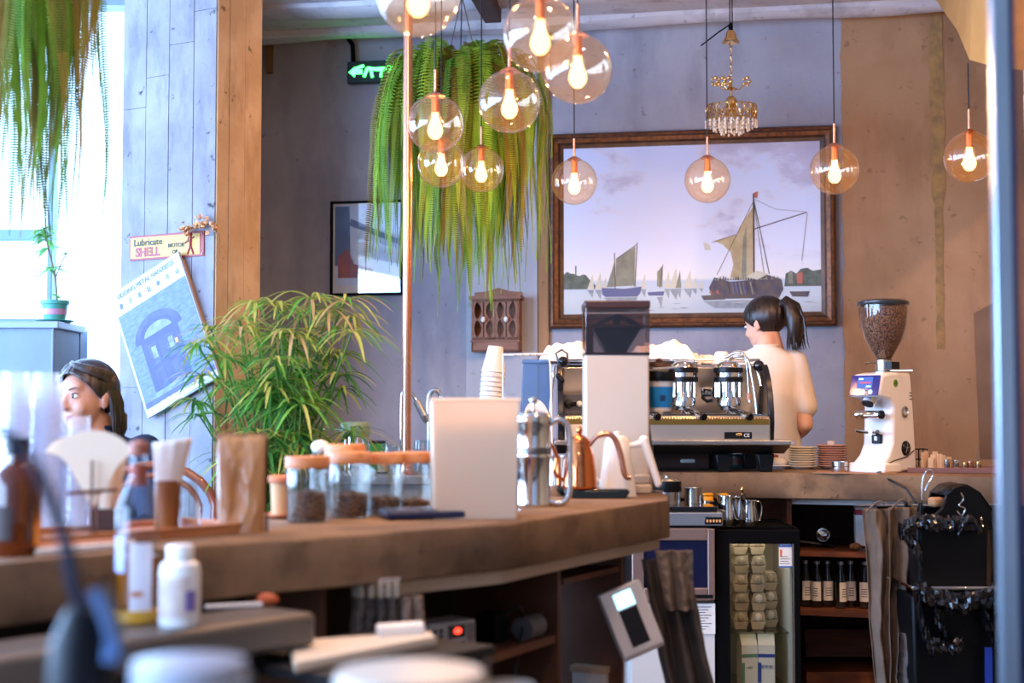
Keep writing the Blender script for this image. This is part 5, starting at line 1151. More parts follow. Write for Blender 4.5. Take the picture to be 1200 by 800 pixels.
p = Vector((at(596, 540, 6.15).x, 6.15, ZC)); cupstack('clear_cup_stack', 'stack of upturned clear plastic cups just right of the leaning paper cups', 'plastic cups', p, 12, .028, .044, .11, .020, glasst)
p = Vector((at(573, 540, 5.85).x, 5.84, ZC)); cupstack('clear_cup_stack', 'stack of clear plastic cups in front of the leaning paper cups', 'plastic cups', p, 9, .028, .044, .11, .018, glasst)
p = Vector((at(628, 540, 6.0).x, 6.1, ZC+.0)); w_ = K(24, 6.0); h1 = at(628, 424, 6.0).z-ZC; h0 = at(628, 500, 6).z-ZC
t = thing('blue_bin', 'translucent blue plastic bin holding white filters at the left end of the machine', 'bin', p)
blu = thin('blue_plastic', 'c4dcf6', refl=1.0, haze=.35, hazecol='a0ccf8')
mb = MB(); mb.xz([(-w_*.9, 0), (w_*.9, 0), (w_*.62, h1), (-w_*.62, h1)], -.06, .06); mb.build('bin_body', blu, t, bevel=.008)
mb = MB(); mb.b2(-w_*.66, w_*.66, -.065, .065, h1-.004, h1+.012); mb.build('rim', blu, t, bevel=.003)
p2 = Vector((p.x, 5.96, ZC)); t = thing('filter_papers', 'rounded pile of white filter papers in front of the blue bin', 'filter papers', p2)
z0 = h0-.02
mb = MB(); mb.lathe([(.062, 0), (.064, z0), (.06, z0+.004)], n=30); mb.build('holder', whitep, t)
for k in range(5): mb = MB(); P = [(-.062+.003*k, z0)]+[(( .064-.002*k)*math.cos(R(a)), z0+.135*math.sin(R(a))-.004*k) for a in range(180, -1, -12)]; mb.xz(P, -.02+.01*k, -.013+.01*k); mb.build('filter', paper, t)
p = Vector((at(598, 540, 5.75).x, 5.76, ZC)); xr = K(48, 5.8); zr = at(600, 415, 5.8).z-ZC
t = thing('wire_rack', 'thin white wire rack over the plastic cups left of the machine', 'rack', p+Vector((0, 0, 0)))
mb = MB(); wr = whitep
for y in (0,): mb.tube([(-.03, y, 0), (-.03, y, zr), (xr*.9, y, zr), (xr*.98, y, zr-.05), (xr*1.02, y, 0)], .004, 8)
for k in range(4): mb.cyl((.02+k*.03, 0, zr), (.02+k*.03, .12, zr), .003, n=6)
mb.cyl((-.03, .12, zr), (xr*.9, .12, zr), .003, n=6); mb.build('wires', wr, t)

# ================================================================ BENEATH THE BACK COUNTER
# black fridge
D = 5.55; X0 = at(838, 700, D).x; X1 = at(936, 700, D).x; zt = CAMZ-(617-480)/F*D; zb = 0
fx = (X0+X1)/2; fw_ = X1-X0
fr = thing('mini_fridge', 'black glass-door mini fridge full of egg cartons and milk under the back counter', 'fridge', (fx, D, 0))
mb = MB(); w2 = fw_/2; dpt = .40
mb.b2(-w2, -w2+.02, 0, dpt, 0, zt); mb.b2(w2-.02, w2, 0, dpt, 0, zt); mb.b2(-w2+.02, w2-.02, 0, dpt, zt-.04, zt); mb.b2(-w2+.02, w2-.02, dpt-.02, dpt, 0, zt-.04); mb.b2(-w2+.02, w2-.02, 0, dpt-.02, 0, .06)
mb.build('cabinet', blackm, fr, smooth=False, bevel=.003)
mb = MB(); mb.b2(-w2+.021, w2-.021, dpt-.03, dpt-.021, .061, zt-.041); mb.b2(-w2+.021, -w2+.03, .02, dpt-.03, .061, zt-.041); mb.b2(w2-.03, w2-.021, .02, dpt-.03, .061, zt-.041); mb.build('liner', pm('fridge_liner', 'e6e0cc', .5), fr, smooth=False)
mb = MB(); fe = .052; fe2 = .024
mb.b2(-w2, -w2+fe, -.035, -.003, .02, zt-.008); mb.b2(w2-fe2, w2, -.035, -.003, .02, zt-.008); mb.b2(-w2+fe, w2-fe2, -.035, -.003, zt-.06, zt-.008); mb.b2(-w2+fe, w2-fe2, -.035, -.003, .02, .08)
dr_ = mb.build('door', blackm, fr, bevel=.003, smooth=False)
mb = MB(); mb.b2(-w2+fe, w2-fe2, -.022, -.018, .08, zt-.06); mb.build('glass', thin('fridge_glass', 'e8e8e4', refl=.8), dr_, smooth=False)
mb = MB(); mb.b2(w2-fe2-.006, w2-fe2, -.0355, -.030, .08, zt-.06); mb.build('bright_edge', steel, dr_, smooth=False)
# energy label
lx = at(919, 645, D).x-fx; lz1 = at(919, 634, D).z; lz0 = at(919, 664, D).z; lw = K(7.5, D)
mb = MB(); mb.b2(lx-lw, lx+lw, -.0235, -.0222, lz0, lz1, 0); mb.b2(lx-lw, lx+lw, -.0245, -.0230, lz1-.02, lz1, 1); mb.b2(lx-lw, lx+lw, -.0245, -.0230, lz0, lz0+.006, 1); mb.b2(lx-lw+.004, lx-lw+.012, -.0245, -.023, lz1-.055, lz1-.03, 2)
el = mb.build('energy_label', [paper, pm('label_blue', '2a6ab8', .5), pm('label_orange', 'd8703c', .5)], dr_, smooth=False)
writing('lettering', '能效标识', .011, Matrix.Translation((lx, -.0248, lz1-.010)) @ FACE, paper, el)
for k in range(4): mb = MB(); mb.b2(lx-lw+.004, lx+lw-.008-.006*(k % 2), -.0245, -.0232, lz0+.014+k*.009, lz0+.016+k*.009); mb.build('text_line', inkd, el, smooth=False)
# shelves and contents
def zf(y, d=D+.1): return CAMZ-(y-480)/F*d
sh = []
for y in (735,): 
    z = zf(735); mb = MB(); mb.b2(-w2+.032, w2-.032, .03, dpt-.04, z-.006, z); mb.build('shelf', thin('shelf_glass', 'dfe8e0', refl=1.5), fr, smooth=False)
mb = MB(); mb.b2(-w2+.032, w2-.032, .03, dpt-.04, zf(800)-.006, zf(800)); mb.build('shelf', MATS['shelf_glass'], fr, smooth=False)
ecol = pm('egg_carton_card', 'ccbea6', .85, col2='beae94', scale=14); egg = pm('egg', 'efe8dc', .5)
def carton(loc, lab, w, h, show):
    t = thing('egg_carton', lab, 'egg carton', loc, group='egg cartons stacked in the fridge')
    mb = MB(); mb.xz([(-w/2, h*.42), (-w/2+.006, 0), (w/2-.012, 0), (w/2, h*.42)], -.05, .05); mb.build('tray', ecol, t, bevel=.002, smooth=False)
    mb = MB(); mb.xz([(-w/2, h*.45), (w/2, h*.45), (w/2-.008, h*.97), (w/2-.02, h*.98), (-w/2+.016, h*.98), (-w/2+.008, h*.9)], -.048, .048)
    mb.build('lid', ecol, t, bevel=.003, smooth=False)
    mb = MB(); mb.sph((0, -.048, h*.66), (w*.24, .008, h*.24), 16, 10); mb.build('embossed_bump', ecol if not show else egg, t)
xs = [at(867, 700, D+.12).x-fx, at(887, 700, D+.12).x-fx, at(905, 700, D+.12).x-fx]; zz0 = zf(735)+.001; ch_h = K(21.5, D+.12); cwid = K(19, D+.12)
nm_ = ['lowest', 'second lowest', 'middle', 'second highest', 'top']
for c_, cl_ in enumerate(('left', 'right')):
    for k in range(5):
        carton((fx+xs[c_]+(.004 if k % 2 else 0), D+.14, zz0+k*ch_h), 'cream egg carton, %s one of the %s column in the fridge' % (nm_[k], cl_), cwid-.004, ch_h-.001, c_ == 1 and k < 2)
for k in range(3): carton((fx+xs[2], D+.2, zz0+k*ch_h), 'cream egg carton, %s of the short third column at the right in the fridge' % ('lowest', 'middle', 'top')[k], cwid-.006, ch_h-.001, k < 2)
def milk(px, lab, rot, tcol, txt):
    x = at(px, 760, D+.05).x; h = zf(737)-zf(800); t = thing('milk_carton', lab, 'milk carton', (x, D+.06, zf(800)+.001), rot)
    w = .032; h2 = h*.80; mb = MB(); mb.b2(-w, w, -w, w, 0, h2); mb.yz([(-w, h2), (w, h2), (.004, h*.97), (-.004, h*.97)], -w, w); mb.b2(-w, w, -.004, .004, h*.955, h); mb.build('carton', pm('milk_white', 'efe9da', .5), t, smooth=False)
    mb = MB(); mb.b2(-w-.0005, w+.0005, -w-.001, -w+.002, h2*.72, h2*.8, 0); mb.b2(-w-.0005, -w+.012, -w-.001, -w+.002, h2*.15, h2*.6, 0); mb.build('printed_band', tcol, t, smooth=False)
    writing('lettering', txt, .018, Matrix.Translation((0, -w-.0012, h2*.5)) @ FACE, tcol, t)
milk(876, 'milk carton with green print at the left of the fridge bottom', .15, pm('milk_green', '6a9a78', .6), 'oat'); milk(898, 'milk carton with blue lettering at the right of the fridge bottom', -.1, pm('milk_blue', '2c4a9c', .6), '纯牛奶')
L = bpy.data.lights.new('fridge_light', 'AREA'); L.size = .2; L.size_y = .1; L.energy = .5; L.color = (1, .88, .74); lo = bpy.data.objects.new('fridge_light', L); C.objects.link(lo); lo.parent = fr; lo.location = (0, .10, zt-.05)
# things on top of the fridge
def onf(px, d=D+.12): return Vector((at(px, 617, d).x, d, zt))
def pitcher(loc, r, h, rz, lab, handle=True, mat=chrome, group='steel milk pitchers on the fridge'):
    t = thing('milk_pitcher', lab, 'pitcher', loc, rz, group=group)
    mb = MB(); n = 36; prof = [(r*.94, 0), (r, .006), (r, h*.35), (r*.82, h*.75), (r*.86, h), (r*.83, h), (r*.79, h*.75), (r*.95, h*.35), (r*.9, .008)]
    vs = []; fs = []
    for (rr, z) in prof:
        for k in range(n):
            a = 2*PI*k/n; sp = 1+.28*max(0, math.cos(a))**14*max(0, (z/h-.6)/.4); vs.append((rr*sp*math.cos(a), rr*sp*math.sin(a), z+.012*max(0, math.cos(a))**10*max(0, (z/h-.8)/.2)))
    for i in range(len(prof)-1):
        for k in range(n): fs.append((i*n+k, i*n+(k+1) % n, (i+1)*n+(k+1) % n, (i+1)*n+k))
    fs.append(tuple(reversed(range(n)))); fs.append(tuple((len(prof)-1)*n+k for k in range(n))); mb.add(vs, fs); mb.build('pitcher_body', mat, t)
    mb = MB(); mb.tube(curve([(-r*.84, 0, h*.92), (-r*1.3, 0, h*.95), (-r*1.6, 0, h*.7), (-r*1.35, 0, h*.25), (-r*.98, 0, h*.2)]), .005, 8, flat=.5); mb.build('handle', mat, t); return t
pitcher(onf(852), .040, .115, R(160), 'steel pitcher at the left on the fridge'); pitcher(onf(866, D+.2), .036, .108, R(-60), 'steel pitcher in the middle on the fridge, behind the others'); pitcher(onf(878, D+.08), .035, .10, R(200), 'steel pitcher at the right on the fridge')
p = onf(870, D+.3); mb = MB(); mb.cyl((0, 0, 0), (0, 0, .12), .003); mb.sph((0, 0, .13), (.008, .008, .014), 12, 8); o = mb.build('brass_spoon', brass, loc=p); tag(o, 'brass knobbed bar spoon standing among the steel pitchers', 'spoon')
# oven / steel unit left of the fridge
Dv = 5.5; XL = at(740, 650, Dv).x; XR = at(837, 650, Dv).x; zo1 = CAMZ-(618-480)/F*Dv; zo0 = CAMZ-(700-480)/F*Dv; wv_ = XR-XL
ov = thing('oven', 'stainless steel framed oven with dark blue window left of the fridge', 'oven', ((XL+XR)/2, Dv, 0))
pk = pm('rosy_steel', 'b09488', .35, .8)
mb = MB(); h2 = wv_/2; mb.b2(-h2, h2, .01, .45, zo0-.02, zo1); mb.build('oven_body', darksteel, ov, smooth=False)
mb = MB(); f1 = .045
mb.b2(-h2, -h2+f1, -.02, .01, zo0, zo1); mb.b2(h2-f1*.62, h2, -.02, .01, zo0, zo1); mb.b2(-h2+f1, h2-f1*.62, -.02, .01, zo1-.045, zo1); mb.b2(-h2+f1, h2-f1*.62, -.02, .01, zo0, zo0+.045); mb.build('door_frame', pk, ov, bevel=.004, smooth=False)
mb = MB(); mb.b2(-h2+f1, h2-f1*.62, -.008, -.002, zo0+.045, zo1-.045); mb.build('window', pm('oven_glass', '0c1638', .06, coat=1), ov, smooth=False)
mb = MB(); mb.b2(-h2, h2, .005, .44, .0, zo0-.02); mb.build('stand', pm('pale_cabinet', 'd6d0c8', .6), ov, smooth=False)
mb = MB(); xs_ = at(805, 720, Dv).x-ov.location.x; xe = at(835, 720, Dv).x-ov.location.x; z1 = CAMZ-(705-480)/F*Dv; z0 = CAMZ-(740-480)/F*Dv
mb.b2(xs_, xe+.01, -.001, .004, z0, z1); nt_ = mb.build('paper_notice', paper, ov, smooth=False)
for k in range(9): mb = MB(); mb.b2(xs_+.006, xe-.004-.012*(k % 3), -.0018, 0, z1-.014-k*.0105, z1-.0115-k*.0105); mb.build('text_line', inkd, nt_, smooth=False)
mb = MB(); mb.b2(xs_-.03, xe+.0, -.021, -.018, zo0+.006, zo0+.02); o = mb.build('name_strip', blackp, ov, smooth=False)
# warming unit with control panel on top of it
hz = CAMZ-(599-480)/F*Dv; t = thing('induction_cooker', 'flat steel countertop cooker with black glass top and control panel on the oven', 'cooker', ((XL+XR)/2+.01, Dv, zo1))
mb = MB(); mb.b2(-h2, h2+.02, -.03, .35, .012, hz-zo1); mb.build('housing', steelg, t, bevel=.004, smooth=False)
mb = MB(); mb.b2(-h2, h2-.0, -.02, .3, hz-zo1+.001, hz-zo1+.022); mb.build('black_top', blackgl, t, bevel=.003); mb = MB(); mb.b2(-h2+.03, h2-.03, 0, .3, 0, .012); mb.build('feet', blackp, t, smooth=False)
cx = at(835, 606, Dv).x-t.location.x; mb = MB(); mb.b2(cx-.035, cx+.032, -.033, -.028, .018, .046); cp = mb.build('control_panel', blackgl, t, bevel=.004)
for k in range(5): mb = MB(); mb.b2(cx-.028+k*.012, cx-.021+k*.012, -.0342, -.0325, .026, .036); mb.build('glowing_digit', glow('panel_amber', 'ffb070', .8), cp, smooth=False)
zt2 = hz+.022
for px, r, h, m, nm, lab in ((812, .034, .065, steel, 'metal_can', 'plain steel can on the cooker behind the black-handled pans'),):
    p = Vector((at(px, 590, Dv+.15).x, Dv+.15, zt2+.001)); t = thing(nm, lab, 'can', p); mb = MB(); mb.lathe([(r, 0), (r, h), (r-.003, h), (r-.003, .004)], n=30, cap=False); mb.lathe([(.001, .003), (r-.002, .003)], n=24, cap=False); mb.build('can', m, t); mb = MB(); mb.lathe([(r+.0005, h-.006), (r+.002, h-.003), (r+.0005, h)], n=30, cap=False); mb.build('rim', m, t)
p = Vector((at(782, 585, Dv+.1).x, Dv+.1, zt2+.001)); t = thing('saucepan', 'dark saucepan with steel body on the cooker at the end of the bar', 'pan', p); 
mb = MB(); mb.lathe([(.05, 0), (.052, .05), (.05, .05)], n=30); mb.build('pan_body', steel, t); mb = MB(); mb.lathe([(.054, .05), (.056, .055), (.056, .09), (.05, .09)], n=30); mb.build('black_band', blackp, t); mb = MB(); mb.lathe([(.052, .091), (.04, .1), (.01, .104), (.01, .112)], n=24); mb.build('lid', steel, t)
for i, px in enumerate((830, 848)):
    p = Vector((at(px, 600, Dv+.26).x, Dv+.26, zt2+.001)) if i == 0 else onf(848, D+.3); t = thing('sauce_bottle', ('left' if i == 0 else 'right')+' of the two small bottles with bright yellow caps', 'bottle', p, group='bottles with yellow caps')
    hh = (at(px, 588, p.y).z-p.z)
    mb = MB(); mb.lathe([(.022, 0), (.024, .004), (.024, hh*.8), (.018, hh), (.016, hh)], n=24); mb.build('bottle', steel, t)
    mb = MB(); mb.lathe([(.02, hh), (.021, hh+.018), (.018, hh+.022), (.018, hh+.024), (.022, hh+.028), (.022, hh+.034), (.012, hh+.036)], n=24); mb.build('cap', pm('yellow_cap', 'f0a81c', .4), t)

# shelf contents in the open cabinet
def onshelf(px, py, z): return onz(px, py, z)
z_s2 = z2_; z_s1 = z1_
gb = thin('bottle_glass', 'dfe8ea', refl=2.2); lbl = pm('bottle_label', 'e6ded2', .7); capm = pm('steel_cap', 'c8c8c8', .3, 1)
for i, px in enumerate((947, 959, 972, 985, 999, 1013, 1026)):
    dy = [0.02, .0, .02, -.015, .03, .0, .04][i]; x = at(px, 700, 6.02).x; p = Vector((x, 6.06-(x-xa)*.15+dy, z_s2))
    t = thing('glass_bottle', 'clear glass bottle with white label, %s on the cabinet shelf' % ['first from the left', 'second from the left', 'third from the left', 'fourth from the left', 'fifth from the left', 'sixth from the left', 'last on the right'][i], 'bottle', p, R([20, -25, 10, 40, 5, -10, 30][i]), group='clear bottles on the cabinet shelf')
    mb = MB(); mb.lathe([(.021, 0), (.0235, .004), (.0235, .115), (.017, .145), (.011, .165), (.011, .185)], n=28); mb.build('bottle', gb, t)
    mb = MB(); mb.lathe([(.0125, .182), (.0125, .194), (.001, .195)], n=20); mb.build('cap', capm, t)
    mb = MB(); a0, a1 = -155, -35
    mb.sheet(lambda u, v: (.0241*math.cos(R(a0+(a1-a0)*u)), .0241*math.sin(R(a0+(a1-a0)*u)), .03+.08*v), 14, 2); lb = mb.build('label', lbl, t)
    for k in range(4): mb = MB(); mb.sheet(lambda u, v: (.0245*math.cos(R(-130+60*u)), .0245*math.sin(R(-130+60*u)), .05+.01*k+.003*v), 8, 1); mb.build('text_line', inkd, lb)
x = at(968, 640, 6.0); p = Vector((x.x, 6.08, z_s1)); t = thing('ladle', 'round steel ladle with long black handle lying on the top cabinet shelf', 'ladle', p)
mb = MB(); mb.lathe([(.001, 0), (.018, .003), (.028, .015), (.03, .028), (.028, .028), (.02, .008), (.001, .005)], M=Matrix.Translation((0, 0, .05)) @ Matrix.Rotation(R(70), 4, 'X'), n=28, cap=False); mb.build('bowl', chrome, t)
mb = MB(); mb.tube([(.02, 0, .035), (.06, 0, .03), (.16, .0, .012)], [.006, .008, .009], 8, flat=.5); mb.build('handle', blackp, t)
p = Vector((at(948, 640, 6.0).x, 6.14, z_s1)); t = thing('tongs', 'black utensil lying flat at the left of the top cabinet shelf', 'utensil', p)
mb = MB(); mb.tube([(-.05, 0, .015), (.0, 0, .02), (.12, -.05, .008)], [.007, .01, .006], 8); mb.build('grip', blackp, t); mb = MB(); mb.sph((-.06, 0, .018), (.02, .015, .016), 14, 8); mb.build('head', blackp, t)
p = Vector((at(1020, 640, 6.0).x, 6.06, z_s1)); t = thing('paper_box', 'white card box with a red stripe standing on the top cabinet shelf', 'box', p, R(-8))
hb = zb_-.035-z_s1-.01; mb = MB(); mb.b2(-.045, .045, 0, .08, 0, hb); mb.build('box', paper, t, bevel=.001); mb = MB(); mb.b2(-.046, .046, -.001, .081, hb*.8, hb*.93); mb.build('red_stripe', pm('stripe_red', 'b0383c', .6), t, smooth=False)
p = Vector((at(1008, 645, 5.9).x, 5.98, z_s1)); t = thing('brush', 'small round tan bristle brush on the front edge of the top shelf', 'brush', p); mb = MB(); mb.sph((0, 0, .016), (.026, .02, .016), 20, 12); mb.build('bristles', pm('tan_bristle', '9a6840', .95, bump=1, bscale=120), t); mb = MB(); mb.tube([(.02, 0, .016), (.05, 0, .01)], .006, 8); mb.build('handle', wood_d, t)

# ================================================================ HANGING APRONS, BAGS AND BLACK BINS AT THE RIGHT
def hang(name, label, cat, xl0, xr0, yt, yb, xl1, xr1, D, mat, folds=4, amp=.03, seed=0, crease=.01, taper=0, parent=None):
    """cloth hanging from the line (xl0..xr0, yt) down to (xl1..xr1, yb), folded in depth"""
    o = at((xl0+xr0)/2, yt, D)
    def fn(u, v):
        xx = (xl0+(xr0-xl0)*u)*(1-v)+(xl1+(xr1-xl1)*u)*v+5*noise.noise(Vector((v*2.3, seed, 0)))*v; yy = yt+(yb-yt)*v
        q = at(xx, yy, D)-o; w = .35+.65*v**.5
        q.y += amp*math.sin(2*PI*folds*u+seed+1.2*noise.noise(Vector((u*2, v*2.2, seed))))*w+crease*noise.noise(Vector((u*7, v*9, seed+4)))+crease*1.6*abs(noise.noise(Vector((u*3, v*5, seed+9))))
        return q
    mb = MB(); mb.sheet(fn, 60, 60); ob = mb.build(name, mat, loc=o, solid=.003, parent=parent)
    if not parent: tag(ob, label, cat)
    return ob
apr = pm('brown_canvas', '7c6858', .9, col2='6a5848', scale=7, bump=.2, bscale=150)
o1 = at(1025, 598, 5.45)
def apron(label, xl0, xr0, yt, yb, xl1, xr1, D, mat, folds, amp, seed):
    t = thing('apron', label, 'apron', at((xl0+xr0)/2, yt, D))
    ob = hang('cloth', '', '', xl0, xr0, yt, yb, xl1, xr1, D, mat, folds, amp, seed, parent=t); ob.location = (0, 0, 0)
    mb = MB(); P = [at(x, y, D-.01)-t.location for x, y in ((xl0+3, yt+4), ((xl0+xr0)/2, yt-9), (xr0-3, yt+3))]; mb.tube(curve(P), .004, 6); mb.build('neck_strap', mat, t); return t
apron('grey brown canvas apron hanging at the left, in front of the open cabinet', 1012, 1050, 596, 806, 1028, 1046, 5.45, apr, 1.5, .03, 1)
apron('grey brown canvas apron hanging nearest the black bins', 1040, 1076, 594, 806, 1042, 1062, 5.3, pm('brown_canvas_warm', '76604e', .9, col2='64503f', scale=7, bump=.2, bscale=150), 1.5, .03, 5)
rail_o = at(1045, 590, 5.4)
mb = MB(); a_ = at(1005, 592, 5.48); b__ = at(1180, 592, 5.25); mb.cyl(a_, b__, .006); o = mb.build('hanging_rail', darksteel); tag(o, 'thin dark metal rail under the counter carrying the aprons', 'rail')
# bins
bag = pm('black_bag', '0e1014', .13, spec=.9, bump=.6, bscale=14); binm = pm('bin_black', '08090c', .4, spec=.2)
def px2(x, y, D, o): return at(x, y, D)-o
D = 5.15; o_ = Vector((at(1118, 700, D).x, D+.02, 0)); t = thing('black_bin', 'black bin with a scooped open lid and a torn shiny bag at the right', 'bin', o_)
zt_ = at(1118, 612, D).z; zb0 = at(1118, 690, D).z; hwx = K(40, D)
mb = MB(); mb.box((0, .1, (zt_+zb0)/2), (hwx*2, .24, zt_-zb0), top=(1.06, 1.04)); mb.build('bin_body', binm, t, bevel=.015)
# scooped hood traced as a thick side plate
o2 = Vector((o_.x, D-.02, 0)); H_ = [(1080, 568), (1084, 563), (1100, 566), (1107, 572), (1110, 585), (1112, 600), (1108, 592), (1116, 580), (1124, 572), (1140, 570), (1152, 578), (1166, 600), (1168, 618), (1078, 618)]
Hd = [(1080, 590), (1083, 588), (1085, 604), (1096, 606), (1106, 596), (1112, 580), (1122, 571), (1136, 569), (1150, 578), (1164, 598), (1166, 622), (1079, 622)]
mb = MB(); P = [px2(x, y, D, Vector((o_.x, D, 0))) for x, y in Hd]; mb.xz([(p.x, p.z) for p in P], .0, .025); mb.build('hood_side', binm, t, bevel=.004); mb = MB(); mb.xz([(p.x, p.z) for p in P], .20, .215); mb.build('hood_side', binm, t, bevel=.004)
P = [px2(x, y, D, Vector((o_.x, D, 0))) for x, y in ((1112, 581), (1123, 571.5), (1136, 569), (1150, 577.5), (1165, 598))]
mb = MB(); vs = [(p.x, .0, p.z) for p in P]+[(p.x, .215, p.z) for p in P]; mb.add(vs, [(i, i+1, i+6, i+5) for i in range(4)]); mb.build('hood_roof', binm, t, solid=.006)
def crumple(name, mat, parent, path, r, seed, n=14, amp=.5):
    P = curve(path, 8); mb = MB(); vs = []; fs = []; L = len(P)
    for i, p in enumerate(P):
        for k in range(n):
            a = 2*PI*k/n; q = Vector((math.cos(a)*.55, math.cos(a)*.3, math.sin(a))); j = 1+amp*noise.noise(Vector((i*.55, k*.9, seed)))+amp*.7*noise.noise(Vector((i*1.4, k*1.7, seed+3)))
            vs.append(p+Vector((0, math.cos(a)*r*.8*j, math.sin(a)*r*j))+Vector((.5*r*noise.noise(Vector((i, k, seed))), 0, 0)))
    for i in range(L-1):
        for k in range(n): fs.append((i*n+k, i*n+(k+1) % n, (i+1)*n+(k+1) % n, (i+1)*n+k))
    fs.append(tuple(range(n))); fs.append(tuple((L-1)*n+k for k in reversed(range(n)))); mb.add(vs, fs); return mb.build(name, mat, parent, smooth=True, ang=22)
crumple('bag_rim', bag, t, [px2(x, y, D-.03, o_) for x, y in ((1056, 622), (1072, 612), (1090, 612), (1110, 614), (1130, 613), (1150, 616))], .028, 3)
crumple('bag_tuft', bag, t, [px2(x, y, D-.05, o_) for x, y in ((1122, 628), (1128, 614), (1138, 608), (1146, 618))], .016, 8)
crumple('bag_corner', bag, t, [px2(x, y, D-.03, o_) for x, y in ((1054, 620), (1066, 632), (1078, 650), (1080, 668))], .03, 12)
mb = MB(); mb.tube(curve([px2(x, y, D-.03, o_) for x, y in ((1126, 577), (1129, 585), (1124, 592), (1131, 596), (1127, 604), (1121, 598))]), .0028, 8); o = mb.build('metal_hook', chrome, t)
mb = MB(); mb.tube(curve([px2(x, y, D, o_) for x, y in ((1080, 585), (1081, 565), (1085, 553), (1091, 551), (1093, 558), (1088, 566), (1084, 575))]), .0035, 8); mb.build('spring_clip', chrome, t)
mb = MB(); mb.box(tuple(px2(1098, 588, D+.1, o_)), (.055, .05, .035), rz=.3); o = mb.build('crumpled_paper', kraft, t, bevel=.01)
D2 = 5.1; o_ = Vector((at(1120, 760, D2).x, D2, 0)); t = thing('black_bin', 'lower black bin lined with a shiny crumpled bag beneath the scooped one', 'bin', o_)
zt2_ = at(1120, 690, D2).z; hw2 = K(46, D2)
mb = MB(); mb.box((0, .16, zt2_/2-.01), (hw2*2, .30, zt2_-.03), top=(1.08, 1.05)); mb.build('bin_body', binm, t, bevel=.01)
mb = MB(); a, b_ = px2(1068, 688, D2-.04, o_), px2(1180, 688, D2-.04, o_); mb.b2(a.x, b_.x, -.05, .3, a.z-.008, a.z+.004); mb.build('steel_rim', chrome, t, bevel=.003)
for k, pts in enumerate((((1072, 694), (1100, 702), (1125, 706), (1150, 700), (1172, 696)), ((1076, 700), (1078, 722), (1084, 742), (1092, 758)), ((1092, 752), (1110, 758), (1128, 756)), ((1150, 706), (1156, 728), (1168, 752)), ((1160, 704), (1172, 716), (1180, 730)), ((1092, 716), (1102, 730), (1108, 748)))):
    crumple('bag_fold', bag, t, [px2(x, y, D2-.05, o_) for x, y in pts], .034 if k != 2 else .022, 20+k*3, amp=.8)
mb = MB(); p = px2(1158, 785, D2-.04, o_); mb.b2(p.x-.012, p.x+.012, -.05, -.04, p.z-.08, p.z+.08); mb.build('blue_tie', pm('bag_blue', '2040a0', .3), t, smooth=False)
t = hang('cloth', 'dark brown cloth hanging behind the black bins at the far right', 'cloth', 1144, 1180, 590, 800, 1150, 1185, 5.42, pm('umber_cloth', '4a4038', .9), 3, .02, 31); t.name = 'hanging_cloth'
t = hang('cloth', 'short wrinkled grey cloth hanging at the foot of the aprons', 'cloth', 1052, 1100, 742, 815, 1050, 1108, 5.2, pm('grey_cloth', '5a5450', .9), 4, .02, 37); t.name = 'hanging_cloth'
# ================================================================ FRONT BAR COUNTER
NE = [onz(x, y) for x, y in ((0, 660), (150, 646.5), (300, 634), (450, 624), (600, 613), (700, 598), (750, 591))]
NE = [Vector((p.x, p.y, 0)) for p in NE]
dL = (NE[0]-NE[2]).normalized(); NE = [NE[0]+dL*1.0, NE[0]+dL*.5]+NE
NE += [Vector((.455, 4.12, 0)), Vector((.478, 4.35, 0)), Vector((.47, 4.62, 0)), Vector((.36, 4.78, 0))]
nrm = Vector((-.67, .74, 0))
FE = [Vector((.05, 4.74, 0)), Vector((-.20, 4.25, 0)), NE[6]+nrm*.56, NE[4]+nrm*.56, NE[2]+nrm*.56, NE[0]+nrm*.56]
bar = thing('bar_counter', 'curved rough concrete front bar carrying jars, kettles and the tall white grinder', 'counter', (0, 0, 0))
slab(NE+FE, ZC-.107, ZC, .009, counter_c, 'slab', bar)
zu = ZC-.107
def inset(pts, d):
    out = []
    for i, p in enumerate(pts):
        a = pts[max(0, i-1)]; b_ = pts[min(len(pts)-1, i+1)]; t = (b_-a).normalized(); out.append(p+Vector((-t.y, t.x, 0))*d)
    return out
def strip(pts, th, z0, z1, mat, name, par):
    I = inset(pts, th); mb = MB(); n = len(pts); vs = []
    for p, q in zip(pts, I): vs += [p+Vector((0, 0, z0)), p+Vector((0, 0, z1)), q+Vector((0, 0, z1)), q+Vector((0, 0, z0))]
    fs = []
    for i in range(n-1):
        for k in range(4): fs.append((i*4+k, i*4+(k+1) % 4, (i+1)*4+(k+1) % 4, (i+1)*4+k))
    fs.append((0, 1, 2, 3)); fs.append(tuple(reversed([4*(n-1)+k for k in range(4)]))); mb.add(vs, fs); return mb.build(name, mat, par, smooth=False)
def onedge(px):   # near edge point straight below/above a pixel column
    for a, b_ in zip(NE, NE[1:]):
        xa_, xb2 = 600+a.x/a.y*F, 600+b_.x/b_.y*F
        if xa_ <= px <= xb2:
            k = (px-xa_)/(xb2-xa_); return a.lerp(b_, k)
    return NE[-5]
path = inset([onedge(430), onedge(500), onedge(560), onedge(600), onedge(650), onedge(700), onedge(735), onedge(765), Vector((.45, 4.10, 0))], .03)
strip(path, .025, zu-.032, zu-.001, pm('pale_steel_rail', 'b8a692', .4, .3), 'under_rail', bar)
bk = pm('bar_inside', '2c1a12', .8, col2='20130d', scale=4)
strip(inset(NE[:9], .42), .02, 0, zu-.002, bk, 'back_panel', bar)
edg = pm('board_edge', '6a3f26', .6, col2='56321f', scale=6)
def edgeyaw(px): a = onedge(px-12); b_ = onedge(px+12); return math.atan2(b_.y-a.y, b_.x-a.x)
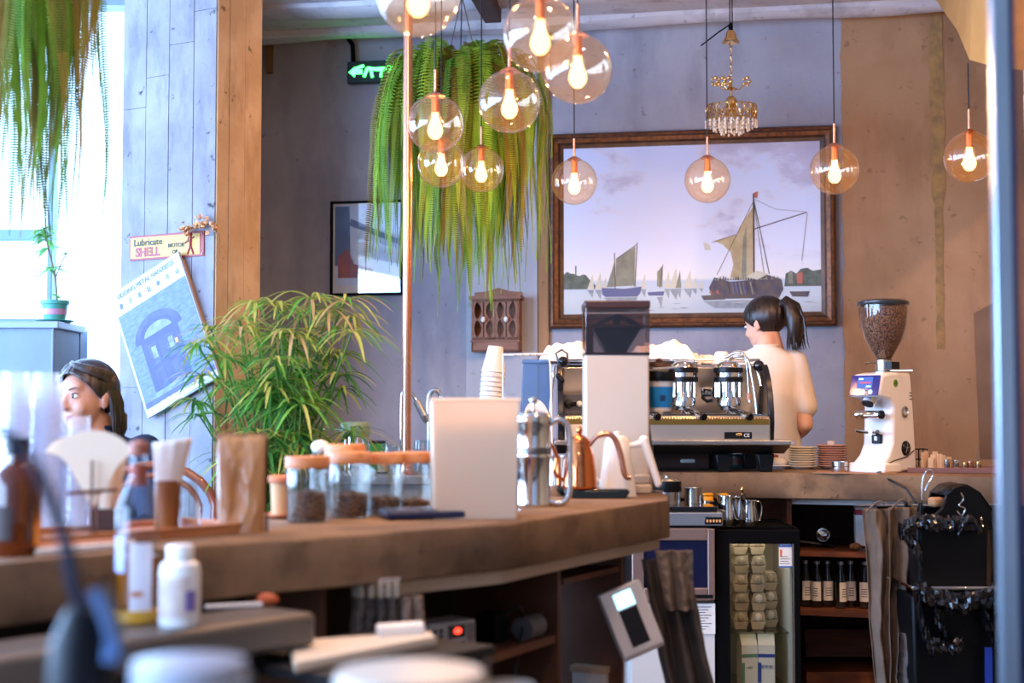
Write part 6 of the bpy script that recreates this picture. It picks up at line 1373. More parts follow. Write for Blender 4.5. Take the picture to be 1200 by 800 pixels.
for px in (408, 695, 766):
    e_ = onedge(px); y_ = edgeyaw(px); mb = MB(); mb.b2(-.009, .009, .10, .42, 0, zu-.002); mb.build('partition', edg, bar, loc=(e_.x, e_.y, 0), rot=(0, 0, y_), smooth=False)
ZS = .63
strip(inset([onedge(412), onedge(500), onedge(560), onedge(600), onedge(650), onedge(690)], .10), .31, ZS-.02, ZS, edg, 'shelf', bar)
mb = MB()
o = strip(inset([onedge(700), onedge(730), onedge(762)], .10), .3, zu-.09, zu-.075, edg, 'upper_shelf', bar)
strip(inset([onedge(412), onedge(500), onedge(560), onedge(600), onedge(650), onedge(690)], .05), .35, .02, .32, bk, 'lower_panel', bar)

def L3(x, y, z=ZC): return onz(x, y, z)
# --- jars with wooden lids
gj = thin('jar_glass', 'f4f4f2', refl=1.2)
JY = (532, 527, 528, 527)
for i, (px, py, r, fill, lab) in enumerate(((360, 611, .049, .065, 'first glass storage jar from the left, nearest, with a wooden lid and coffee beans'), (409, 606, .050, .055, 'second glass jar from the left with a wooden lid and dark beans'), (449, 603, .047, .04, 'third glass jar from the left with a wooden lid and few beans'), (484, 601, .046, .03, 'fourth glass jar from the left with a wooden lid, nearest the frosted bin'))):
    b_ = L3(px, py); hj = (b_.y/F)*(py-JY[i])-.006; t = thing('storage_jar', lab, 'jar', b_, group='glass jars with wooden lids on the bar')
    mb = MB(); mb.lathe([(.001, 0), (r*.92, 0), (r, .008), (r, hj-.035), (r*.96, hj-.025)], n=40, cap=False); mb.lathe([(r-.004, .012), (r-.004, hj-.035)], n=40, cap=False); mb.build('jar', gj, t)
    mb = MB(); mb.lathe([(r*1.05, hj-.027), (r*1.07, hj-.022), (r*1.07, hj-.003), (r*1.03, hj), (.001, hj)], n=40, cap=False); mb.lathe([(.001, hj-.028), (r*1.05, hj-.027)], n=40, cap=False); mb.build('lid', wood_o, t)
    def fl(u, v, r=r, fill=fill):
        a = 2*PI*u; rr = (r-.005)*v; return (rr*math.cos(a), rr*math.sin(a), fill+.007*noise.noise(Vector((rr*60*math.cos(a), rr*60*math.sin(a), 3)))+.01*(1-v))
    mb = MB(); mb.sheet(fl, 40, 12); mb.lathe([(r-.006, .004), (r-.005, .012), (r-.005, fill)], n=40, cap=False); o = mb.build('coffee_beans', beans, t, fix=False); o['kind'] = 'stuff'
b_ = L3(404, 596); t = thing('storage_jar', 'farther glass jar whose orange wooden lid shows above the second jar', 'jar', b_); hj = b_.y/F*(596-522); r = .05
mb = MB(); mb.lathe([(.001, 0), (r*.92, 0), (r, .008), (r, hj-.03)], n=40, cap=False); mb.build('jar', gj, t); mb = MB(); mb.lathe([(r*1.07, hj-.03), (r*1.1, hj-.025), (r*1.1, hj-.005), (r*1.0, hj+.003), (.001, hj+.004)], n=40, cap=False); mb.build('lid', wood_o, t)
b_ = L3(375, 590); t = thing('bulb_lid_jar', 'small jar with a round pale stopper behind the first storage jar', 'jar', b_); hj = b_.y/F*(590-530)
mb = MB(); mb.lathe([(.03, 0), (.032, hj-.02), (.02, hj)], n=28); mb.build('jar', gj, t); mb = MB(); mb.sph((0, 0, hj+.014), (.026, .026, .02)); mb.build('stopper', pm('pale_stopper', 'd8ccc0', .4), t)
# --- electronic scale
b_ = L3(498, 608); t = thing('kitchen_scale', 'flat dark blue electronic scale lying in front of the jars', 'scale', b_+Vector((0, .03, 0)), R(14))
mb = MB(); mb.b2(-.105, .085, -.06, .07, .004, .020); mb.build('base', pm('scale_navy', '18203c', .3), t, bevel=.004); mb = MB(); mb.b2(-.10, .08, -.05, .065, .020, .024); mb.build('platform', pm('scale_top', '3a4254', .25), t, bevel=.002)
for x in (-.09, .07):
    for y in (-.045, .055): mb = MB(); mb.lathe([(.008, 0), (.008, .0045)], c=(x, y, 0), n=12); mb.build('foot', blackp, t)
# --- frosted bin
b_ = L3(554, 607); D = b_.y; w2 = K(50, D); hb = K(607-469, D); t = thing('frosted_bin', 'tall frosted cream plastic bin standing in the middle of the bar', 'bin', b_+Vector((0, .04, 0)), R(6))
fm = thin('frosted_plastic', 'f6e8d4', rough=.3, refl=.5, haze=.86, hazecol='f2dcc0')
mb = MB(); dd = .07; k = .004
mb.add([(-w2*.94, -dd, 0), (w2*.94, -dd, 0), (w2*.94, dd, 0), (-w2*.94, dd, 0), (-w2, -dd-.004, hb), (w2, -dd-.004, hb), (w2, dd+.004, hb), (-w2, dd+.004, hb)], [(0, 1, 5, 4), (1, 2, 6, 5), (2, 3, 7, 6), (3, 0, 4, 7), (3, 2, 1, 0)])
mb.build('bin_body', fm, t, solid=.003, smooth=False, bevel=.008); mb = MB(); mb.b2(-w2*.93, w2*.93, -dd+.006, dd-.006, .006, hb*.80); mb.build('contents', pm('cream_sleeves', 'ead4b8', .8, col2='dcc4a6', scale=6, stretch=(6, 1, .3)), t, bevel=.006)
mb = MB(); mb.tube([(-w2-.003, -dd-.006, hb), (w2+.003, -dd-.006, hb), (w2+.003, dd+.006, hb), (-w2-.003, dd+.006, hb)], .004, 8, closed=True); mb.build('rim', thin('frosted_rim', 'fff4e4', refl=1, haze=.6, hazecol='f8ead6'), t)
# --- french press
b_ = L3(625, 593); D = b_.y; t = thing('french_press', 'tall polished steel french press with an arched handle right of the frosted bin', 'coffee press', b_, 0); h = K(593-492, D); r = K(20, D)
mb = MB(); mb.lathe([(r*1.02, 0), (r*1.05, .004), (r, .012), (r, h*.55), (r*1.02, h*.56), (r*1.02, h*.6), (r, h*.61), (r, h*.93), (r*1.04, h*.95), (r*1.04, h)], n=44); mb.build('pot', chrome, t)
mb = MB(); mb.lathe([(r*1.06, h), (r*1.07, h+.008), (r*.9, h+.018), (.012, h+.024), (.004, h+.026), (.004, h+.05)], n=40); mb.sph((0, 0, h+.052), (.012, .012, .010)); mb.build('lid', chrome, t)
mb = MB(); mb.tube(curve([(r*.95, 0, h*.95), (r*1.5, 0, h*1.0), (r*2.05, 0, h*.9), (r*2.15, 0, h*.55), (r*2.1, 0, h*.15), (r*1.6, 0, h*.0+.008), (r*.98, 0, h*.05)]), .0085, 12); mb.build('handle', chrome, t)
mb = MB(); mb.lathe([(r*1.005, h*.6), (r*1.03, h*.605), (r*1.03, h*.67), (r*1.005, h*.68)], n=40, cap=False); mb.build('band', darksteel, t)
b_ = L3(604, 597); t = thing('blue_bottle', 'tiny blue and steel bottle tucked between the frosted bin and the french press', 'bottle', b_); mb = MB(); mb.lathe([(.014, 0), (.015, .07), (.008, .08)], n=20); mb.build('bottle', gj, t); mb = MB(); mb.lathe([(.010, .08), (.012, .084), (.012, .1), (.001, .102)], n=20, cap=False); mb.build('cap', pm('cap_blue', '2e4a9c', .4), t)
# --- kettles on a dark scale
b_ = L3(700, 584); t = thing('brewing_scale', 'black brewing scale under the copper kettle', 'scale', b_+Vector((0, .05, 0)), R(0)); wS_ = K(38, b_.y)
mb = MB(); mb.xz([(-wS_*.9, .0), (wS_*.85, .0), (wS_, .018), (wS_*.98, .024), (-wS_, .024), (-wS_, .014)], -.055, .09); mb.build('base', pm('scale_green_black', '0e1a1a', .3), t, bevel=.003); mb = MB(); mb.b2(-wS_*.93, wS_*.93, -.05, .085, .024, .028); mb.build('platform', blackgl, t, bevel=.002)
kp = b_+Vector((-.050, .04, .0285)); t = thing('copper_kettle', 'shiny copper gooseneck kettle with a curved copper handle on the black scale', 'kettle', kp, 0)
ck = pm('polished_copper', 'd07a48', .1, 1); s_ = K(20, kp.y); hk = K(573-512, kp.y)
mb = MB(); mb.lathe([(s_*1.02, 0), (s_*1.05, .006), (s_*1.02, .012), (s_*.98, hk*.3), (s_*.86, hk*.62), (s_*.62, hk*.82), (s_*.58, hk*.86)], n=44); mb.build('kettle_body', ck, t)
mb = MB(); mb.lathe([(s_*.6, hk*.86), (s_*.55, hk*.93), (s_*.3, hk*1.0), (.006, hk*1.02), (.004, hk*1.04)], n=36); mb.sph((0, 0, hk*1.1), (.009, .009, .013)); mb.build('lid', ck, t)
mb = MB(); mb.tube(curve([(s_*.55, 0, hk*.80), (s_*1.1, 0, hk*1.0), (s_*1.9, 0, hk*1.0), (s_*2.35, 0, hk*.7), (s_*2.65, 0, hk*.25), (s_*3.0, 0, hk*.2)]), [.007]*6+[.009]*18+[.008]*7, 12); mb.build('handle', copper, t)
mb = MB(); mb.tube(curve([(-s_*.9, -.01, hk*.15), (-s_*1.45, -.02, hk*.3), (-s_*1.35, -.02, hk*.62), (-s_*1.75, -.03, hk*.85), (-s_*2.0, -.03, hk*.84)]), .0055, 10); mb.build('spout', ck, t)
wk = L3(737, 581); t = thing('white_kettle', 'white kettle with a straight white handle in front of the tall grinder', 'kettle', wk+Vector((-.035, -.0, 0)), 0)
wm = pm('kettle_white', 'efe4d6', .35); s_ = K(22, wk.y); hk = K(581-510, wk.y)
mb = MB(); mb.lathe([(s_*1.05, 0), (s_*1.0, .01), (s_*.78, hk*.6), (s_*.66, hk*.88), (s_*.62, hk*.9)], n=40); mb.build('kettle_body', wm, t); mb = MB(); mb.lathe([(s_*.64, hk*.9), (s_*.5, hk*.97), (.01, hk), (.012, hk*1.04), (.001, hk*1.06)], n=32, cap=False); mb.build('lid', wm, t)
mb = MB(); mb.chain([((s_*.6, -.005, hk*.82), .008), ((s_*1.2, -.01, hk*.86), .011), ((s_*1.45, -.01, hk*.92), .014)]); mb.chain([((s_*1.4, -.01, hk*.92), .014), ((s_*2.15, -.015, hk*.2), .011)]); mb.build('handle', wm, t, remesh=.003, smo=2)
mb = MB(); mb.tube(curve([(-s_*.85, 0, hk*.2), (-s_*1.4, .0, hk*.4), (-s_*1.35, 0, hk*.7), (-s_*1.8, 0, hk*.95)]), .006, 10); mb.build('spout', wm, t)
b_ = L3(652, 583); b_.y += .1; pitcher(b_, .032, .12, R(200), 'slim bluish steel pitcher between the french press and the copper kettle', group='steel jugs on the front bar')
# --- tall white grinder with smoked hopper
b_ = L3(722, 578); b_ = Vector((at(722, 578, 4.5).x, 4.5, ZC)); D = 4.42; w2 = K(38, D); hb = at(722, 415, D).z-ZC; ht = at(722, 352, D).z-ZC
t = thing('tall_grinder', 'tall beige-white shop grinder with a smoked square hopper at the end of the bar', 'coffee grinder', b_)
gm = pm('warm_white_enamel', 'b8a692', .4); smo = pm('smoked_plastic', '1c1312', .25)
mb = MB(); mb.b2(-w2, w2*.98, -.08, .10, .03, hb); mb.build('body', gm, t, bevel=.006)
mb = MB(); mb.b2(-w2*.6, w2*1.02, -.10, .11, 0, .03); mb.b2(w2*.2, w2*1.0, -.09, -.07, .03, .06); mb.build('base', gm, t, bevel=.006)
sm = thin('smoked_glass', 'c8bab4', refl=1.2)
mb = MB(); mb.b2(-w2, w2, -.08, .10, hb, ht-.02); mb.build('hopper', sm, t, bevel=.004, smooth=False)
mb = MB(); mb.b2(-w2-.002, w2+.002, -.082, .102, ht-.024, ht); mb.build('hopper_lid', pm('brown_lid', '3a2420', .3), t, bevel=.004)
mb = MB(); hh = ht-hb
mb.xz([(-w2*.78, hb+hh*.52), (w2*.78, hb+hh*.52), (w2*.28, hb+.004), (-w2*.28, hb+.004)], -.05, .06); mb.build('funnel', smo, t, smooth=False)
mb = MB(); P = [(-w2*.75, hb+hh*.55), (-w2*.45, hb+hh*.66), (0, hb+hh*.76), (w2*.45, hb+hh*.66), (w2*.75, hb+hh*.55), (w2*.5, hb+hh*.54), (w2*.12, hb+hh*.66), (w2*.1, hb+hh*.54), (-w2*.1, hb+hh*.54), (-w2*.12, hb+hh*.66), (-w2*.5, hb+hh*.54)]; mb.xz(P, -.06, -.045); mb.build('feed_guard', smo, t, smooth=False)
mb = MB(); mb.b2(-w2*.98, w2*.98, -.081, -.079, hb+hh*.50, hb+hh*.54); mb.b2(-w2, w2, -.082, .1, hb-.002, hb+.006); mb.b2(-w2*.98, -w2*.74, -.0808, -.0795, hb+.006, hb+hh*.5); mb.build('hopper_band', smo, t, smooth=False)
# --- paper cup on a wire stand beside it
c_ = at(766, 500, 4.52); c_ = Vector((c_.x, 4.52, ZC)); t = thing('wire_stand', 'thin dark steel stand at the right edge of the bar holding the paper cup', 'stand', c_)
zc_ = at(774, 482, 4.52).z-ZC
mb = MB(); mb.tube([(.0, 0, 0), (-.005, 0, zc_*.5), (-.02, 0, zc_), (-.02, .0, zc_+.0)], .0035, 8); mb.build('upright', darksteel, t); mb = MB(); mb.tube([(.022+.034*math.cos(a), .034*math.sin(a), zc_-.004) for a in [i*PI/12 for i in range(24)]], .003, 6, closed=True); mb.cyl((-.02, 0, zc_-.004), (-.01, 0, zc_-.004), .003); mb.build('ring', darksteel, t); mb = MB(); mb.lathe([(.03, 0), (.03, .004), (.004, .006)], n=24); mb.build('foot', darksteel, t)
p = Vector((c_.x+.022, c_.y, ZC+zc_+.0005)); t = thing('takeaway_cup', 'white takeaway cup with a bright blue panel and black lid beside the tall grinder', 'cup', p, rot=(0, R(0), R(0)))
hc_ = K(482-447, 4.52); r0, r1 = K(12, 4.52), K(16.5, 4.52)
mb = MB(); mb.lathe([(r0, 0), (r0+.001, .002), (r1, hc_), (r1+.002, hc_+.002)], n=40); mb.build('cup_body', papc, t)
mb = MB(); mb.sheet(lambda u, v: ((lambda a, rr: (rr*math.cos(a), rr*math.sin(a), hc_*(.12+.7*v)))(R(-170+160*u), r0+(r1-r0)*(.12+.7*v)+.0008)), 24, 3); pn = mb.build('blue_panel', pm('cup_blue', '1478b8', .5), t)
mb = MB(); mb.sheet(lambda u, v: ((lambda a, rr: (rr*math.cos(a), rr*math.sin(a), hc_*(.34+.2*v)))(R(-98+26*u), r0+(r1-r0)*(.34+.2*v)+.0014)), 8, 2); mb.build('printed_mark', pm('mark_navy', '123a5c', .5), pn)
mb = MB(); mb.lathe([(r1+.004, hc_), (r1+.006, hc_+.004), (r1+.004, hc_+.028), (r1, hc_+.032), (r1*.6, hc_+.03), (.001, hc_+.03)], n=40, cap=False); mb.build('lid', blackp, t)
mb = MB(); mb.box((.004, 0, hc_+.040), (r1*2.4, r1*1.8, .006), ry=R(-7)); mb.build('flat_card', pm('grey_card', 'a8a098', .6), t, bevel=.001)
mb = MB(); mb.lathe([(r1*.95, hc_+.046), (r1*.8, hc_+.058), (.01, hc_+.062)], c=(-.003, 0, 0), n=28); mb.sph((-.004, 0, hc_+.066), (.012, .01, .008)); mb.build('wooden_knob_lid', wood_d, t)
# --- left end: coffee bag, clay pot, trays, cups, filters, bottles
b_ = L3(279, 625); D = b_.y; w2 = K(29, D); hb = K(625-510, D); t = thing('coffee_bag', 'shiny brown paper coffee bag standing at the left of the jars', 'bag', b_+Vector((0, .035, 0)), R(8))
def bagf(s):
    def fn(u, v):
        z = hb*v; th = .035*(1-v)**.55*(math.sin(PI*u)**.35)+.0015; x = (u-.5)*2*w2*(.94+.06*v)
        n_ = noise.noise(Vector((u*4, v*4, s*3)))*.010*(1-v*.5)+noise.noise(Vector((u*10, v*8, s*5)))*.004-(.012*math.exp(-((u-.45)**2*30+(v-.45)**2*9)))*(1 if s < 0 else 0)
        return (x, s*th+s*n_*(math.sin(PI*u)), z)
    return fn
mb = MB(); mb.sheet(bagf(-1), 30, 40); mb.sheet(bagf(1), 30, 40); mb.build('bag_body', pm('shiny_kraft', 'bc8450', .3, col2='ac7444', scale=8, coat=.3), t)
mb = MB(); mb.b2(-w2, w2, -.004, .004, hb*.93, hb+.002); mb.build('sealed_top', pm('kraft_dark', '8e5c38', .5), t, bevel=.002)
mb = MB(); mb.b2(w2-.001, w2+.004, -.004, .004, 0, hb*.96); mb.build('side_seam', blackm, t, bevel=.001)
b_ = L3(321, 611); D = b_.y; t = thing('clay_pot', 'small terracotta rimmed pot between the coffee bag and the first jar', 'pot', b_+Vector((0, .1, 0))); D += .1; k = D/F
mb = MB(); mb.lathe([(.022, .01), (.025, .085), (.022, .085)], n=28); mb.build('pot', pm('ochre_clay', 'c49a6c', .7), t); mb = MB(); mb.lathe([(.027, .085), (.031, .089), (.031, .1), (.027, .103), (.022, .1)], n=28); mb.build('rim', terra, t)
mb = MB(); mb.lathe([(.03, 0), (.045, .008), (.045, .012), (.02, .008)], n=28); mb.build('saucer', terra, t)
# long wooden trays
b1 = L3(130, 640); yw = edgeyaw(150)
t = thing('wooden_tray', 'long orange wooden tray at the left end of the bar under the filters and bottles', 'tray', L3(150, 634)+Vector((-.03, .05, 0)), yw)
mb = MB(); mb.b2(-.25, .25, -.07, .12, 0, .010); mb.b2(-.25, .25, -.08, -.07, 0, .022); mb.b2(-.25, .25, .12, .13, 0, .022); mb.b2(-.26, -.25, -.08, .13, 0, .022); mb.b2(.25, .26, -.08, .13, 0, .022); mb.build('tray', wood_o, t, bevel=.002)
TL, Ty = t.location.copy(), yw
def ontray2(dx, dy): return TL+Vector((dx*math.cos(Ty)-dy*math.sin(Ty), dx*math.sin(Ty)+dy*math.cos(Ty), .0105))
def traypx(px, dy):
    for i in range(-250, 251):
        q = ontray2(i/1000, dy)
        if 600+q.x/q.y*F >= px: return q
    return ontray2(.25, dy)
# filter holder: white paper cone filters on wire cross
q = traypx(112, .0); k = q.y/F; t = thing('filter_stand', 'fan of cream paper filters on a small dark wire stand at the left', 'coffee filters', q, R(10)); t.scale = (.88, 1, 1.16); zf_ = K(640-520, q.y)
mb = MB()
for i in range(14):
    y = -.035+i*.0055; s_ = 1-.02*i
    P = [(.0, .05), (-.055*s_, .125)]+[(.085*s_*math.cos(R(a))-.004*i, .135+.045*math.sin(R(a))*s_) for a in range(168, 10, -12)]+[(.055*s_, .12)]
    mb.xz(P, y, y+.0028)
mb.build('filter_papers', pm('cream_filter', 'ead2b4', .85), t, smooth=False); t.children[-1]['kind'] = 'stuff'
mb = MB(); mb.tube([(0, -.045, 0), (.0, -.045, .13)], .003, 8); mb.tube([(-.055, -.045, .075), (.055, -.045, .08)], .003, 8); mb.tube([(0, .06, 0), (0, .06, .13)], .003, 8); mb.tube([(0, -.045, .004), (0, .06, .004)], .003, 8); mb.build('wire_frame', pm('brown_wire', '5a3020', .4, .6), t)
q = traypx(128, .09); t = thing('filter_box', 'cream block of folded filter papers behind the wire stand', 'coffee filters', q, R(5)); mb = MB(); mb.b2(-.03, .03, -.02, .02, 0, .045, 0); mb.build('box', wood_d, t, bevel=.002)
mb = MB(); mb.lathe([(.02, .046), (.035, .135), (.042, .165), (.035, .17), (.001, .16)], n=28); mb.build('papers', MATS['cream_filter'], t)
q = traypx(198, .02); t = thing('filter_cone_cup', 'white paper cone filters standing in a tall amber brown canister', 'coffee filters', q, 0); hz_ = K(622-565, q.y); k = q.y/F
mb = MB(); mb.lathe([(.026, 0), (.027, .004), (.027, hz_), (.024, hz_)], n=30); mb.build('canister', pm('amber_wood', '9a6030', .35, col2='7c4820', scale=5, stretch=(9, 9, 1)), t)
h2 = K(620-518, q.y)
def cone(u, v):
    a = 2*PI*u; rr = (.026+.014*v)*(1+.05*math.sin(9*a)*v); return (rr*math.cos(a)+.008*v, rr*math.sin(a)*.8, hz_-.01+(h2-hz_+.012)*v*(1+.05*math.cos(a)))
mb = MB(); mb.sheet(cone, 54, 10); mb.sheet(lambda u, v: (lambda p: (p[0]*.9, p[1]*.9, p[2]-.004))(cone(u, v)), 54, 10); mb.build('filters', paper, t, solid=.002)
q = traypx(220, .0); t = thing('water_glass', 'clear tapering glass standing at the right end of the orange tray', 'glass', q); mb = MB(); mb.lathe([(.001, 0), (.03, 0), (.032, .005), (.022, .10), (.02, .10), (.029, .007), (.001, .006)], n=30, cap=False); mb.build('glass', gj, t)
# clear cup stacks at the far left, on the bar
gt = thin('stack_plastic', 'fcfcff', refl=1.6, haze=.22)
for px, py, top_, lab, dx in ((16, 645, 436, 'tall stack of upturned clear cups at the very left edge', .0), (53, 642, 437, 'tall stack of upturned clear cups second from the left edge', 0), (88, 640, 488, 'shorter stack of upturned clear cups third from the left, in front of the seated woman', 0)):
    b_ = L3(px, py)+Vector((0, .24, 0)); b_.x = at(px, 600, b_.y).x; hs_ = at(px, top_, b_.y).z-ZC; n = 16 if top_ < 450 else 11; k = b_.y/F
    t = cupstack('clear_cup_stack', lab, 'plastic cups', b_, n, .0265, .033, .085, (hs_-.085)/(n-1), gt, group='clear cup stacks at the left of the bar')
# amber bottle at far left
b_ = L3(14, 652)+Vector((0, .02, 0)); t = thing('amber_bottle', 'large dark amber glass bottle at the left edge of the bar', 'bottle', b_); r = .043
am = pm('amber_glass', '6a2c08', .06, trans=.55, coat=.5, ior=1.3)
mb = MB(); mb.lathe([(r*.95, 0), (r, .006), (r, .125), (r*.85, .15), (r*.4, .165), (r*.38, .185)], n=36); mb.build('bottle', am, t); mb = MB(); mb.lathe([(r*.5, .18), (r*.5, .21), (.001, .212)], n=24, cap=False); mb.build('cap', blackp, t)
mb = MB(); mb.sheet(lambda u, v: ((r+.0008)*math.cos(R(-150+70*u)), (r+.0008)*math.sin(R(-150+70*u)), .03+.06*v), 12, 2); mb.build('label', pm('dark_label', '30180c', .6), t)
b_ = L3(78, 648)+Vector((-.0, .03, 0)); t = thing('white_dish', 'low white rectangular dish on the bar edge at the left', 'dish', b_, yw)
mb = MB(); mb.b2(-.10, .12, -.028, .02, 0, .014); mb.build('dish', ceram, t, bevel=.004); mb = MB(); mb.b2(-.09, .11, -.02, .012, .0142, .017); mb.build('pad', terra, t, bevel=.001)

# ================================================================ UNDER THE FRONT BAR
def under(px, inn, z=ZS): e_ = onedge(px); y_ = edgeyaw(px); return e_+Vector((-math.sin(y_), math.cos(y_), 0))*inn+Vector((0, 0, z)), y_
def findpx(px, inn, z=ZS):
    best = None
    for q in range(int(px)-140, int(px)+140, 2):
        if not (5 < q < 770): continue
        p, y_ = under(q, inn, z); e = abs(600+p.x/p.y*F-px)
        if best is None or e < best[0]: best = (e, p, y_)
    return best[1], best[2]
p, y_ = findpx(533, .135); D = p.y; t = thing('power_meter', 'grey electronic control box with a red glowing dot under the bar', 'meter', p, y_)
mg = pm('meter_grey', 'b0aca8', .4); mb = MB(); mb.b2(-.075, .065, 0, .09, 0.004, .088); mb.build('case', mg, t, bevel=.005)
mb = MB(); mb.b2(-.02, .03, -.003, .001, .05, .08); mb.build('display', blackgl, t, smooth=False); mb = MB(); mb.sph((.006, -.004, .066), (.011, .002, .007), 16, 8); mb.build('red_light', glow('red_led', 'ff3020', 7), t)
mb = MB(); mb.b2(-.02, .03, -.003, .001, .012, .042); mb.build('lower_display', blackm, t, smooth=False)
for x in (.038, .046, .054): mb = MB(); mb.b2(x, x+.003, -.002, .001, .01, .08); mb.build('ridge', pm('ridge_brown', '6a4c40', .5), t, smooth=False)
for x in (-.06, -.042):
    for z in (.02, .032, .058, .07): mb = MB(); mb.lathe([(.005, 0), (.004, .004)], M=Matrix.Translation((x, 0, z)) @ FACE, n=12); mb.build('button', blackp, t)
mb = MB(); mb.b2(-.07, .06, .0, .085, 0, .004); mb.build('feet', blackp, t, smooth=False)
p, y_ = findpx(590, .16); t = thing('black_adapter', 'black power adapter block right of the grey control box', 'adapter', p, y_); mb = MB(); mb.b2(-.04, .03, 0, .06, 0, .075); mb.build('case', blackm, t, bevel=.006); mb = MB(); mb.tube(curve([(.0, -.005, .07), (.02, -.03, .09), (.05, -.03, .05), (.03, -.03, .0), (.0, -.035, -.05), (-.01, -.035, -.12)]), .004, 8); mb.build('cable', blackp, t)
p, y_ = findpx(622, .13); t = thing('grey_roll', 'round grey roll lying under the bar beside the adapter', 'roll', p, y_); mb = MB(); mb.cyl((-.05, 0, .03), (.03, 0, .03), .03, n=28); mb.build('roll', pm('roll_grey', '5c5654', .6), t); mb = MB(); mb.cyl((.03, 0, .03), (.031, 0, .03), .02, n=24); mb.cyl((.031, 0, .03), (.032, 0, .03), .006); mb.build('end_disc', pm('roll_end', '8c8884', .6), t)
# thermometer / label dispenser tilted
D = 3.86; c_ = at(740, 727, D); t = thing('dispenser', 'tilted white appliance panel with a glowing pale blue screen under the bar', 'dispenser', c_, rot=(R(-6), R(-21), R(12)))
wp = pm('ivory_plastic', 'd6ccc2', .4); a, b2_ = .060, .095
mb = MB(); prof = [(-.0, -b2_), (-.012, -b2_+.012), (-.012, b2_), (.02, b2_), (.03, -b2_+.03), (.02, -b2_)]; mb.yz(prof, -a, a); mb.build('panel', wp, t, bevel=.004)
mb = MB(); mb.b2(-.026, .026, -.0145, -.012, .040, .082); mb.build('screen', glow('screen_cyan', '9fe0ff', 3.2), t, bevel=.003)
mb = MB(); mb.b2(-.026, .026, -.0138, -.012, -.066, .036); mb.build('dark_strip', pm('strip_dark', '1a1c22', .25), t, bevel=.002)
mb = MB(); mb.b2(-.03, .03, .02, .12, -.09, .06); mb.build('mounting_block', bk, t, smooth=False)
p, y_ = findpx(726, .14, 0); D = p.y; zt_ = at(720, 774, D).z; t = thing('white_box', 'white box standing below the tilted appliance under the bar', 'box', (p.x, p.y, 0), y_); mb = MB(); mb.b2(-.05, .05, 0, .1, 0, zt_-.03); mb.build('box', pm('white_card', 'd8d2cc', .6), t, bevel=.002); mb = MB(); mb.b2(-.055, .055, -.005, .105, zt_-.0299, zt_-.012); mb.build('lid', pm('card_lid', 'c8a888', .6), t, bevel=.002)
# cloths clipped to the rail
def hanger(label, xs0, D, seed, mat, yt=688, yb=757):
    pass
glove = pm('grey_cloth_gloves', '6c5c50', .9, col2='5a4c42', scale=8)
p_ = onedge(455); D = p_.y-.01
t = thing('clipped_cloths', 'grey brown cleaning cloths clipped in a row beneath the bar slab', 'cloths', at(455, 690, D))
for k, (xa_, xb2, yb, m) in enumerate(((413, 432, 758, glove), (430, 452, 760, pm('grey_cloth_b', '4e443e', .9)), (450, 470, 758, glove), (472, 503, 752, pm('tan_cloth', '8c7460', .9)))):
    ob = hang('cloth', '', '', xa_, xb2-(8 if k == 3 else 0), 698, yb, xa_-1, xb2+(0 if k != 3 else -4), D, m, 1.5, .012, k*3, .006, parent=t); ob.location = ob.location-t.location
for k, px in enumerate((424, 436, 447, 456, 465)):
    q = at(px, 690, D)-t.location; mb = MB(); mb.b2(q.x-.007, q.x+.007, q.y-.012, q.y+.012, q.z-.018, q.z+.018); mb.build('clip', pm('clip_tan', 'a08c74', .5), t, bevel=.003)
mb = MB(); q0 = at(420, 681, D)-t.location; q1 = at(470, 679, D)-t.location; mb.cyl(q0, q1, .006); mb.build('clip_bar', darksteel, t)
D = 4.02
t = hang('cloth', 'dark grey apron hanging at the rounded right end of the bar', 'apron', 752, 806, 655, 812, 782, 838, D, pm('dark_apron', '544a42', .9, col2='483f38', scale=4), 2.5, .03, 3, .005); t.name = 'apron'
t = hang('cloth', 'lighter brown folded cloth hanging over the dark apron at the end of the bar', 'cloth', 768, 812, 645, 715, 780, 812, 3.98, pm('fold_cloth', '7a6858', .9), 2, .022, 9, .004); t.name = 'hanging_cloth'
mb = MB(); mb.b2(-.02, .3, 0, .012, 0, .012)

# ================================================================ NEAREST THINGS, BELOW AND BEFORE THE BAR
# grey prep ledge at lower left
ZL = .835
pR_ = onz(372, 712, ZL); pF = onz(150, 748, ZL)
lg = pm('ledge_grey', '6e6862', .4, .3, col2='5e5852', scale=4)
dirL = Vector((onz(372, 716, ZL)-onz(190, 742, ZL)).to_tuple()); dirL.z = 0; dirL.normalize(); ya = math.atan2(dirL.y, dirL.x)
c0 = onz(372, 717, ZL); t = thing('prep_ledge', 'low grey metal prep ledge with rounded end in front of the bar, lower left', 'ledge', (c0.x, c0.y, 0), ya)
mb = MB(); mb.b2(-1.6, 0, .0, .16, ZL-.062, ZL); mb.build('top_tray', lg, t, bevel=.012); mb = MB(); mb.b2(-1.6, -.12, .02, .15, 0, ZL-.085); mb.build('cabinet', pm('ledge_dark', '4c4640', .6), t, bevel=.004); mb = MB(); mb.b2(-1.6, -.121, .01, .155, ZL-.0849, ZL-.0621); mb.build('gap_strip', blackm, t, smooth=False)
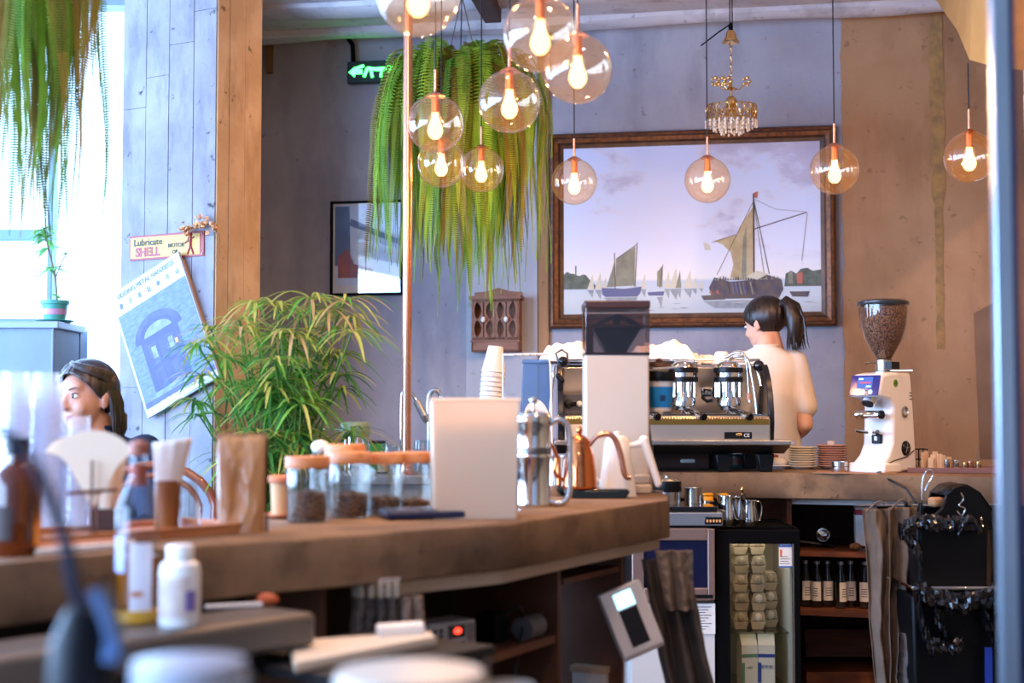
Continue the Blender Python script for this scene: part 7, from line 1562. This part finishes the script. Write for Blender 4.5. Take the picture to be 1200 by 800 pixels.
# bottles on the ledge
def onl(px, py): return onz(px, py, ZL)
b_ = onl(210, 733); b_.z = ZL+.001; k = b_.y/F; t = thing('white_bottle', 'white plastic bottle with a printed label and ribbed cap on the grey ledge', 'bottle', b_)
h = K(733-640, b_.y); r = K(24, b_.y)
mb = MB(); mb.lathe([(r*.94, 0), (r, .006), (r, h*.66), (r*.92, h*.76), (r*.62, h*.82), (r*.62, h*.84)], n=36); mb.build('bottle', whitep, t); mb = MB(); mb.lathe([(r*.66, h*.835), (r*.66, h*.98), (r*.6, h), (.001, h)], n=30, cap=False); mb.build('cap', whitep, t)
mb = MB(); mb.sheet(lambda u, v: ((r+.0008)*math.cos(R(-150+100*u)), (r+.0008)*math.sin(R(-150+100*u)), h*(.12+.5*v)), 18, 2); lb = mb.build('label', pm('soft_label', 'e2cdbc', .6, col2='cdb6ac', scale=30), t)
mb = MB(); mb.sheet(lambda u, v: ((r+.0014)*math.cos(R(-62+32*u)), (r+.0014)*math.sin(R(-62+32*u)), h*(.2+.25*v)), 10, 2); mb.build('purple_mark', pm('mark_purple', '7c68a8', .6), lb)
b_ = onl(163, 732); b_ = Vector((at(160, 720, b_.y+.03).x, b_.y+.03, ZL+.001)); D = b_.y; h = at(160, 516, D).z-ZL; r = K(25, D); t = thing('syrup_bottle', 'clear glass syrup bottle with amber contents and brown cap at left foreground', 'bottle', b_)
mb = MB(); mb.lathe([(r, 0), (r*1.1, .004), (r*1.1, .022), (r, .024)], n=36); mb.build('yellow_base', pm('base_yellow', 'c8922c', .4), t)
z0 = .025
mb = MB(); mb.lathe([(r*.95, z0), (r, z0+.006), (r, h*.60), (r*.9, h*.66), (r*.5, h*.76), (r*.38, h*.82), (r*.38, h*.92)], n=40, cap=False); mb.build('bottle', gj, t)
mb = MB(); mb.lathe([(.001, z0+.003), (r*.9, z0+.004), (r*.94, z0+.01), (r*.94, h*.36), (.001, h*.36)], n=36, cap=False); mb.build('syrup', pm('amber_syrup', 'b86a1c', .15, trans=.35), t)
mb = MB(); mb.lathe([(r*.42, h*.915), (r*.44, h*.93), (r*.44, h*.985), (.001, h)], n=30, cap=False); mb.build('cap', pm('brown_cap', 'a8644c', .4), t); mb = MB(); mb.lathe([(r*.40, h*.75), (r*.41, h*.86)], n=24, cap=False); mb.build('neck_band', pm('rust_band', 'a04a34', .5), t)
for a0, a1, m, z_0, z_1 in ((-95, -35, pm('bottle_paper', 'd8d0d4', .6), .0, .38), (-150, -108, pm('bottle_paper_blue', 'b8bce0', .6), .22, .42)):
    mb = MB(); mb.sheet(lambda u, v: ((r+.0008)*math.cos(R(a0+(a1-a0)*u)), (r+.0008)*math.sin(R(a0+(a1-a0)*u)), h*(z_0+.06+(z_1-z_0)*v)), 12, 2); lb = mb.build('label', m, t)
mb = MB(); mb.sheet(lambda u, v: ((r+.0014)*math.cos(R(-90+30*u)), (r+.0014)*math.sin(R(-90+30*u)), h*(.15+.03*v)), 8, 1); mb.build('printed_line', terra, t)
b_ = onl(268, 716); mb = MB(); mb.caps((-.045, 0, .004), (.05, .035, .004), .0045, n=10); o = mb.build('white_straw', whitep, loc=(b_.x, b_.y+.02, ZL+.001)); tag(o, 'white plastic stick lying on the grey ledge right of the white bottle', 'stick')
b_ = onl(310, 712); t = hang; mb = MB(); mb.sph((0, 0, .012), (.022, .015, .012), 16, 10); o = mb.build('orange_scrap', pm('scrap_orange', 'b8582c', .7, bump=.8, bscale=60), loc=(b_.x, b_.y+.03, ZL)); tag(o, 'small orange crumpled scrap at the back of the grey ledge', 'scrap')
# pale boards at lower centre
for k, (pts, dz, lab, m) in enumerate((([(338, 762), (505, 750), (512, 757), (345, 790)], 0, 'long cream board lying at lower centre below the clipped cloths', 'cream_board'), ([(440, 752), (494, 748), (498, 754), (444, 758)], .012, 'small white block on the end of the cream board', 'white_block'))):
    z = .752; P = [onz(x, y, z) for x, y in pts]; c_ = sum(P, Vector())/4; mb = MB(); mb.xy([(p.x-c_.x, p.y-c_.y) for p in P][::-1], 0, .016); t = thing(m, lab, 'board', (c_.x, c_.y, z+dz*1.4)); mb.build('board', pm(m, 'd2bfa6' if k == 0 else 'ece4d8', .6), t, bevel=.003)
    mb = MB(); mb.xy([((p.x-c_.x)*.97, (p.y-c_.y)*.97) for p in P][::-1], .0162, .019); mb.build('top_sheet', pm(m+'_top', 'dccbb2' if k == 0 else 'f2ece2', .6), t)
t = thing('low_shelf', 'dark low work shelf below the bar carrying the cream board', 'shelf', (c0.x, c0.y, 0), ya)
mb = MB(); mb.b2(-.11, .32, -.16, .17, .732, .751); mb.build('top', pm('shelf_black', '17120f', .7), t, bevel=.002)
for x in (-.09, .30):
    for y in (-.14, .15): mb = MB(); mb.b2(x-.015, x+.015, y-.015, y+.015, 0, .732); mb.build('leg', darksteel, t)
# very near blurred crockery
def bowl(px, ptop, wpx, D, lab, name='bowl', m=None, h=.06, group=None):
    r = K(wpx/2, D); zt_ = at(px, ptop, D).z; h = zt_-.78; p = at(px, ptop, D); t = thing(name, lab, 'bowl', (p.x, p.y, zt_-h), group=group)
    mb = MB(); mb.lathe([(r*.5, 0), (r*.55, .004), (r*.9, h*.5), (r, h*.9), (r, h), (r*.96, h), (r*.86, h*.5), (r*.5, .008), (.001, .008)], n=48, cap=True); mb.build('bowl', m or ceram, t); t['h'] = h; return t, zt_-h
wc_ = pm('cool_ceramic', 'a6a8b2', .3)
t1, zz1 = bowl(222, 782, 132, 1.25, 'large pale round tub, blurred, at the bottom left edge', 'tub', wc_, .09)
mb = MB(); r_ = K(66, 1.25); q_ = t1['h']; mb.lathe([(r_*.99, q_), (r_*.98, q_+.006), (r_*.6, q_+.009), (.001, q_+.01)], n=48, cap=False); mb.build('lid', wc_, t1)
t2, zz2 = bowl(480, 795, 176, 1.5, 'wide cream lidded tub, blurred, at the bottom centre edge', 'tub', pm('warm_ceramic', 'd0c0ac', .35), .07)
mb = MB(); r_ = K(88, 1.5); q_ = t2['h']; mb.lathe([(r_*.99, q_), (r_*.97, q_+.008), (r_*.5, q_+.012), (.001, q_+.013)], n=48, cap=False); mb.build('lid', MATS['warm_ceramic'], t2)
t3, zz3 = bowl(596, 803, 56, 1.5, 'small pale tub lid peeking in right of the wide cream tub', 'tub', MATS['warm_ceramic'], .05)
nearz = .78
for q_ in (t1, t2, t3): del q_['h']
t = thing('near_worktop', 'dark worktop edge in the near foreground below the blurred tubs', 'worktop', (-.1, 1.4, 0))
# black glossy pot with curved dark tube
D = 1.35; c_ = at(97, 760, D); t = thing('black_pot', 'glossy black pot with long curved dark spout, blurred, in the left foreground', 'pot', (c_.x, c_.y, nearz))
hp2 = at(97, 706, D).z-nearz; r = K(42, D)
mb = MB(); mb.lathe([(r, 0), (r*1.02, .004), (r*1.0, hp2*.6), (r*.88, hp2*.85), (r*.5, hp2*.97), (.001, hp2)], n=44, cap=False); mb.lathe([(.001, 0), (r, 0)], n=44, cap=False); mb.build('pot_body', pm('pot_black', '08080c', .45, spec=.2), t)
P = [at(x, y, D)-t.location for x, y in ((-22, 500), (8, 508), (38, 540), (62, 590), (78, 640), (88, 690), (100, 715))]
mb = MB(); mb.tube(curve(P), [.005]*12+[.006]*12+[.007]*13, 14); mb.build('curved_tube', pm('tube_dark_blue', '141a2c', .25), t)
mb = MB(); P = [at(x, y, D-.02)-t.location for x, y in ((112, 690), (124, 715), (132, 745), (130, 775))]; mb.tube(curve(P), [.010]*19, 12); mb.build('highlight_bar', pm('highlight_steel_blue', '6c86b0', .15, 1), t)  # added bar painting the bluish blurred highlight on the pot
t = [o for o in bpy.data.objects if o.name == 'near_worktop'][0]
for_ = MB(); for_.b2(-.75, .75, -.30, .45, nearz-.03, nearz-.0005); for_.build('top', pm('near_top', '1a1614', .5), t, bevel=.003)
for x in (-.70, .70):
    for y in (-.26, .4): mb = MB(); mb.b2(x-.02, x+.02, y-.02, y+.02, 0, nearz-.03); mb.build('leg', darksteel, t)
# little silver steel lid at lower left
c_ = at(40, 745, 1.9); 
# ================================================================ GLASS DOOR EDGE AT THE RIGHT
D = 2.3; x0 = at(1166, 400, D).x; x1 = at(1186, 400, D).x; x2 = at(1192, 400, D).x
t = thing('glass_door', 'tall glass door leaf with a pale metal edge at the right border, near the camera', 'door', (x0, D, 0))
mb = MB(); mb.b2(0, x1-x0, -.012, .012, 0.01, 2.6); mb.build('edge_profile', pm('pale_blue_metal', '8fa0b0', .22, .7, col2='a8b4bc', scale=3, stretch=(1, 1, .6)), t, bevel=.002)
mb = MB(); mb.b2(x1-x0, x2-x0, -.010, .010, 0.01, 2.6); mb.build('dark_gasket', pm('gasket_navy', '14294a', .3), t)
mb = MB(); mb.b2(x2-x0, .8, -.004, .004, .01, 2.6); mb.build('glass', thin('door_glass', 'e4d8cc', refl=1.6), t, smooth=False)
WORLD = 5.0; DAYW = 390; SPOTW = 100; EXPO = 0.0
# ================================================================ LIGHT AND CAMERA
w = bpy.data.worlds.new('sky'); bpy.context.scene.world = w; w.use_nodes = True
bg = w.node_tree.nodes['Background']; bg.inputs[0].default_value = (.50, .70, 1, 1); bg.inputs[1].default_value = WORLD
for i in range(5):      # daylight coming in through the five panes of the glazed left side
    L = bpy.data.lights.new('daylight', 'AREA'); L.shape = 'RECTANGLE'; L.size = 2.1; L.size_y = 2.6; L.energy = DAYW; L.color = (.36, .58, 1)
    o = bpy.data.objects.new('daylight', L); C.objects.link(o); o.location = (-4.85, -4+i*2.24+1.12, 1.85); o.rotation_euler = (0, R(-90), 0)
L = bpy.data.lights.new('daylight', 'AREA'); L.shape = 'RECTANGLE'; L.size = 2.6; L.size_y = 1.7; L.energy = DAYW*.35; L.color = (.42, .62, 1)
o = bpy.data.objects.new('daylight', L); C.objects.link(o); o.location = (-3.1, WYD+.35, 2.45); o.rotation_euler = (R(-100), 0, 0)
# warm ceiling spots, unseen, added to brighten bar, wall and column
for i, (x, y, tx, ty, wt) in enumerate(((-.7, 2.55, -.6, 2.95, .7), (-.2, .5, -.6, 2.4, .55), (.5, 3.3, .3, 3.9, .7), (2.6, 3.0, 1.9, 6.6, 1.7), (-1.2, 3.9, -.6, 3.0, .7), (1.2, 4.3, .6, 5.9, 1.1), (2.3, 4.9, 2.2, 7.6, 3.4), (-.1, 4.4, -.2, 3.6, .8), (-.3, 2.2, -1.1, 5.6, 2.2))):
    t = thing('added_spotlight', 'added unseen black ceiling spotlight above the bar', 'spotlight', (x, y, CEIL), group='added unseen spotlights above the bar')
    d = Vector((tx-x, ty-y, 1.0-CEIL+.15)).normalized(); q_ = d.to_track_quat('-Z', 'Y')
    mb = MB(); mb.cyl((0, 0, 0), (0, 0, -.1), .008); mb.lathe([(.03, 0), (.03, -.01)], n=16); mb.build('stem', blackm, t)
    mb = MB(); mb.lathe([(.03, .07), (.045, .05), (.05, -.05), (.045, -.05), (.04, .03), (.001, .035)], M=Matrix.Translation((0, 0, -.14)) @ q_.to_matrix().to_4x4(), cap=False, n=20); mb.build('shade', blackm, t)
    L = bpy.data.lights.new('fill_spot', 'SPOT'); L.energy = SPOTW*wt; L.color = (1, .62, .34); L.spot_size = R(75); L.spot_blend = .8; L.shadow_soft_size = .035
    lo = bpy.data.objects.new('fill_spot', L); C.objects.link(lo); lo.parent = t; lo.location = Vector((0, 0, -.14)) + d*.03; lo.rotation_mode = 'QUATERNION'; lo.rotation_quaternion = q_

cam = bpy.data.cameras.new('camera'); co = bpy.data.objects.new('camera', cam); C.objects.link(co)
cam.sensor_width = 36; cam.lens = 50; co.location = (0, 0, CAMZ); co.rotation_euler = (PI/2+TILT, 0, 0)
cam.dof.use_dof = True; cam.dof.focus_distance = 6.2; cam.dof.aperture_fstop = 2.3; cam.clip_start = .05
S = bpy.context.scene; S.camera = co
S.view_settings.view_transform = 'Standard'; S.view_settings.look = 'None'; S.view_settings.gamma = 1; S.view_settings.use_curve_mapping = False
S.view_settings.exposure = EXPO
S.cycles.max_bounces = 12; S.cycles.transparent_max_bounces = 40; S.cycles.caustics_reflective = False; S.cycles.caustics_refractive = False; S.cycles.sample_clamp_indirect = 6
bpy.context.view_layer.update()
